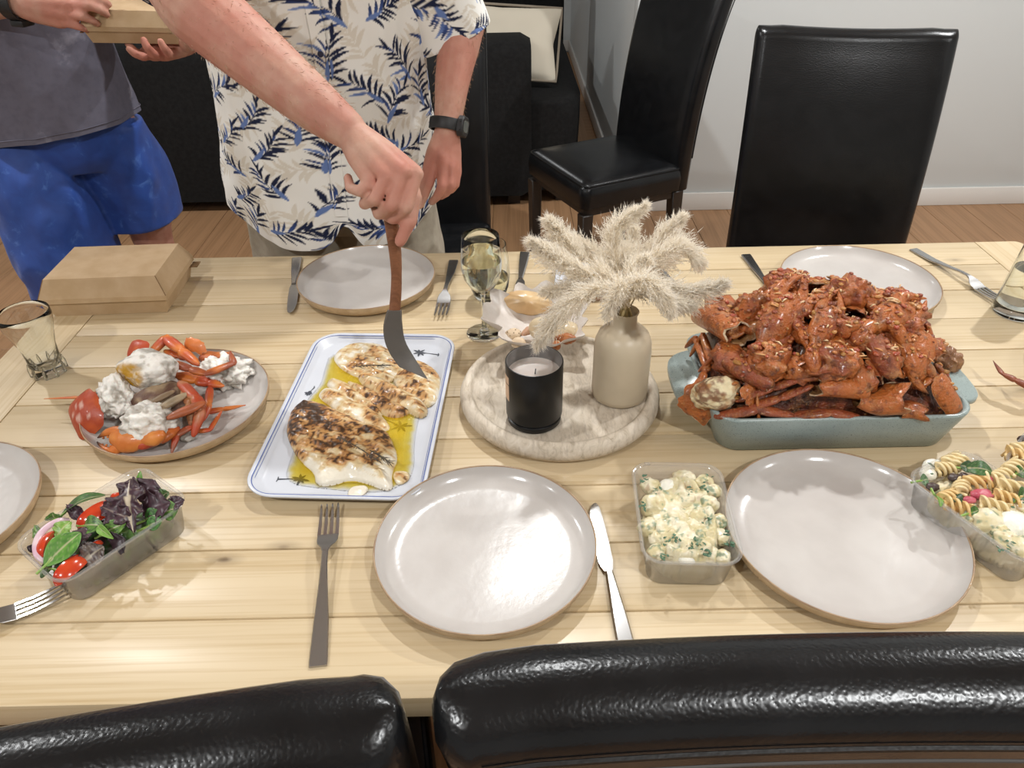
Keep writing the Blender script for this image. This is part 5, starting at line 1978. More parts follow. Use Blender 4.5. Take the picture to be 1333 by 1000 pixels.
def container(loc, rz, label, L=.172, W=.118, h=.050):
    root = thing('plastic_container', label, 'container', loc, rz, 'clear plastic takeaway tubs')
    n = 6
    MB().loft([rrect(L - .03, W - .03, .014, n, .0), rrect(L - .022, W - .022, .018, n, .002), rrect(L - .010, W - .010, .022, n, h - .004), rrect(L - .006, W - .006, .022, n, h - .0015),
               rrect(L - .0072, W - .0072, .021, n, h - .0012), rrect(L - .0115, W - .0115, .021, n, h - .004), rrect(L - .0235, W - .0235, .017, n, .0032)]).build('tub', M_plastic, root, sharp=60)
    a = rrect(L - .004, W - .004, .023, n, h)
    MB().tube(a + a[:2], .0022, 8).build('rim', M_plastic, root)
    return root


def loc_to_world(o, p):
    c, s = math.cos(o.rotation_euler.z), math.sin(o.rotation_euler.z)
    return np.array((o.location.x + c * p[0] - s * p[1], o.location.y + s * p[0] + c * p[1], o.location.z + p[2]))


M_leaf = NT('salad_leaf')
M_leaf.l(M_leaf.attr(), M_leaf.b.inputs['Base Color'])
M_leaf.set(Roughness=0.38)
M_leaf.bump(M_leaf.noise(M_leaf.co(), 180, 3), 0.3, .001)
M_leaf = M_leaf.m
LG, DG, PUR, PURL, VEIN = (np.array(srgb(h)) for h in ('#5E8A33', '#27451F', '#2B1A22', '#4A303A', '#B9AE8E'))


def leaf(base, tip, width, up, label, name='spinach_leaf', c1=LG, c2=DG, curl=.15, ruffle=0.0, seed=0, vein=VEIN, veinw=.06, shape=1.0, cat='leaf', fold=.2, stem=True, lobes=0):
    base, tip = np.array(base, float), np.array(tip, float)
    x = tip - base
    L = np.linalg.norm(x)
    x /= L
    u = np.array(up, float)
    y = np.cross(u, x)
    y /= np.linalg.norm(y)
    z = np.cross(x, y)
    nu, nv = 26, 17
    P = np.zeros((nu, nv, 3))
    C = np.zeros((nu, nv, 3))
    for i in range(nu):
        s = i / (nu - 1)
        w = width / 2 * (math.sin(PI * min(1, s * .97 + .02) ** shape) ** .8 + .04)
        if lobes:
            w *= 1 + .22 * math.sin(s * lobes * 2 * PI + seed)
        for j in range(nv):
            t = -1 + 2 * j / (nv - 1)
            rf = ruffle * t * t * (mnoise.noise((s * 9 + seed, t * 2.0, seed * 1.3)) * 1.3 + math.sin(s * 26 + seed + (2 if t > 0 else 0)) * .55)
            h = curl * L * math.sin(PI * s) + fold * abs(t) * w + rf * L
            tt = t * (1 + (.25 * ruffle * 8 * mnoise.noise((s * 14, seed, t)) if ruffle else 0))
            P[i, j] = base + x * L * s + y * w * tt + z * h
            v = abs(t)
            g = .5 + .9 * mnoise.noise((s * 7, t * 4, seed + 3.0))
            side = abs(((s * 7 + v * 1.6) % 1) - .5)
            c = c1 * (1 - g) + c2 * g if 0 <= g <= 1 else (c2 if g > 1 else c1)
            if side < .06 and v > .08:
                c = c * .8 + vein * .2
            if v < veinw * 2 * (1.25 - s):
                c = c * .25 + vein * .75
            C[i, j] = c
    m = MB()
    m.grid(P, col=C.reshape(-1, 3))
    o = m.build(name, M_leaf, loc=tuple(base), world=True, sharp=180, solid=.0005)
    tag(o, label, cat)
    if stem:
        MB().tube([base - x * .012 - base, base - base, base + x * L * .3 + z * curl * L * .7 - base], [.0016, .0015, .0008], 6).build('stem', M_stalk, o)
    return o


M_stalk = pmat('leaf_stalk', srgb('#86A552'), .4)
M_tom_skin = pmat('tomato_skin', srgb('#B9301B'), .18, srgb('#C44A22'), 30, coat=.3)
M_tom_flesh = pmat('tomato_flesh', srgb('#C25A33'), .3, srgb('#B23A20'), 60, bump=(150, .4, .002), coat=.2)


def tomato(loc, rot, R, ang, label):
    root = thing('tomato_wedge', label, 'tomato', tuple(loc), 0)
    root.rotation_euler = rot
    nu, nv = 12, 18
    P = np.zeros((nu, nv, 3))
    for i in range(nu):
        a = -ang / 2 + ang * i / (nu - 1)
        for j in range(nv):
            b = -PI / 2 + PI * j / (nv - 1)
            cb = max(0.0, math.cos(b)) ** .62
            P[i, j] = (R * 1.08 * math.sin(b), R * cb * math.sin(a), R * cb * math.cos(a))
    MB().grid(P).build('skin', M_tom_skin, root, sharp=80)
    m = MB()
    for i in (0, nu - 1):
        Q = np.zeros((2, nv, 3))
        Q[0] = P[i] * .998
        Q[1, :, 0] = P[i, :, 0] * .9
        m.grid(Q)
    m.build('flesh', M_tom_flesh, root, sharp=80)
    return root


green = container((-.508, .652, TZ), math.radians(52.5), 'clear plastic tub of green salad with tomato wedges at the left')
sp_ = lambda x, y, h: Zp(20 + x / 5.557, 600 + y / 5.557, TZ + h)       # from the salad close-up
GS = 'green salad'
# a bed of dark leaves fills the tub
bed = smooth_poly([loc_to_world(green, (a, b, 0))[:2] for a, b in ((-.074, -.0465), (.074, -.0465), (.074, .0465), (-.074, .0465))], 2)
V, fs, n, P, d = slab(bed, .004, lambda P, d: TZ + .006 + smooth(0, .012, d) * (.020 + .026 * (fbm(np.c_[P, P[:, 0] * 0] * 70, 3, 4) - .4)), lambda P, d: np.full(len(P), TZ + .0045))
c_ = mixc(DG * .6, PUR, smooth(.42, .58, fbm(V * 80, 3, 3)))
c_ = c_ * (1 - smooth(.58, .66, fbm(V * 60, 3, 9))[:, None]) + LG * smooth(.58, .66, fbm(V * 60, 3, 9))[:, None] * .6
tag(MB().add(V, fs, 0, c_).build('salad_bed', M_leaf, loc=(-.508, .652, TZ + .005), world=True, sharp=180), 'dark mixed leaves packed in the bottom of the green salad tub', 'salad', kind='stuff')


def slice_tom(x0, y0, x1, y1, h, R, ang, roll, label):
    a, b = sp_(x0, y0, h), sp_(x1, y1, h)
    d = b - a
    e = frame(d, (math.sin(roll) * .8, -math.cos(roll) * .35, .9))
    return tomato((a + b) / 2 - np.array((0, 0, R * .6)), e, np.linalg.norm(d) / 2.16, ang, label)


slice_tom(255, 850, 480, 660, .046, .025, 1.1, .4, 'red tomato wedge lying at the near end of the salad tub')
slice_tom(190, 680, 300, 490, .050, .022, .9, -.5, 'red tomato wedge standing inside the onion ring')
slice_tom(420, 440, 700, 270, .054, .026, 1.0, .7, 'orange tomato wedge cut side up across the middle of the salad')
slice_tom(670, 235, 790, 220, .056, .018, 1.0, .2, 'small orange tomato wedge against the far wall of the salad tub')
slice_tom(515, 620, 620, 560, .044, .014, 1.1, .3, 'small dark red tomato piece half buried in the salad')
mb = MB()
M_onion = pmat('red_onion', srgb('#D8C4C6'), .3, srgb('#C9A5B4'), 40, coat=.2)
ring_ = [sp_(x, y, h) for x, y, h in ((225, 740, .040), (165, 690, .046), (150, 610, .050), (180, 530, .053), (250, 465, .054), (330, 430, .053), (390, 425, .048))]
mb.tube(curve_pts(ring_, 26), interp([0, .2, .8, 1], [.0025, .0042, .0042, .002], 26), 10, .6)
on = mb.build('onion_slice', M_onion, loc=tuple(ring_[2]), world=True)
tag(on, 'curved slice of red onion at the left end of the salad tub', 'onion')
leaf(sp_(215, 760, .050), sp_(470, 520, .058), .030, (.2, -.5, .8), 'bright green spinach leaf between the two front tomato wedges', c1=np.array(srgb('#5F8F36')), c2=np.array(srgb('#3B6A26')), seed=1, curl=.08)
leaf(sp_(330, 400, .050), sp_(650, 250, .060), .030, (-.3, .2, .9), 'large dark spinach leaf along the far wall of the salad tub', c1=np.array(srgb('#456B2C')), c2=DG, seed=2, curl=.12)
leaf(sp_(300, 420, .046), sp_(265, 375, .058), .020, (0, -.6, .8), 'small curly green leaf at the far left wall of the salad tub', 'lettuce_leaf', seed=3, ruffle=.10)
leaf(sp_(230, 540, .040), sp_(130, 560, .048), .030, (0, -.3, .9), 'frilly green leaf behind the onion slice', 'lettuce_leaf', seed=4, ruffle=.10, c1=np.array(srgb('#6C8B45')))
leaf(sp_(300, 560, .046), sp_(400, 440, .054), .022, (0, -.5, .8), 'pale green leaf beside the standing tomato wedge', 'lettuce_leaf', seed=5, ruffle=.06, c1=np.array(srgb('#86A34D')), c2=LG)
leaf(sp_(600, 470, .056), sp_(710, 565, .056), .010, (0, -.5, .8), 'thin green leaf stalk in the middle of the salad', 'spinach_stalk', seed=6, c1=np.array(srgb('#7CA348')), c2=LG, fold=.6)
leaf(sp_(500, 470, .050), sp_(640, 470, .056), .022, (0, -.5, .8), 'folded green leaf behind the thin stalk', seed=7, curl=.2)
leaf(sp_(640, 530, .046), sp_(800, 450, .056), .020, (0, -.6, .7), 'narrow green leaf right of the thin stalk', seed=8, c1=np.array(srgb('#6F9A40')))
leaf(sp_(855, 520, .050), sp_(830, 130, .072), .036, (.1, -.75, .55), 'purple lettuce leaf with a pale rib standing in the middle of the salad', 'lettuce_leaf', PURL, PUR, .10, .10, 9, np.array(srgb('#C9BBA0')), .10, 1.3, stem=False, lobes=3)
leaf(sp_(860, 430, .056), sp_(625, 330, .064), .026, (.0, -.6, .8), 'purple frilled lettuce leaf leaning left over the orange tomato', 'lettuce_leaf', PURL, PUR, .16, .12, 10, np.array(srgb('#8E7C70')), .06, 1.0, stem=False, lobes=3)
leaf(sp_(910, 300, .046), sp_(1000, 135, .066), .040, (.1, -.7, .7), 'dark purple lettuce leaf at the far corner of the salad tub', 'lettuce_leaf', PURL, PUR, .12, .12, 11, PURL, .04, 1.0, stem=False, lobes=3)
leaf(sp_(920, 370, .050), sp_(1120, 300, .058), .036, (.1, -.6, .8), 'ruffled purple lettuce leaf at the right of the salad', 'lettuce_leaf', PURL, PUR, .14, .12, 12, PURL, .04, 1.0, stem=False, lobes=3)
leaf(sp_(1090, 330, .050), sp_(1225, 285, .056), .018, (.1, -.6, .8), 'purple leaf tip poking over the right rim of the salad tub', 'lettuce_leaf', PURL, PUR, .10, .10, 13, PURL, .04, stem=False)
leaf(sp_(905, 190, .050), sp_(905, 75, .070), .008, (.1, -.9, .3), 'upright green leaf tip at the far wall of the salad', seed=14, c1=np.array(srgb('#5C8F35')), c2=LG)
leaf(sp_(940, 430, .046), sp_(1060, 380, .052), .022, (.1, -.6, .8), 'small green leaf at the right of the salad', seed=15, c1=np.array(srgb('#3F7A34')))
leaf(sp_(950, 480, .044), sp_(1060, 430, .048), .018, (.1, -.6, .8), 'glossy green leaf near the front right wall of the salad tub', seed=16, c1=np.array(srgb('#4C8A3A')))
leaf(sp_(1060, 380, .046), sp_(1180, 340, .050), .026, (.1, -.6, .8), 'dark green leaf at the right end of the salad tub', seed=17, c2=DG * .8)
leaf(sp_(1060, 270, .050), sp_(1110, 225, .062), .018, (.1, -.6, .8), 'curly green leaf at the far right corner of the salad tub', 'lettuce_leaf', seed=18, ruffle=.1, c1=np.array(srgb('#5C7A45')))
leaf(sp_(400, 410, .050), sp_(480, 340, .056), .026, (.1, -.6, .8), 'dark purple leaf tucked under the large spinach leaf', 'lettuce_leaf', PURL, PUR, .12, .12, 19, PURL, .04, stem=False)
leaf(sp_(480, 590, .046), sp_(500, 480, .056), .022, (.1, -.7, .7), 'brownish purple leaf between the tomato pieces', 'lettuce_leaf', np.array(srgb('#5E4A4C')), PUR, .12, .10, 20, PURL, .04, stem=False)
leaf(sp_(700, 620, .042), sp_(790, 560, .050), .030, (.1, -.7, .7), 'nearly black lettuce leaf at the front wall, middle of the salad', 'lettuce_leaf', PUR, PUR * .7, .15, .10, 21, PUR, .04, stem=False)
leaf(sp_(480, 740, .038), sp_(640, 620, .046), .030, (.1, -.7, .7), 'pale ribbed purple leaf along the front wall of the salad tub', 'lettuce_leaf', np.array(srgb('#6E6258')), PUR, .12, .10, 22, np.array(srgb('#A39A86')), .08, stem=False)
leaf(sp_(160, 640, .036), sp_(85, 622, .044), .010, (.1, -.7, .7), 'dark leaf scrap on the left rim of the salad tub', 'lettuce_leaf', PUR, PUR, .12, .10, 23, PUR, .04, stem=False)
leaf(sp_(260, 780, .030), sp_(190, 760, .036), .024, (.1, -.7, .7), 'green leaf in the near left corner of the salad tub', seed=24, c1=np.array(srgb('#4A6B2E')))

# ------------------------------------------------------------------ potato salad
M_potato = pmat('creamy_potato', (1, 1, 1), .35, attr=True, bump=(170, .5, .002), coat=.1, sss=.05)
M_herb = pmat('chopped_herb', srgb('#3E5F45'), .5, srgb('#5F8066'), 90)
CRM, CRM2, POT = (np.array(srgb(h)) for h in ('#DDD4B8', '#C9BC92', '#D9CDA6'))
ptub = container((.209, .650, TZ), math.radians(86.6), 'clear plastic tub of creamy potato salad between the two near plates')
pq = lambda x, y, h: Zp(820 + x / 5.88, 590 + y / 5.88, TZ + h)


def creamcol(seed):
    def f(v):
        c = mixc(CRM, CRM2, smooth(.38, .62, fbm(v * 70, 3, seed)))
        t = smooth(.62, .68, fbm(v * 150, 3, seed + 2))[:, None] * .75
        c = c * (1 - t) + np.array(srgb('#5E7A62')) * t
        t = smooth(.70, .75, fbm(v * 110, 3, seed + 12))[:, None] * .5
        return c * (1 - t) + np.array(srgb('#9B7257')) * t
    return f


bed = smooth_poly([loc_to_world(ptub, (a, b, 0))[:2] for a, b in ((-.0745, -.0465), (.072, -.0465), (.072, .0465), (-.0745, .0465))], 2)
V, fs, n, P, d = slab(bed, .0025, lambda P, d: TZ + .014 + smooth(0, .010, d) * (.020 + .024 * fbm(np.c_[P, P[:, 0] * 0] * 75, 4, 14)), lambda P, d: np.full(len(P), TZ + .0045))
tag(MB().add(V, fs, 0, creamcol(3)(V)).build('creamy_dressing', M_potato, loc=(.209, .65, TZ + .005), world=True, sharp=180), 'creamy dressing and mash between the potatoes in the potato salad tub', 'dressing', kind='stuff')
rs = random.Random(9)
PSP = [(420, 190, 62, 'peaked potato chunk at the far wall of the potato salad'), (290, 270, 52, 'smooth boiled egg white piece near the far left of the potato salad'),
       (150, 250, 55, 'potato chunk at the far left corner of the potato salad'), (570, 240, 65, 'herb flecked potato chunk at the far right of the potato salad'), (630, 290, 50, 'potato chunk against the right wall of the potato salad, far half'),
       (430, 360, 62, 'pale potato chunk in the centre of the potato salad, far half'), (600, 390, 65, 'yellowish potato wedge right of the centre'), (190, 410, 70, 'skin flecked potato chunk at the left wall'),
       (360, 510, 72, 'large translucent potato slice in the middle of the potato salad'), (540, 500, 62, 'pale potato chunk right of the large slice'), (690, 520, 45, 'small potato piece at the right wall, middle'),
       (150, 570, 60, 'potato chunk at the left wall, near half'), (230, 660, 60, 'reddish flecked potato chunk near the left front'), (540, 630, 66, 'potato slice at the near middle of the potato salad'),
       (700, 640, 52, 'potato chunk near the right wall with dark herbs'), (200, 760, 50, 'potato chunk in the near left corner'), (390, 710, 60, 'lilac tinged potato chunk at the near wall, left of middle'),
       (440, 800, 48, 'white egg piece at the near wall of the potato salad'), (600, 770, 55, 'potato chunk at the near wall, right of middle'), (710, 800, 50, 'potato chunk in the near right corner')]
for i, (x, y, r, lab) in enumerate(PSP):
    R = r / 5.88 / 970 * 1.32
    egg = 'egg' in lab
    v, f = lump((R * rs.uniform(.95, 1.2), R * rs.uniform(.85, 1.05), R * .75), .12 if egg else .26, 1.8, 400 + i, 4)
    cf = (lambda v: np.tile(np.array(srgb('#E9E6D8')), (len(v), 1))) if egg else creamcol(400 + i)
    o = MB().add(v, f, 0, cf(v)).build('egg_white_piece' if egg else 'potato_chunk', M_potato, loc=tuple(pq(x, y, .038 if y < 600 else .034)), sharp=180)
    o.rotation_euler = (rs.uniform(-.4, .4), rs.uniform(-.4, .4), rs.uniform(0, 6))
    tag(o, lab if 'potato salad' in lab else lab + ' of the potato salad', 'egg' if egg else 'potato', 'pieces of the potato salad')


def herbs(fn, pts, name, label, n=7, seed=1):
    r = random.Random(seed)
    mb = MB()
    for (x, y) in pts:
        for k in range(n):
            p = fn(x + r.gauss(0, 22), y + r.gauss(0, 18), .047 + r.uniform(-.002, .004))
            th = r.uniform(0, 2 * PI)
            L, w = r.uniform(.0018, .0042), r.uniform(.0010, .0022)
            a = np.array((math.cos(th), math.sin(th), r.uniform(-.3, .3)))
            b = np.array((-math.sin(th), math.cos(th), r.uniform(-.3, .3)))
            mb.add([p - a * L, p + b * w, p + a * L, p - b * w], [(0, 1, 2, 3)])
    tag(mb.build(name, M_herb, loc=tuple(fn(*pts[0], .045)), world=True, sharp=180, solid=.0004), label, 'herbs', kind='stuff')


herbs(pq, [(190, 270), (100, 195), (450, 280), (560, 270), (590, 190), (600, 500), (280, 670), (460, 730), (580, 720), (730, 600), (760, 690), (600, 790), (110, 410), (260, 790), (380, 660), (510, 670)], 'chopped_herbs', 'chopped green herbs flecking the potato salad', 6)

# ------------------------------------------------------------------ pasta salads
M_pasta = pmat('pasta', srgb('#DFCB9C'), .4, srgb('#D6BC86'), 40, coat=.15)
M_pasta_o = pmat('orange_pasta', srgb('#DCBE84'), .4, srgb('#D3A868'), 40, coat=.15)
M_beet = pmat('beetroot', srgb('#A83A4E'), .4, srgb('#C46A72'), 70, bump=(150, .5, .002))
M_mushroom = pmat('olive', srgb('#4A3A35'), .4, srgb('#332520'), 60)


def fusilli(loc, rot, L, R, label, mat):
    nu, nv = 40, 9
    root = None
    mb = MB()
    for arm in range(3):
        P = np.zeros((nu, nv, 3))
        for i in range(nu):
            s = i / (nu - 1)
            a = s * 2.1 * PI + arm * 2 * PI / 3
            for j in range(nv):
                t = j / (nv - 1)
                b = a + .55 * t
                P[i, j] = ((s - .5) * L + .12 * L * t * 0, R * 1.1 * t * math.cos(b), R * 1.1 * t * math.sin(b))
        mb.grid(P)
    o = mb.build('pasta_spiral', mat, loc=tuple(loc), sharp=180, solid=.0034)
    o.rotation_euler = rot
    return tag(o, label, 'pasta', 'pasta in the salads')


ptub2 = container((.592, .652, TZ), math.radians(-64), 'clear plastic tub of pasta salad at the right, touching the large near plate')
ptub3 = container((.741, .737, TZ), math.radians(43), 'clear plastic tub of pasta salad cut off by the right border')
kq = lambda x, y, h: Zp(1150 + x / 5.0, 560 + y / 5.0, TZ + h)
for tub, seed in ((ptub2, 21), (ptub3, 22)):
    bed = smooth_poly([loc_to_world(tub, (a, b, 0))[:2] for a, b in ((-.0745, -.0465), (.0745, -.0465), (.0745, .0465), (-.0745, .0465))], 2)
    V, fs, n, P, d = slab(bed, .003, lambda P, d: TZ + .012 + smooth(0, .010, d) * (.014 + .024 * fbm(np.c_[P, P[:, 0] * 0] * 75, 4, seed)), lambda P, d: np.full(len(P), TZ + .0045))
    c_ = creamcol(seed)(V)
    c_ = c_ * .9 + np.array(srgb('#C79A55')) * .1
    tag(MB().add(V, fs, 0, c_).build('creamy_dressing', M_potato, loc=tuple(tub.location), world=True, sharp=180),
        'creamy dressing in the ' + ('tub of pasta salad touching the near plate' if seed == 21 else 'pasta salad tub at the right border'), 'dressing', kind='stuff')
for x, y, rz, lab, L, R, m in ((440, 205, .5, 'cream spiral pasta at the far end of the pasta salad', .034, .0095, M_pasta), (480, 215, .7, 'spiral pasta next to the spinach leaf in the pasta salad', .030, .009, M_pasta),
                               (395, 255, .1, 'short pasta spiral at the left of the pasta salad', .024, .009, M_pasta), (600, 345, .2, 'pasta spiral in the middle of the pasta salad', .036, .010, M_pasta_o),
                               (720, 340, -.5, 'pasta spiral right of the pink beetroot', .034, .010, M_pasta), (760, 300, .5, 'pasta spiral at the far wall of the pasta salad', .030, .009, M_pasta),
                               (850, 385, -.2, 'pale pasta tube at the right wall of the pasta salad', .040, .0105, M_pasta), (800, 450, -.4, 'orange tinted pasta spiral below the pale tube', .030, .009, M_pasta_o),
                               (720, 500, -.4, 'pasta spiral below the beetroot', .034, .009, M_pasta), (420, 440, .4, 'pasta spiral near the left wall of the pasta salad', .026, .009, M_pasta_o),
                               (480, 500, -.5, 'pasta spiral at the near left wall of the pasta salad', .030, .009, M_pasta_o), (500, 380, .9, 'creamy pasta spiral left of the beetroot', .026, .009, M_pasta)):
    fusilli(kq(x, y, .044), (.3, .1, rz), L, R, lab, m)
for x, y, r, lab, egg in ((330, 240, 50, 'white egg chunk in the far left corner of the pasta salad', 1), (290, 285, 40, 'second egg chunk at the left of the pasta salad', 1), (860, 620, 80, 'white egg half at the near right of the pasta salad', 1),
                          (680, 590, 75, 'large grey potato slice near the front wall of the pasta salad', 0), (800, 720, 55, 'potato chunk at the near end of the pasta salad', 0), (890, 760, 60, 'creamy potato piece at the right border in the pasta salad', 0),
                          (640, 480, 40, 'creamy potato piece below the beetroot', 0), (560, 560, 40, 'small potato piece at the near left wall of the pasta salad', 0), (900, 500, 45, 'herby potato piece at the right wall of the pasta salad', 0), (760, 650, 45, 'potato piece beside the egg half', 0)):
    R = r / 5.0 / 970 * 1.25
    v, f = lump((R * 1.1, R, R * .7), .14 if egg else .24, 1.8, 500 + x, 4)
    c_ = np.tile(np.array(srgb('#E9E6D8')), (len(v), 1)) if egg else creamcol(500 + x)(v)
    o = MB().add(v, f, 0, c_).build('egg_piece' if egg else 'potato_chunk', M_potato, loc=tuple(kq(x, y, .038)), sharp=180)
    tag(o, lab, 'egg' if egg else 'potato', 'pieces of the pasta salad')
for x, y, r, lab in ((640, 420, 55, 'bright pink beetroot piece in the middle of the pasta salad'), (560, 455, 36, 'darker beetroot piece left of the bright one'), (680, 320, 30, 'small pink beetroot scrap above the bright one')):
    R = r / 5.0 / 970 * .9
    v, f = lump((R * 1.3, R * .8, R * .6), .3, 2, 600 + x, 3)
    tag(MB().add(v, f).build('beetroot_piece', M_beet, loc=tuple(kq(x, y, .048)), sharp=180), lab, 'beetroot')
for x, y, r, lab in ((320, 370, 34, 'dark purple leaf lump at the left wall of the pasta salad'), (460, 310, 34, 'dark mushroom slice in the pasta salad'), (520, 300, 28, 'second dark mushroom slice beside it')):
    R = r / 5.0 / 970 * .95
    v, f = lump((R * 1.2, R, R * .7), .3, 2, 700 + x, 3)
    tag(MB().add(v, f).build('mushroom_slice', M_mushroom, loc=tuple(kq(x, y, .046)), sharp=180), lab, 'mushroom')
leaf(kq(520, 250, .050), kq(710, 275, .052), .020, (.2, -.5, .8), 'glossy spinach leaf at the far wall of the pasta salad', c1=np.array(srgb('#3F6B2C')), c2=DG, seed=31, curl=.22)
leaf(kq(580, 260, .050), kq(500, 230, .052), .018, (.2, -.5, .8), 'dark spinach leaf beside the pasta at the far end', c1=DG, c2=DG * .7, seed=32)
leaf(kq(330, 420, .048), kq(370, 500, .050), .010, (.2, -.7, .6), 'green leaf hanging over the left rim of the pasta salad tub', c1=np.array(srgb('#6E9A48')), c2=LG, seed=33)
leaf(kq(440, 440, .046), kq(510, 470, .050), .018, (.2, -.6, .7), 'dark green leaf left of the beetroot', c1=DG, c2=DG * .6, seed=34)
leaf(kq(560, 540, .046), kq(620, 520, .048), .014, (.2, -.6, .7), 'small bright leaf below the beetroot', c1=np.array(srgb('#55812F')), seed=35)
leaf(kq(880, 440, .048), kq(930, 400, .050), .020, (.2, -.6, .7), 'green leaf at the right wall of the pasta salad', c1=np.array(srgb('#4A7030')), seed=36)
leaf(kq(240, 330, .046), kq(290, 320, .048), .016, (.2, -.6, .7), 'pale green leaf in the left corner of the pasta salad', c1=np.array(srgb('#7C9C74')), seed=37)
herbs(kq, [(330, 240), (880, 560), (840, 740), (780, 760), (860, 480)], 'chopped_herbs', 'chopped green herbs on the pasta salad touching the near plate', 5, 5)
for x, y, rz, lab, m in ((880, 175, -.5, 'orange pasta spiral in the tub at the right border', M_pasta_o), (900, 130, .2, 'cream pasta spiral at the back of the tub at the right border', M_pasta), (840, 250, .6, 'cream pasta spiral at the near corner of the tub at the right border', M_pasta),
                         (950, 200, 1.0, 'pasta spiral beyond the right border', M_pasta), (980, 120, .4, 'pasta spiral beyond the right border, further back', M_pasta_o)):
    fusilli(kq(x, y, .044), (.3, .1, rz), .034, .010, lab, m)
leaf(kq(860, 285, .046), kq(910, 255, .050), .018, (.2, -.6, .7), 'green leaf at the near corner of the tub at the right border', c1=np.array(srgb('#557F35')), seed=38)
for x, y, lab in ((905, 60, 'dark olive at the back of the tub at the right border'), (890, 215, 'olive under the orange pasta at the right border')):
    v, f = lump((.007, .006, .005), .15, 2, 800 + y, 3)
    tag(MB().add(v, f).build('olive', M_mushroom, loc=tuple(kq(x, y, .046)), sharp=180), lab, 'olive')
# ================================================================== people
M_skin = NT('skin')
_a = M_skin.attr()
_n = M_skin.ramp(M_skin.noise(M_skin.co(), 65, 5), [(.35, (0, 0, 0)), (.7, (1, 1, 1))])
M_skin.l(M_skin.mix(_a, M_skin.mix(_a, srgb('#AE6A58'), .32), _n), M_skin.b.inputs['Base Color'])
M_skin.set(Roughness=.58)
M_skin.b.inputs['Specular IOR Level'].default_value = .35
M_skin.b.inputs['Subsurface Weight'].default_value = .12
M_skin.b.inputs['Subsurface Radius'].default_value = (.010, .004, .002)
M_skin.b.inputs['Subsurface Scale'].default_value = .4
M_skin.bump(M_skin.noise(M_skin.co(), 260, 4, .65), .35, .0012)
M_skin = M_skin.m
M_hair = pmat('grey_hair', srgb('#8A837C'), .6, srgb('#5E5954'), 120, (1, 1, .2), bump=(260, .8, .003))
M_hair_dark = pmat('brown_hair', srgb('#3A2A20'), .6, srgb('#22170F'), 120, (1, 1, .2), bump=(260, .8, .003))
M_eye = pmat('eye_white', srgb('#DAD6D0'), .2)
M_iris = pmat('iris', srgb('#3D4C55'), .15)
M_lip = pmat('lips', srgb('#9E5F54'), .5)
SK1, SK2 = np.array(srgb('#C69E8A')), np.array(srgb('#B98473'))


def remeshed(mb, name, voxel, smooth_it, parent, colfn, mat):
    me = bpy.data.meshes.new(name + '_raw')
    me.from_pydata(mb.v, [], mb.f)
    bm = bmesh.new()
    bm.from_mesh(me)
    bmesh.ops.recalc_face_normals(bm, faces=bm.faces)
    bm.to_mesh(me)
    bm.free()
    t = bpy.data.objects.new(name + '_raw', me)
    COL.objects.link(t)
    r = t.modifiers.new('r', 'REMESH')
    r.mode = 'VOXEL'
    r.voxel_size = voxel
    s = t.modifiers.new('s', 'SMOOTH')
    s.factor = .5
    s.iterations = smooth_it
    dg = bpy.context.evaluated_depsgraph_get()
    out = bpy.data.meshes.new_from_object(t.evaluated_get(dg))
    bpy.data.objects.remove(t)
    n = len(out.vertices)
    v = np.empty(n * 3)
    out.vertices.foreach_get('co', v)
    v = v.reshape(-1, 3)
    c4 = np.ones((n, 4))
    c4[:, :3] = colfn(v)
    out.name = name
    ca = out.color_attributes.new('Col', 'FLOAT_COLOR', 'POINT')
    ca.data.foreach_set('color', c4.ravel())
    if parent is not None:
        v = v - np.array(parent.location)
        out.vertices.foreach_set('co', v.ravel())
    out.materials.clear()
    out.materials.append(mat)
    out.shade_smooth()
    o = bpy.data.objects.new(name, out)
    COL.objects.link(o)
    o.parent = parent
    return o


def limb(mb, pts, rad, n=14, flat=1.0, up=(0, -1, 0), steps=None):
    cp = curve_pts(pts, steps or 5 * len(pts))
    mb.tube(cp, interp(np.linspace(0, 1, len(rad)), rad, len(cp)), n, flat, up, rnd=True)


def finger(mb, pts, rad):
    for i in range(len(pts) - 1):
        a, b = np.array(pts[i]), np.array(pts[i + 1])
        mb.tube([a, (a + b) / 2, b], [rad[i], (rad[i] + rad[i + 1]) / 2 * .95, rad[i + 1]], 12, rnd=True)


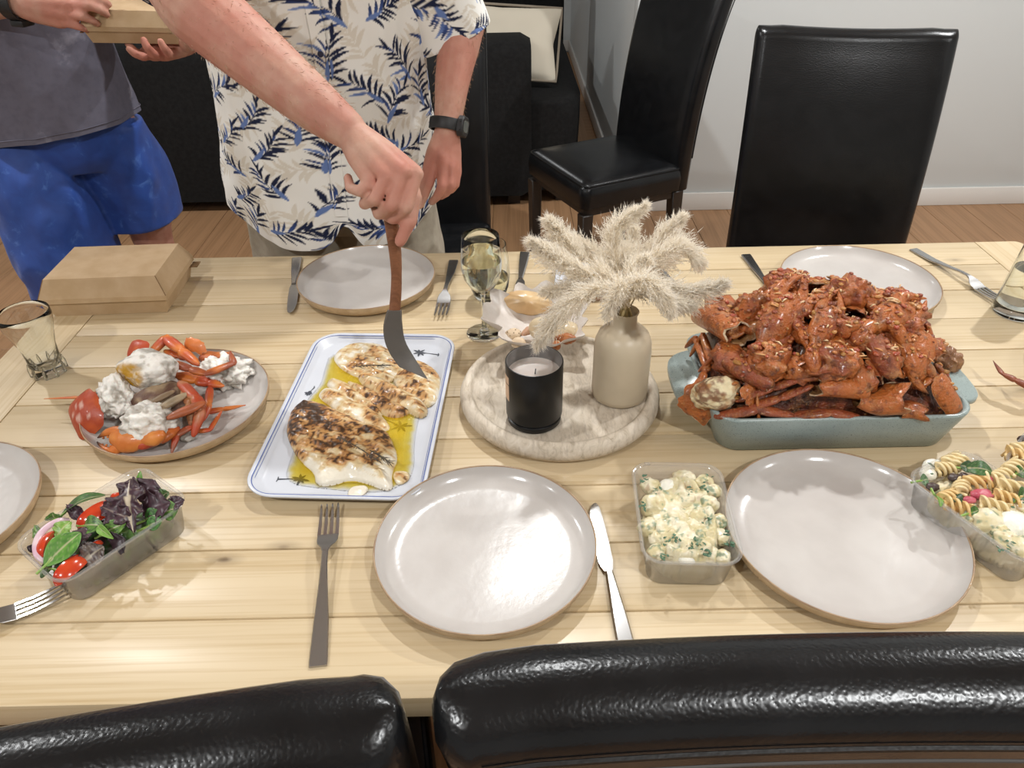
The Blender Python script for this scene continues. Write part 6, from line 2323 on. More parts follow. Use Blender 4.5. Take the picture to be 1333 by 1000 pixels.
def head(mb, c, fwd, root, hairmat, R=.098):
    """skull, jaw, neck side; adds eyes, lips and hair as children"""
    f = np.array(fwd) / np.linalg.norm(fwd)
    s = np.cross(f, (0, 0, 1.0))
    s /= np.linalg.norm(s)
    u = np.cross(s, f)
    c = np.array(c)
    v, fc = lump((1, 1, 1), 0, 1, 0, 4)

    def ell(cc, rs, ru, rf):
        return cc + np.outer(v[:, 0], s) * rs + np.outer(v[:, 2], u) * ru + np.outer(v[:, 1], f) * rf
    mb.add(ell(c + u * .02, .075, .092, .098), fc)
    mb.add(ell(c - u * .055 + f * .028, .056, .060, .062), fc)
    mb.add(ell(c - u * .098 + f * .060, .026, .020, .024), fc)
    mb.add(ell(c - u * .018 + f * .102, .013, .030, .014), fc)
    mb.add(ell(c - u * .036 + f * .112, .018, .011, .014), fc)
    for q in (-1, 1):
        mb.add(ell(c - u * .008 + s * .078 * q - f * .008, .010, .032, .018), fc)
        mb.add(ell(c + u * .022 + s * .030 * q + f * .088, .026, .007, .010), fc)
        mb.add(ell(c - u * .030 + s * .042 * q + f * .072, .020, .016, .018), fc)
        e = MB().add(ell(c + u * .004 + s * .031 * q + f * .083, .013, .009, .012), fc)
        e = e.build('eye', M_eye, root, world=True, sharp=180)
        i = MB().add(ell(c + u * .002 + s * .031 * q + f * .0935, .0055, .0055, .0025), fc)
        i.build('iris', M_iris, e, world=True, sharp=180)
    MB().add(ell(c - u * .066 + f * .085, .024, .0075, .010), fc).build('lips', M_lip, root, world=True, sharp=180)
    hv = ell(c + u * .026 - f * .008, .081, .094, .101)
    keep = []
    rel = (hv - c)
    up_, fo = rel @ u, rel @ f
    mask = (up_ > .052 - .10 * smooth(.03, -.06, fo)) & ~((fo > .055) & (up_ < .078))
    hv2 = hv + (hv - c) * (.06 * fbm(hv * 60, 3, 4))[:, None]
    fk = [q for q in fc if all(mask[k] for k in q)]
    MB().add(hv2, fk).build('hair', hairmat, root, world=True, sharp=180, solid=.006)


def skincol(hands, seed):
    def f(v):
        c = mixc(SK1, SK2, smooth(.35, .7, fbm(v * 22, 3, seed)))
        for p, r, a in hands:
            t = (smooth(r, r * .3, np.linalg.norm(v - np.array(p), axis=1)) * a)[:, None]
            c = c * (1 - t) + np.array(srgb('#C07F6E')) * t
        return c
    return f


# ------------------------------------------------------------------ the person serving the fish
p1 = thing('person', 'person in a cream shirt with blue leaf print, pressing a spatula into the fish', 'person', (-.38, 1.66, 0))
mb = MB()
limb(mb, [(-.385, 1.66, .86), (-.382, 1.635, 1.0), (-.378, 1.60, 1.18), (-.375, 1.54, 1.34), (-.372, 1.50, 1.42)], [.160, .165, .160, .145, .09], 20, .62)
limb(mb, [(-.372, 1.50, 1.40), (-.368, 1.455, 1.50), (-.366, 1.44, 1.56)], [.062, .055, .055])
for sx in (-1, 1):
    limb(mb, [(-.385 + .095 * sx, 1.66, .88), (-.385 + .105 * sx, 1.66, .66), (-.385 + .11 * sx, 1.665, .48), (-.385 + .11 * sx, 1.69, .30), (-.385 + .11 * sx, 1.70, .085)], [.095, .080, .056, .058, .038])
    limb(mb, [(-.385 + .11 * sx, 1.72, .050), (-.385 + .115 * sx, 1.62, .036), (-.385 + .12 * sx, 1.53, .028)], [.042, .038, .028], 12, .8, (0, 0, 1))
head(mb, (-.365, 1.41, 1.635), (.12, -.75, -.55), p1, M_hair)
# serving arm
EL = Up(236, -14, 1.12)
limb(mb, [(-.53, 1.525, 1.385), (-.56, 1.43, 1.345), EL], [.075, .062, .050])
limb(mb, [EL, Up(262, 12, 1.11), Up(338, 77, 1.09), Up(411, 138, 1.07), Up(456, 172, 1.06)], [.050, .056, .047, .037, .027], 18, steps=22)
U_ = Up
W = U_(456, 172, 1.062)
MC = [U_(541, 226, 1.040), U_(524, 223, 1.026), U_(504, 229, 1.027), U_(483, 239, 1.040)]
for m_, r_ in zip(MC, (.0165, .0165, .0160, .0145)):
    limb(mb, [W, W * .5 + m_ * .5, m_], [.022, .0195, r_ * .74])
limb(mb, [W, U_(490, 205, 1.060), U_(512, 232, 1.068)], [.022, .024, .018])
finger(mb, [MC[0], U_(530, 270, 1.040), U_(512, 285, 1.064), U_(498, 279, 1.086)], [.0105, .0094, .0088, .0075])
finger(mb, [MC[1], U_(509, 268, 1.034), U_(493, 279, 1.060), U_(488, 268, 1.082)], [.0105, .0094, .0088, .0078])
finger(mb, [MC[2], U_(488, 260, 1.033), U_(474, 266, 1.058), U_(477, 254, 1.080)], [.0102, .0090, .0084, .0074])
finger(mb, [MC[3], U_(468, 249, 1.040), U_(456, 245, 1.058), U_(453, 231, 1.070)], [.0096, .0084, .0078, .0066])
limb(mb, [W, U_(515, 215, 1.065), U_(538, 256, 1.068)], [.018, .019, .013])
finger(mb, [U_(538, 256, 1.068), U_(533, 288, 1.064), U_(521, 314, 1.074)], [.0135, .0112, .0088])
# resting arm
ELl, Wl = Yp(604, 22, 1.60), Yp(583, 160, 1.475)
limb(mb, [(-.215, 1.545, 1.385), (-.165, 1.585, 1.29), ELl], [.072, .060, .046])
limb(mb, [ELl, Yp(597, 60, 1.555), Yp(589, 105, 1.515), Wl], [.044, .0405, .034, .0265], 16, steps=18)
Wl2 = U_(582, 176, 1.475)
ML = [U_(566, 212, 1.470), U_(577, 217, 1.462), U_(587, 221, 1.466), U_(594, 226, 1.478)]
for m_, r_ in zip(ML, (.0155, .0155, .0150, .0135)):
    limb(mb, [Wl, Wl2 * .5 + m_ * .5, m_], [.022, .020, r_ * .86])
finger(mb, [ML[0], U_(559, 238, 1.468), U_(552, 256, 1.478), U_(547, 268, 1.492)], [.0118, .0100, .0088, .0074])
finger(mb, [ML[1], U_(575, 243, 1.462), U_(569, 256, 1.476), U_(562, 263, 1.494)], [.0118, .0102, .0090, .0076])
finger(mb, [ML[2], U_(587, 242, 1.468), U_(581, 251, 1.482), U_(574, 256, 1.498)], [.0112, .0096, .0086, .0072])
finger(mb, [ML[3], U_(593, 240, 1.480), U_(588, 247, 1.490), U_(582, 250, 1.504)], [.0104, .0088, .0078, .0066])
limb(mb, [Wl, U_(566, 200, 1.474), U_(558, 219, 1.474)], [.019, .018, .0125])
finger(mb, [U_(558, 219, 1.474), U_(552, 238, 1.478), U_(547, 252, 1.486)], [.0125, .0108, .0086])
body1 = remeshed(mb, 'body', .0027, 3, p1, skincol([(U_(510, 235, 1.03), .06, .7), (U_(525, 305, 1.07), .05, .8), (U_(580, 225, 1.47), .08, .9), (U_(300, 50, 1.08), .12, .5), (Yp(595, 90, 1.53), .1, .6)], 3), M_skin)

# fine hair on the two forearms
M_armhair = pmat('arm_hair', srgb('#A98767'), .6)
_n = len(body1.data.vertices)
_v, _no = np.empty(_n * 3), np.empty(_n * 3)
body1.data.vertices.foreach_get('co', _v)
body1.data.vertices.foreach_get('normal', _no)
_v, _no = _v.reshape(-1, 3), _no.reshape(-1, 3)
_rr = np.random.RandomState(4)
for A_, B_, cnt in ((Up(236, -14, 1.12), W, 800), (ELl, Wl, 500)):
    A_, B_ = np.array(A_) - np.array(p1.location), np.array(B_) - np.array(p1.location)
    d_ = (B_ - A_) / np.linalg.norm(B_ - A_)
    al = (_v - A_) @ d_
    near_ = np.linalg.norm(_v - A_ - al[:, None] * d_, axis=1)
    ix = np.where((al > 0) & (al < np.linalg.norm(B_ - A_) * .95) & (near_ < .07))[0]
    ix = _rr.choice(ix, min(cnt, len(ix)), replace=False)
    mb = MB()
    for i in ix:
        p, nn_ = _v[i], _no[i]
        h = d_ * _rr.uniform(.5, 1.1) + nn_ * _rr.uniform(.15, .5) + _rr.normal(size=3) * .3
        h = h / np.linalg.norm(h) * _rr.uniform(.006, .012)
        sd_ = np.cross(h, nn_)
        sd_ = sd_ / (np.linalg.norm(sd_) + 1e-9) * .00008
        mb.add([p - sd_, p + sd_, p + h * .6 + nn_ * .0008, p + h], [(0, 1, 2), (0, 2, 3)])
    tag(mb.build('arm_hair', M_armhair, p1, sharp=180), kind='stuff')

# ---- shirt with a printed pattern of leaf sprigs
M_shirt = pmat('printed_cotton', (1, 1, 1), .85, attr=True, bump=(900, .25, .0006), spec=.2)
CRE, GHO = np.array(srgb('#E8E6E1')), np.array(srgb('#D8D1C5'))
NAVY, MIDB, SKYB = np.array(srgb('#1E2540')), np.array(srgb('#3E5590')), np.array(srgb('#7F97C9'))


def paint_sprigs(uv, seed, spacing=.066):
    """colour of printed cloth at uv (metres)"""
    r = random.Random(seed)
    n = len(uv)
    col = np.tile(CRE, (n, 1))
    lo, hi = uv.min(0), uv.max(0)
    order = np.argsort(uv[:, 0])
    us = uv[order]

    def near(p, R):
        a, b = np.searchsorted(us[:, 0], (p[0] - R, p[0] + R))
        ix = order[a:b]
        return ix[np.abs(uv[ix, 1] - p[1]) < R]

    def stroke(a, b, bend, w0, colr, tipc=None):
        a, b = np.array(a), np.array(b)
        m = (a + b) / 2
        L = np.linalg.norm(b - a)
        ix = near(m, L * .75 + w0 * 2)
        if len(ix) == 0:
            return
        d = (b - a) / L
        nn_ = np.array((-d[1], d[0]))
        q = uv[ix] - a
        t = (q @ d) / L
        off = q @ nn_ - bend * L * 4 * t * (1 - t)
        w = w0 * np.clip(np.sin(PI * np.clip(t, 0, 1) ** .8), 0, 1) ** .75
        k = smooth(w, w - .0009, np.abs(off)) * (t > 0) * (t < 1)
        if tipc is not None:
            cc = colr * (1 - t.clip(0, 1)[:, None]) + tipc * t.clip(0, 1)[:, None]
        else:
            cc = colr
        col[ix] = col[ix] * (1 - k[:, None]) + cc * k[:, None]

    pts = []
    for tries in range(9000):
        p = (r.uniform(lo[0], hi[0]), r.uniform(lo[1], hi[1]))
        if all((p[0] - c[0]) ** 2 + (p[1] - c[1]) ** 2 > spacing ** 2 for c in pts):
            pts.append(p)
    for ghost in (True, False):
        for p in pts:
            th = r.uniform(.2, 1.5) if r.random() < .7 else r.uniform(2.0, 3.0)
            if ghost:
                p = (p[0] + spacing * .5, p[1] + spacing * .35)
                th += 1
            L = r.uniform(.074, .096)
            bend = r.uniform(-.12, .12)
            d = np.array((math.cos(th), math.sin(th)))
            nn_ = np.array((-d[1], d[0]))
            a = np.array(p) - d * L * .5
            b = np.array(p) + d * L * .45
            cc = GHO if ghost else NAVY
            stroke(a, b, bend, .0013, cc)
            nl = 6
            for k in range(nl):
                t = .12 + .80 * k / nl
                o = a + (b - a) * t + nn_ * bend * L * 4 * t * (1 - t)
                for sd in (-1, 1):
                    if r.random() < .10:
                        continue
                    an = th + sd * (1.15 - .55 * t) + r.uniform(-.15, .15)
                    l = L * (.46 - .16 * abs(t - .4)) * r.uniform(.75, 1.1)
                    e = o + np.array((math.cos(an), math.sin(an))) * l
                    base = GHO if ghost else (MIDB if (sd > 0 and r.random() < .75) else NAVY)
                    tip = GHO if ghost else (SKYB if base is MIDB and r.random() < .35 else NAVY)
                    stroke(o, e, -sd * r.uniform(.05, .16), r.uniform(.0027, .0043) * (1.15 if ghost else 1), base, tip)
            if not ghost:
                stroke(b - d * .01, b + d * .024, 0, .0036, NAVY)
                stroke(a, a + (b - a) * .5, bend * .5, .0048, SKYB * .5 + MIDB * .5)
    return col


def cloth_tube(rings, nu, nv, wr, seed, hem=None, wf=(9, 3)):
    """rings: list of (center, ax vector, by vector, exponent); returns grid P (nu, nv, 3), uv"""
    nr = len(rings)
    tt = np.linspace(0, nr - 1, nv)
    C = np.array([np.array(r_[0], float) for r_ in rings])
    A = np.array([np.array(r_[1], float) for r_ in rings])
    B = np.array([np.array(r_[2], float) for r_ in rings])

    def sm(X):
        cp = curve_pts([Vector(x) for x in X], nv)
        return np.array([p[:] for p in cp])
    C, A, B = sm(C), sm(A), sm(B)
    th = np.linspace(0, 2 * PI, nu, endpoint=False)
    e = 2 / 2.35
    ct, st = np.sign(np.cos(th)) * np.abs(np.cos(th)) ** e, np.sign(np.sin(th)) * np.abs(np.sin(th)) ** e
    P = C[None] + ct[:, None, None] * A[None] + st[:, None, None] * B[None]
    nrm = ct[:, None, None] * A[None] + st[:, None, None] * B[None]
    nrm /= np.linalg.norm(nrm, axis=2, keepdims=True)
    vv = np.r_[0, np.cumsum(np.linalg.norm(np.diff(C, axis=0), axis=1))]
    rad = (np.linalg.norm(A, axis=1).mean() + np.linalg.norm(B, axis=1).mean()) / 2
    uu = th * rad
    q = np.stack(np.broadcast_arrays(np.cos(th)[:, None] * rad * wf[0], np.sin(th)[:, None] * rad * wf[0], vv[None] * wf[1]), -1).reshape(-1, 3)
    w = (1 - np.abs(2 * fbm(q, 3, seed) - 1)) ** 2
    q2 = q * 2.3 + vv.repeat(1)[0]
    w2 = fbm(q2, 3, seed + 5) - .5
    P = P + nrm * ((w - .5) * wr + w2 * wr * .5).reshape(nu, nv, 1)
    U, Vv = np.meshgrid(uu, vv, indexing='ij')
    return P, np.stack([U.ravel(), Vv.ravel()], 1)


def ringz(cx, cy, z, a, b, lean=0):
    return ((cx, cy, z), (a, 0, 0), (0, b, lean))


rings = [ringz(-.390, 1.640, .755, .232, .146), ringz(-.389, 1.640, .86, .232, .148), ringz(-.382, 1.632, .98, .222, .146), ringz(-.374, 1.612, 1.10, .213, .138),
         ringz(-.368, 1.580, 1.22, .212, .130), ringz(-.368, 1.545, 1.32, .208, .120), ringz(-.370, 1.515, 1.39, .165, .098), ringz(-.371, 1.500, 1.435, .085, .075)]
P, uv = cloth_tube(rings, 620, 330, .021, 21)
nu, nv = P.shape[:2]
th = np.linspace(0, 2 * PI, nu, endpoint=False)
rise = .085 * np.abs(np.cos(th)) ** 3.0
tz = np.linspace(0, 1, nv)
P[:, :, 2] += rise[:, None] * (1 - smooth(0, .35, tz))[None]
# front opening: the two tails part under the last button
g = np.exp(-((th - 1.5 * PI - .12) / .10) ** 2)
P[:, :, 2] += (g * .055)[:, None] * (1 - smooth(0, .10, tz))[None]
P[:, :, 1] = np.where(P[:, :, 2] < .92, np.maximum(P[:, :, 1], 1.487), P[:, :, 1])
ic = int(nu * .75) + int(.12 / (2 * PI) * nu)
_js = list(range(36, nv - 30))
_dx = [-.014] + np.linspace(-.0132, .0132, 17).tolist() + [.014]
_puv = np.array([(uv.reshape(nu, nv, 2)[ic, j, 0] + dx, uv.reshape(nu, nv, 2)[ic, j, 1]) for j in _js for dx in _dx])
_cc = paint_sprigs(np.vstack([uv, _puv]), 5)
shirt = MB().grid(P, col=_cc[:nu * nv], closed_u=True).build('shirt', M_shirt, p1, world=True, sharp=180)
for nm, pts_, rad_ in (('sleeve', [(-.215, 1.54, 1.395), (-.160, 1.570, 1.30), Yp(603, 40, 1.595) * .55 + np.array((-.160, 1.575, 1.28)) * .45], (.082, .082, .079)),
                       ('sleeve', [(-.52, 1.53, 1.395), (-.555, 1.45, 1.352), EL * .45 + np.array((-.56, 1.43, 1.345)) * .55], (.080, .080, .078))):
    if nm == 'sleeve' and pts_[0][0] > -.3:
        pts_ = [(-.235, 1.54, 1.39), (-.165, 1.575, 1.30), (-.118, 1.60, 1.205), (-.098, 1.60, 1.158)]
        rad_ = (.080, .080, .078, .076)
    R_ = []
    for k, p in enumerate(pts_):
        p = np.array(p)
        d = np.array(pts_[min(k + 1, len(pts_) - 1)]) - np.array(pts_[max(k - 1, 0)])
        d /= np.linalg.norm(d)
        a = np.cross(d, (0, -1, 0))
        a /= np.linalg.norm(a)
        b = np.cross(a, d)
        R_.append((p, a * rad_[k], b * rad_[k]))
    P2, uv2 = cloth_tube(R_, 200, 90, .007, 31)
    MB().grid(P2, col=paint_sprigs(uv2, 6 if pts_[0][0] > -.3 else 8), closed_u=True).build('sleeve', M_shirt, p1, world=True, sharp=180, solid=.0012)
# placket and buttons follow the front of the shirt
pl_ = [P[ic, j] + np.array((0, -.0016, 0)) for j in _js]
pk = MB()
pk.loft([[p + np.array((dx, .0010 if abs(dx) > .0135 else -.0012, 0)) for dx in _dx] for p in pl_], False, False, False)
pk.c = [tuple(c) for c in _cc[nu * nv:]]
plk = pk.build('placket', M_shirt, p1, world=True, sharp=60)
M_button = pmat('button', srgb('#2A2E45'), .3)
for j in (52, 108, 166, 222):
    p = P[ic, j] + np.array((0, -.0036, 0))
    b_ = MB().lathe([(0, -.0012), (.0048, -.0012), (.0055, 0), (.0048, .0012), (.0036, .0007), (0, .0007)], 20)
    b_.v = [(x, -z, y) for x, y, z in b_.v]
    b_.v = [tuple(np.array(q_) + p) for q_ in b_.v]
    b_.build('button', M_button, plk, world=True)
# beige shorts
M_beige = pmat('beige_cotton', srgb('#A59C8A'), .9, srgb('#9A9080'), 60, bump=(800, .25, .0006))


def shorts(parent, mat, cx, cy, zw, rx, ry, legs, seed, name='shorts'):
    mb = MB()
    sides = [([ringz(cx, cy, zw + .06, rx * .95, ry * .95), ringz(cx, cy, zw - .02, rx, ry), ringz(cx, cy, zw - .12, rx * .99, ry * .98), ringz(cx, cy, zw - .17, rx * .9, ry * .8)], .004)]
    for pts_, rr_ in legs:
        sides.append(([((x, y, z), (r_, 0, 0), (0, r_ * 1.05, 0)) for (x, y, z), r_ in zip(pts_, rr_)], .022))
    for R_, wr in sides:
        P, _ = cloth_tube(R_, 80, 50, wr, seed + 3, wf=(7, 4))
        mb.loft([[tuple(P[i, j]) for i in range(80)] for j in range(50)])
    return remeshed(mb, name, .0055, 6, parent, lambda v: np.full((len(v), 3), .5), mat)


shorts(p1, M_beige, -.386, 1.66, .93, .198, .138, [([(-.486, 1.66, .86), (-.495, 1.66, .66), (-.497, 1.66, .46)], (.112, .108, .104)), ([(-.286, 1.66, .86), (-.277, 1.66, .66), (-.275, 1.66, .46)], (.112, .108, .104))], 41)
M_shoe = pmat('dark_shoe', srgb('#2B2826'), .7)
for p_, cxs, cy_ in ((p1, (-.495, -.275), 1.625),):
    for cx_ in cxs:
        sh = MB()
        limb(sh, [(cx_, cy_ + .11, .045), (cx_, cy_, .042), (cx_, cy_ - .105, .034)], [.047, .046, .036], 14, .85, (0, 0, 1))
        sh.v = [(x, y, max(z, .001)) for x, y, z in sh.v]
        sh.build('shoe', M_shoe, p_, world=True, sharp=180)

# ---- wrist watch
wc = Yp(581.5, 163, 1.478)
ax = (np.array(Yp(589, 105, 1.515)) - wc)
ax /= np.linalg.norm(ax)
wat = thing('wrist_watch', 'black digital wrist watch with a resin strap on the resting wrist', 'watch', tuple(wc))
s1 = np.cross(ax, (0, -1, 0))
s1 /= np.linalg.norm(s1)
s2 = np.cross(ax, s1)
M_resin = pmat('black_resin', (.010, .010, .011), .5)
mb = MB()
rg = []
for h, r_ in ((-.011, .0295), (-.011, .0322), (-.008, .0332), (.008, .0332), (.011, .0322), (.011, .0295)):
    rg.append([wc + ax * h + s1 * r_ * math.cos(a) + s2 * r_ * 1.0 * math.sin(a) for a in np.linspace(0, 2 * PI, 40, endpoint=False)])
mb.loft(rg + rg[:1], False, False)
mb.build('strap', M_resin, wat, world=True, sharp=40)
cd = (s1 * .9 if s1[0] > 0 else -s1 * .9) + np.array((0, -.35, .15))
cd -= ax * (cd @ ax)
cd /= np.linalg.norm(cd)
ct_ = np.cross(ax, cd)
for nm, hw, ht, d0, d1, m_ in (('case', .017, .019, .029, .0405, M_resin), ('face', .012, .012, .0405, .0412, pmat('watch_face', srgb('#4B504C'), .15))):
    ring = lambda d, k: [wc + cd * d + ct_ * x * k + ax * y * k for x, y in ((-hw, -ht * .6), (-hw * .6, -ht), (hw * .6, -ht), (hw, -ht * .6), (hw, ht * .6), (hw * .6, ht), (-hw * .6, ht), (-hw, ht * .6))]
    MB().loft([ring(d0, 1), ring(d1 - .002, 1), ring(d1, .9)]).build(nm, m_, wat, world=True)
for sgn in (-1, 1):
    for q_ in (-.4, .4):
        pp = wc + cd * .035 + ct_ * .0175 * sgn + ax * .019 * q_
        MB().tube([pp, pp + ct_ * .0022 * sgn], .0022, 8).build('button', M_resin, wat, world=True)
for k in range(5):
    a = -cd * .0334 + ct_ * 0
    ang = (k - 2) * .34 + PI
    c_ = wc + cd * .0335 * math.cos(ang * 1) + ct_ * .0335 * math.sin(ang)
    MB().tube([c_ - ax * .010, c_ + ax * .010], .0012, 6).build('strap_ridge', M_resin, wat, world=True)

# ------------------------------------------------------------------ the person with the cardboard box
p2 = thing('person', 'person in a dusty grey t-shirt and blue shorts, holding a cardboard box', 'person', (-1.235, 2.08, 0))
CX, CY = -1.235, 2.08
mb = MB()
limb(mb, [(CX, CY, .86), (CX, CY - .01, 1.0), (CX, CY - .01, 1.2), (CX, CY, 1.38), (CX, CY - .005, 1.46)], [.160, .162, .165, .168, .09], 20, .66)
limb(mb, [(CX, CY - .005, 1.44), (CX + .01, CY - .03, 1.54), (CX + .01, CY - .04, 1.60)], [.062, .056, .056])
head(mb, (CX + .015, CY - .06, 1.68), (.25, -.85, -.35), p2, M_hair_dark)
limb(mb, [(CX - .08, CY - .03, .88), (CX - .04, CY - .08, .66), (CX - .05, CY - .10, .47), (CX - .05, CY - .07, .30), (CX - .05, CY - .06, .085)], [.095, .080, .056, .058, .038])
limb(mb, [(CX + .10, CY + .03, .88), (CX + .13, CY + .07, .66), (CX + .125, CY + .08, .47), (CX + .125, CY + .11, .30), (CX + .125, CY + .12, .085)], [.095, .080, .056, .058, .038])
for fx, fy in ((CX - .05, CY - .06), (CX + .125, CY + .12)):
    limb(mb, [(fx, fy + .02, .050), (fx, fy - .08, .036), (fx, fy - .17, .028)], [.042, .038, .028], 12, .8, (0, 0, 1))
YA = 1.84
Wr = Yp(14, 2, YA)
limb(mb, [(CX - .17, CY - .01, 1.40), (CX - .25, CY - .02, 1.27), (CX - .265, CY - .06, 1.14)], [.068, .056, .046])
limb(mb, [(CX - .265, CY - .06, 1.14), Yp(-60, 10, YA + .10), Wr], [.046, .042, .031], 16)
HA = [Yp(92, -6, YA - .03), Yp(94, 6, YA - .045), Yp(89, 18, YA - .045), Yp(80, 29, YA - .035)]
for m_, r_ in zip(HA, (.0165, .0165, .0160, .0145)):
    limb(mb, [Wr, Wr * .5 + m_ * .5, m_], [.026, .024, r_])
finger(mb, [HA[0], Yp(116, -4, YA - .06), Yp(132, 0, YA - .055), Yp(142, 6, YA - .04)], [.0120, .0104, .0092, .0078])
finger(mb, [HA[1], Yp(118, 8, YA - .07), Yp(131, 13, YA - .065), Yp(139, 19, YA - .05)], [.0122, .0106, .0094, .0080])
finger(mb, [HA[2], Yp(110, 22, YA - .068), Yp(121, 27, YA - .064), Yp(127, 31, YA - .05)], [.0116, .0100, .0088, .0076])
finger(mb, [HA[3], Yp(98, 33, YA - .055), Yp(108, 37, YA - .052), Yp(114, 39, YA - .045)], [.0106, .0092, .0082, .0070])
limb(mb, [Wr, Yp(70, -12, YA - .02), Yp(100, -22, YA - .03)], [.022, .018, .012])
finger(mb, [Yp(100, -22, YA - .03), Yp(120, -16, YA - .04), Yp(136, -8, YA - .03)], [.0130, .0112, .0090])
# the other hand, palm up under the box
Wq = Yp(262, 40, 1.90)
limb(mb, [(CX + .17, CY - .01, 1.40), (CX + .26, CY + .00, 1.27), (CX + .32, CY - .02, 1.13)], [.068, .056, .046])
limb(mb, [(CX + .32, CY - .02, 1.13), (CX + .40, CY - .08, 1.12), Wq], [.046, .040, .031], 16)
HB_ = [Yp(226, 68, 1.835), Yp(213, 71, 1.825), Yp(200, 71, 1.825), Yp(188, 70, 1.835)]
for m_, r_ in zip(HB_, (.0165, .0165, .0160, .0145)):
    limb(mb, [Wq, Wq * .45 + m_ * .55 + np.array((0, 0, -.004)), m_], [.026, .024, r_])
finger(mb, [HB_[0], Yp(220, 70, 1.795), Yp(213, 62, 1.778), Yp(209, 54, 1.776)], [.0122, .0106, .0094, .0082])
finger(mb, [HB_[1], Yp(200, 71, 1.790), Yp(191, 61, 1.775), Yp(187, 52, 1.776)], [.0122, .0106, .0094, .0082])
finger(mb, [HB_[2], Yp(186, 74, 1.79), Yp(175, 70, 1.78), Yp(168, 64, 1.776)], [.0116, .0100, .0090, .0078])
finger(mb, [HB_[3], Yp(178, 70, 1.80), Yp(172, 62, 1.81), Yp(166, 58, 1.82)], [.0106, .0090, .0080, .0070])
limb(mb, [Wq, Yp(244, 58, 1.83), Yp(240, 46, 1.79)], [.022, .017, .011])
remeshed(mb, 'body', .0042, 3, p2, skincol([(Yp(95, 18, 1.8), .09, .8), (Yp(200, 62, 1.8), .08, .9), ((CX, CY, .45), .4, .4)], 7), M_skin)

M_tee = pmat('grey_jersey', srgb('#56525B'), .95, srgb('#605C66'), 40, bump=(900, .3, .0006), spec=.15)
t = NT('dusty_grey_jersey')
d_ = t.noise(t.co((1, 1, 1)), 9, 5, .6, .3)
c = t.mix(srgb('#696774'), srgb('#9B99A6'), t.ramp(d_, [(.60, (0, 0, 0)), (.70, (.75,) * 3)]))
c = t.mix(c, srgb('#5C5A66'), t.ramp(t.noise(t.co(), 60, 3), [(.45, (0, 0, 0)), (.7, (.5,) * 3)]))
t.l(c, t.b.inputs['Base Color'])
t.set(Roughness=.95)
t.b.inputs['Specular IOR Level'].default_value = .15
t.bump(t.noise(t.co(), 900, 2), .3, .0006)
M_tee = t.m
rings = [ringz(CX, CY, .865, .222, .166), ringz(CX, CY, .93, .216, .160), ringz(CX, CY - .005, 1.05, .212, .148), ringz(CX, CY - .005, 1.18, .218, .142), ringz(CX, CY, 1.30, .220, .132), ringz(CX, CY + .002, 1.40, .185, .112), ringz(CX, CY, 1.475, .085, .075)]
P, uv = cloth_tube(rings, 200, 130, .014, 51)
th = np.linspace(0, 2 * PI, 200, endpoint=False)
P[:, :, 2] += (.022 * np.cos(th))[:, None] * (1 - smooth(0, .3, np.linspace(0, 1, 130)))[None]
tee = MB().grid(P, closed_u=True).build('t_shirt', M_tee, p2, world=True, sharp=180)
hem = [P[i, 5] * 1.0 + np.array((0, 0, 0)) for i in range(0, 200, 2)]
cen_ = np.array((CX, CY, 0))
hem = [h_ + (h_ - cen_) * np.array((.006, .008, 0)) for h_ in hem]
MB().tube(hem + hem[:2], .0014, 5).build('hem_seam', M_tee, tee, world=True)
for pts_ in ([(CX + .14, CY, 1.40), (CX + .215, CY, 1.32), (CX + .262, CY, 1.245)], [(CX - .14, CY, 1.40), (CX - .205, CY - .01, 1.32), (CX - .252, CY - .02, 1.245)]):
    R_ = []
    for k, p in enumerate(pts_):
        p = np.array(p)
        d = np.array(pts_[min(k + 1, 2)]) - np.array(pts_[max(k - 1, 0)])
        d /= np.linalg.norm(d)
        a = np.cross(d, (0, -1, 0))
        a /= np.linalg.norm(a)
        b = np.cross(a, d)
        R_.append((p, a * .082, b * .082))
    P2, _ = cloth_tube(R_, 70, 40, .008, 61)
    MB().grid(P2, closed_u=True).build('sleeve', M_tee, p2, world=True, sharp=180, solid=.0012)
t = NT('blue_satin')
f = t.noise(t.co((1, 1, 1)), 22, 4, .6, .5)
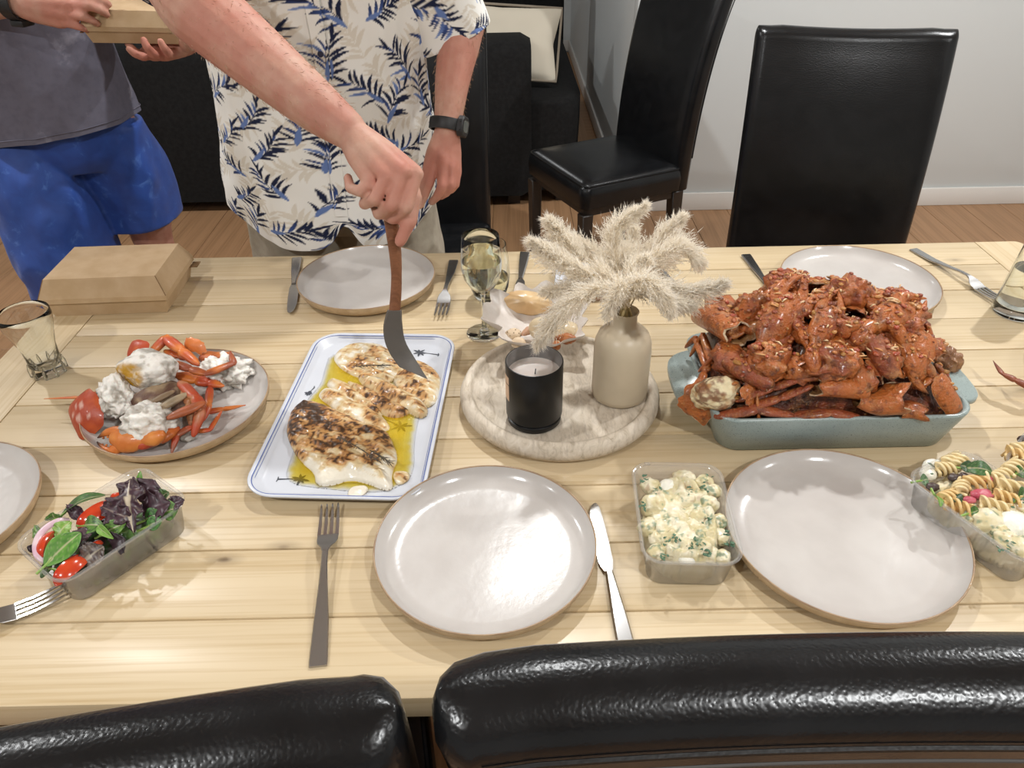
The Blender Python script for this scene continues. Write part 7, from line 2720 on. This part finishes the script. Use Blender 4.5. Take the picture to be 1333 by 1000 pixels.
t.l(t.ramp(f, [(.35, srgb('#1B3F8C')), (.6, srgb('#20499A')), (.75, srgb('#4A72BC'))]), t.b.inputs['Base Color'])
t.set(Roughness=.6)
t.b.inputs['Sheen Weight'].default_value = .15
t.bump(t.noise(t.co(), 500, 2), .3, .0006)
M_blue = t.m
shorts(p2, M_blue, CX, CY, .93, .198, .136,
       [([(CX - .085, CY - .03, .86), (CX - .055, CY - .07, .68), (CX - .045, CY - .09, .53), (CX - .04, CY - .095, .42)], (.118, .128, .125, .122)),
        ([(CX + .10, CY + .03, .86), (CX + .118, CY + .06, .72), (CX + .122, CY + .07, .56)], (.112, .112, .104))], 71)
for fx, fy in ((CX - .05, CY - .13), (CX + .125, CY + .05)):
    sh = MB()
    limb(sh, [(fx, fy + .11, .045), (fx, fy, .042), (fx, fy - .105, .034)], [.047, .046, .036], 14, .85, (0, 0, 1))
    sh.v = [(x, y, max(z, .001)) for x, y, z in sh.v]
    sh.build('shoe', M_shoe, p2, world=True, sharp=180)
# watch band on the near wrist
wc2 = Yp(20, 3, YA - .002)
ax2 = Yp(60, 10, YA - .02) - Yp(-20, 4, YA + .03)
ax2 /= np.linalg.norm(ax2)
s1 = np.cross(ax2, (0, -1, 0))
s1 /= np.linalg.norm(s1)
s2 = np.cross(ax2, s1)
w2 = thing('wrist_watch', 'black wrist strap on the person holding the cardboard box', 'watch', tuple(wc2))
rg = [[wc2 + ax2 * h + s1 * r_ * math.cos(a) + s2 * r_ * math.sin(a) for a in np.linspace(0, 2 * PI, 40, endpoint=False)] for h, r_ in ((-.016, .034), (-.016, .037), (.016, .037), (.016, .034))]
MB().loft(rg + rg[:1], False, False).build('strap', M_resin, w2, world=True, sharp=40)
cc = wc2 + s1 * .038
MB().loft([[cc + s1 * d + s2 * x + ax2 * y for x, y in ((-.018, -.018), (.018, -.018), (.018, .018), (-.018, .018))] for d in (-.004, .010)]).build('case', M_resin, w2, world=True, bevel=(.004, 2))
hb = kraft_box(tuple(Yp(190, 44, 1.875)), .06, 'brown cardboard takeaway box carried in both hands at the upper left', .212, .150, .068)
hb.rotation_euler = (.12, .05, .07)
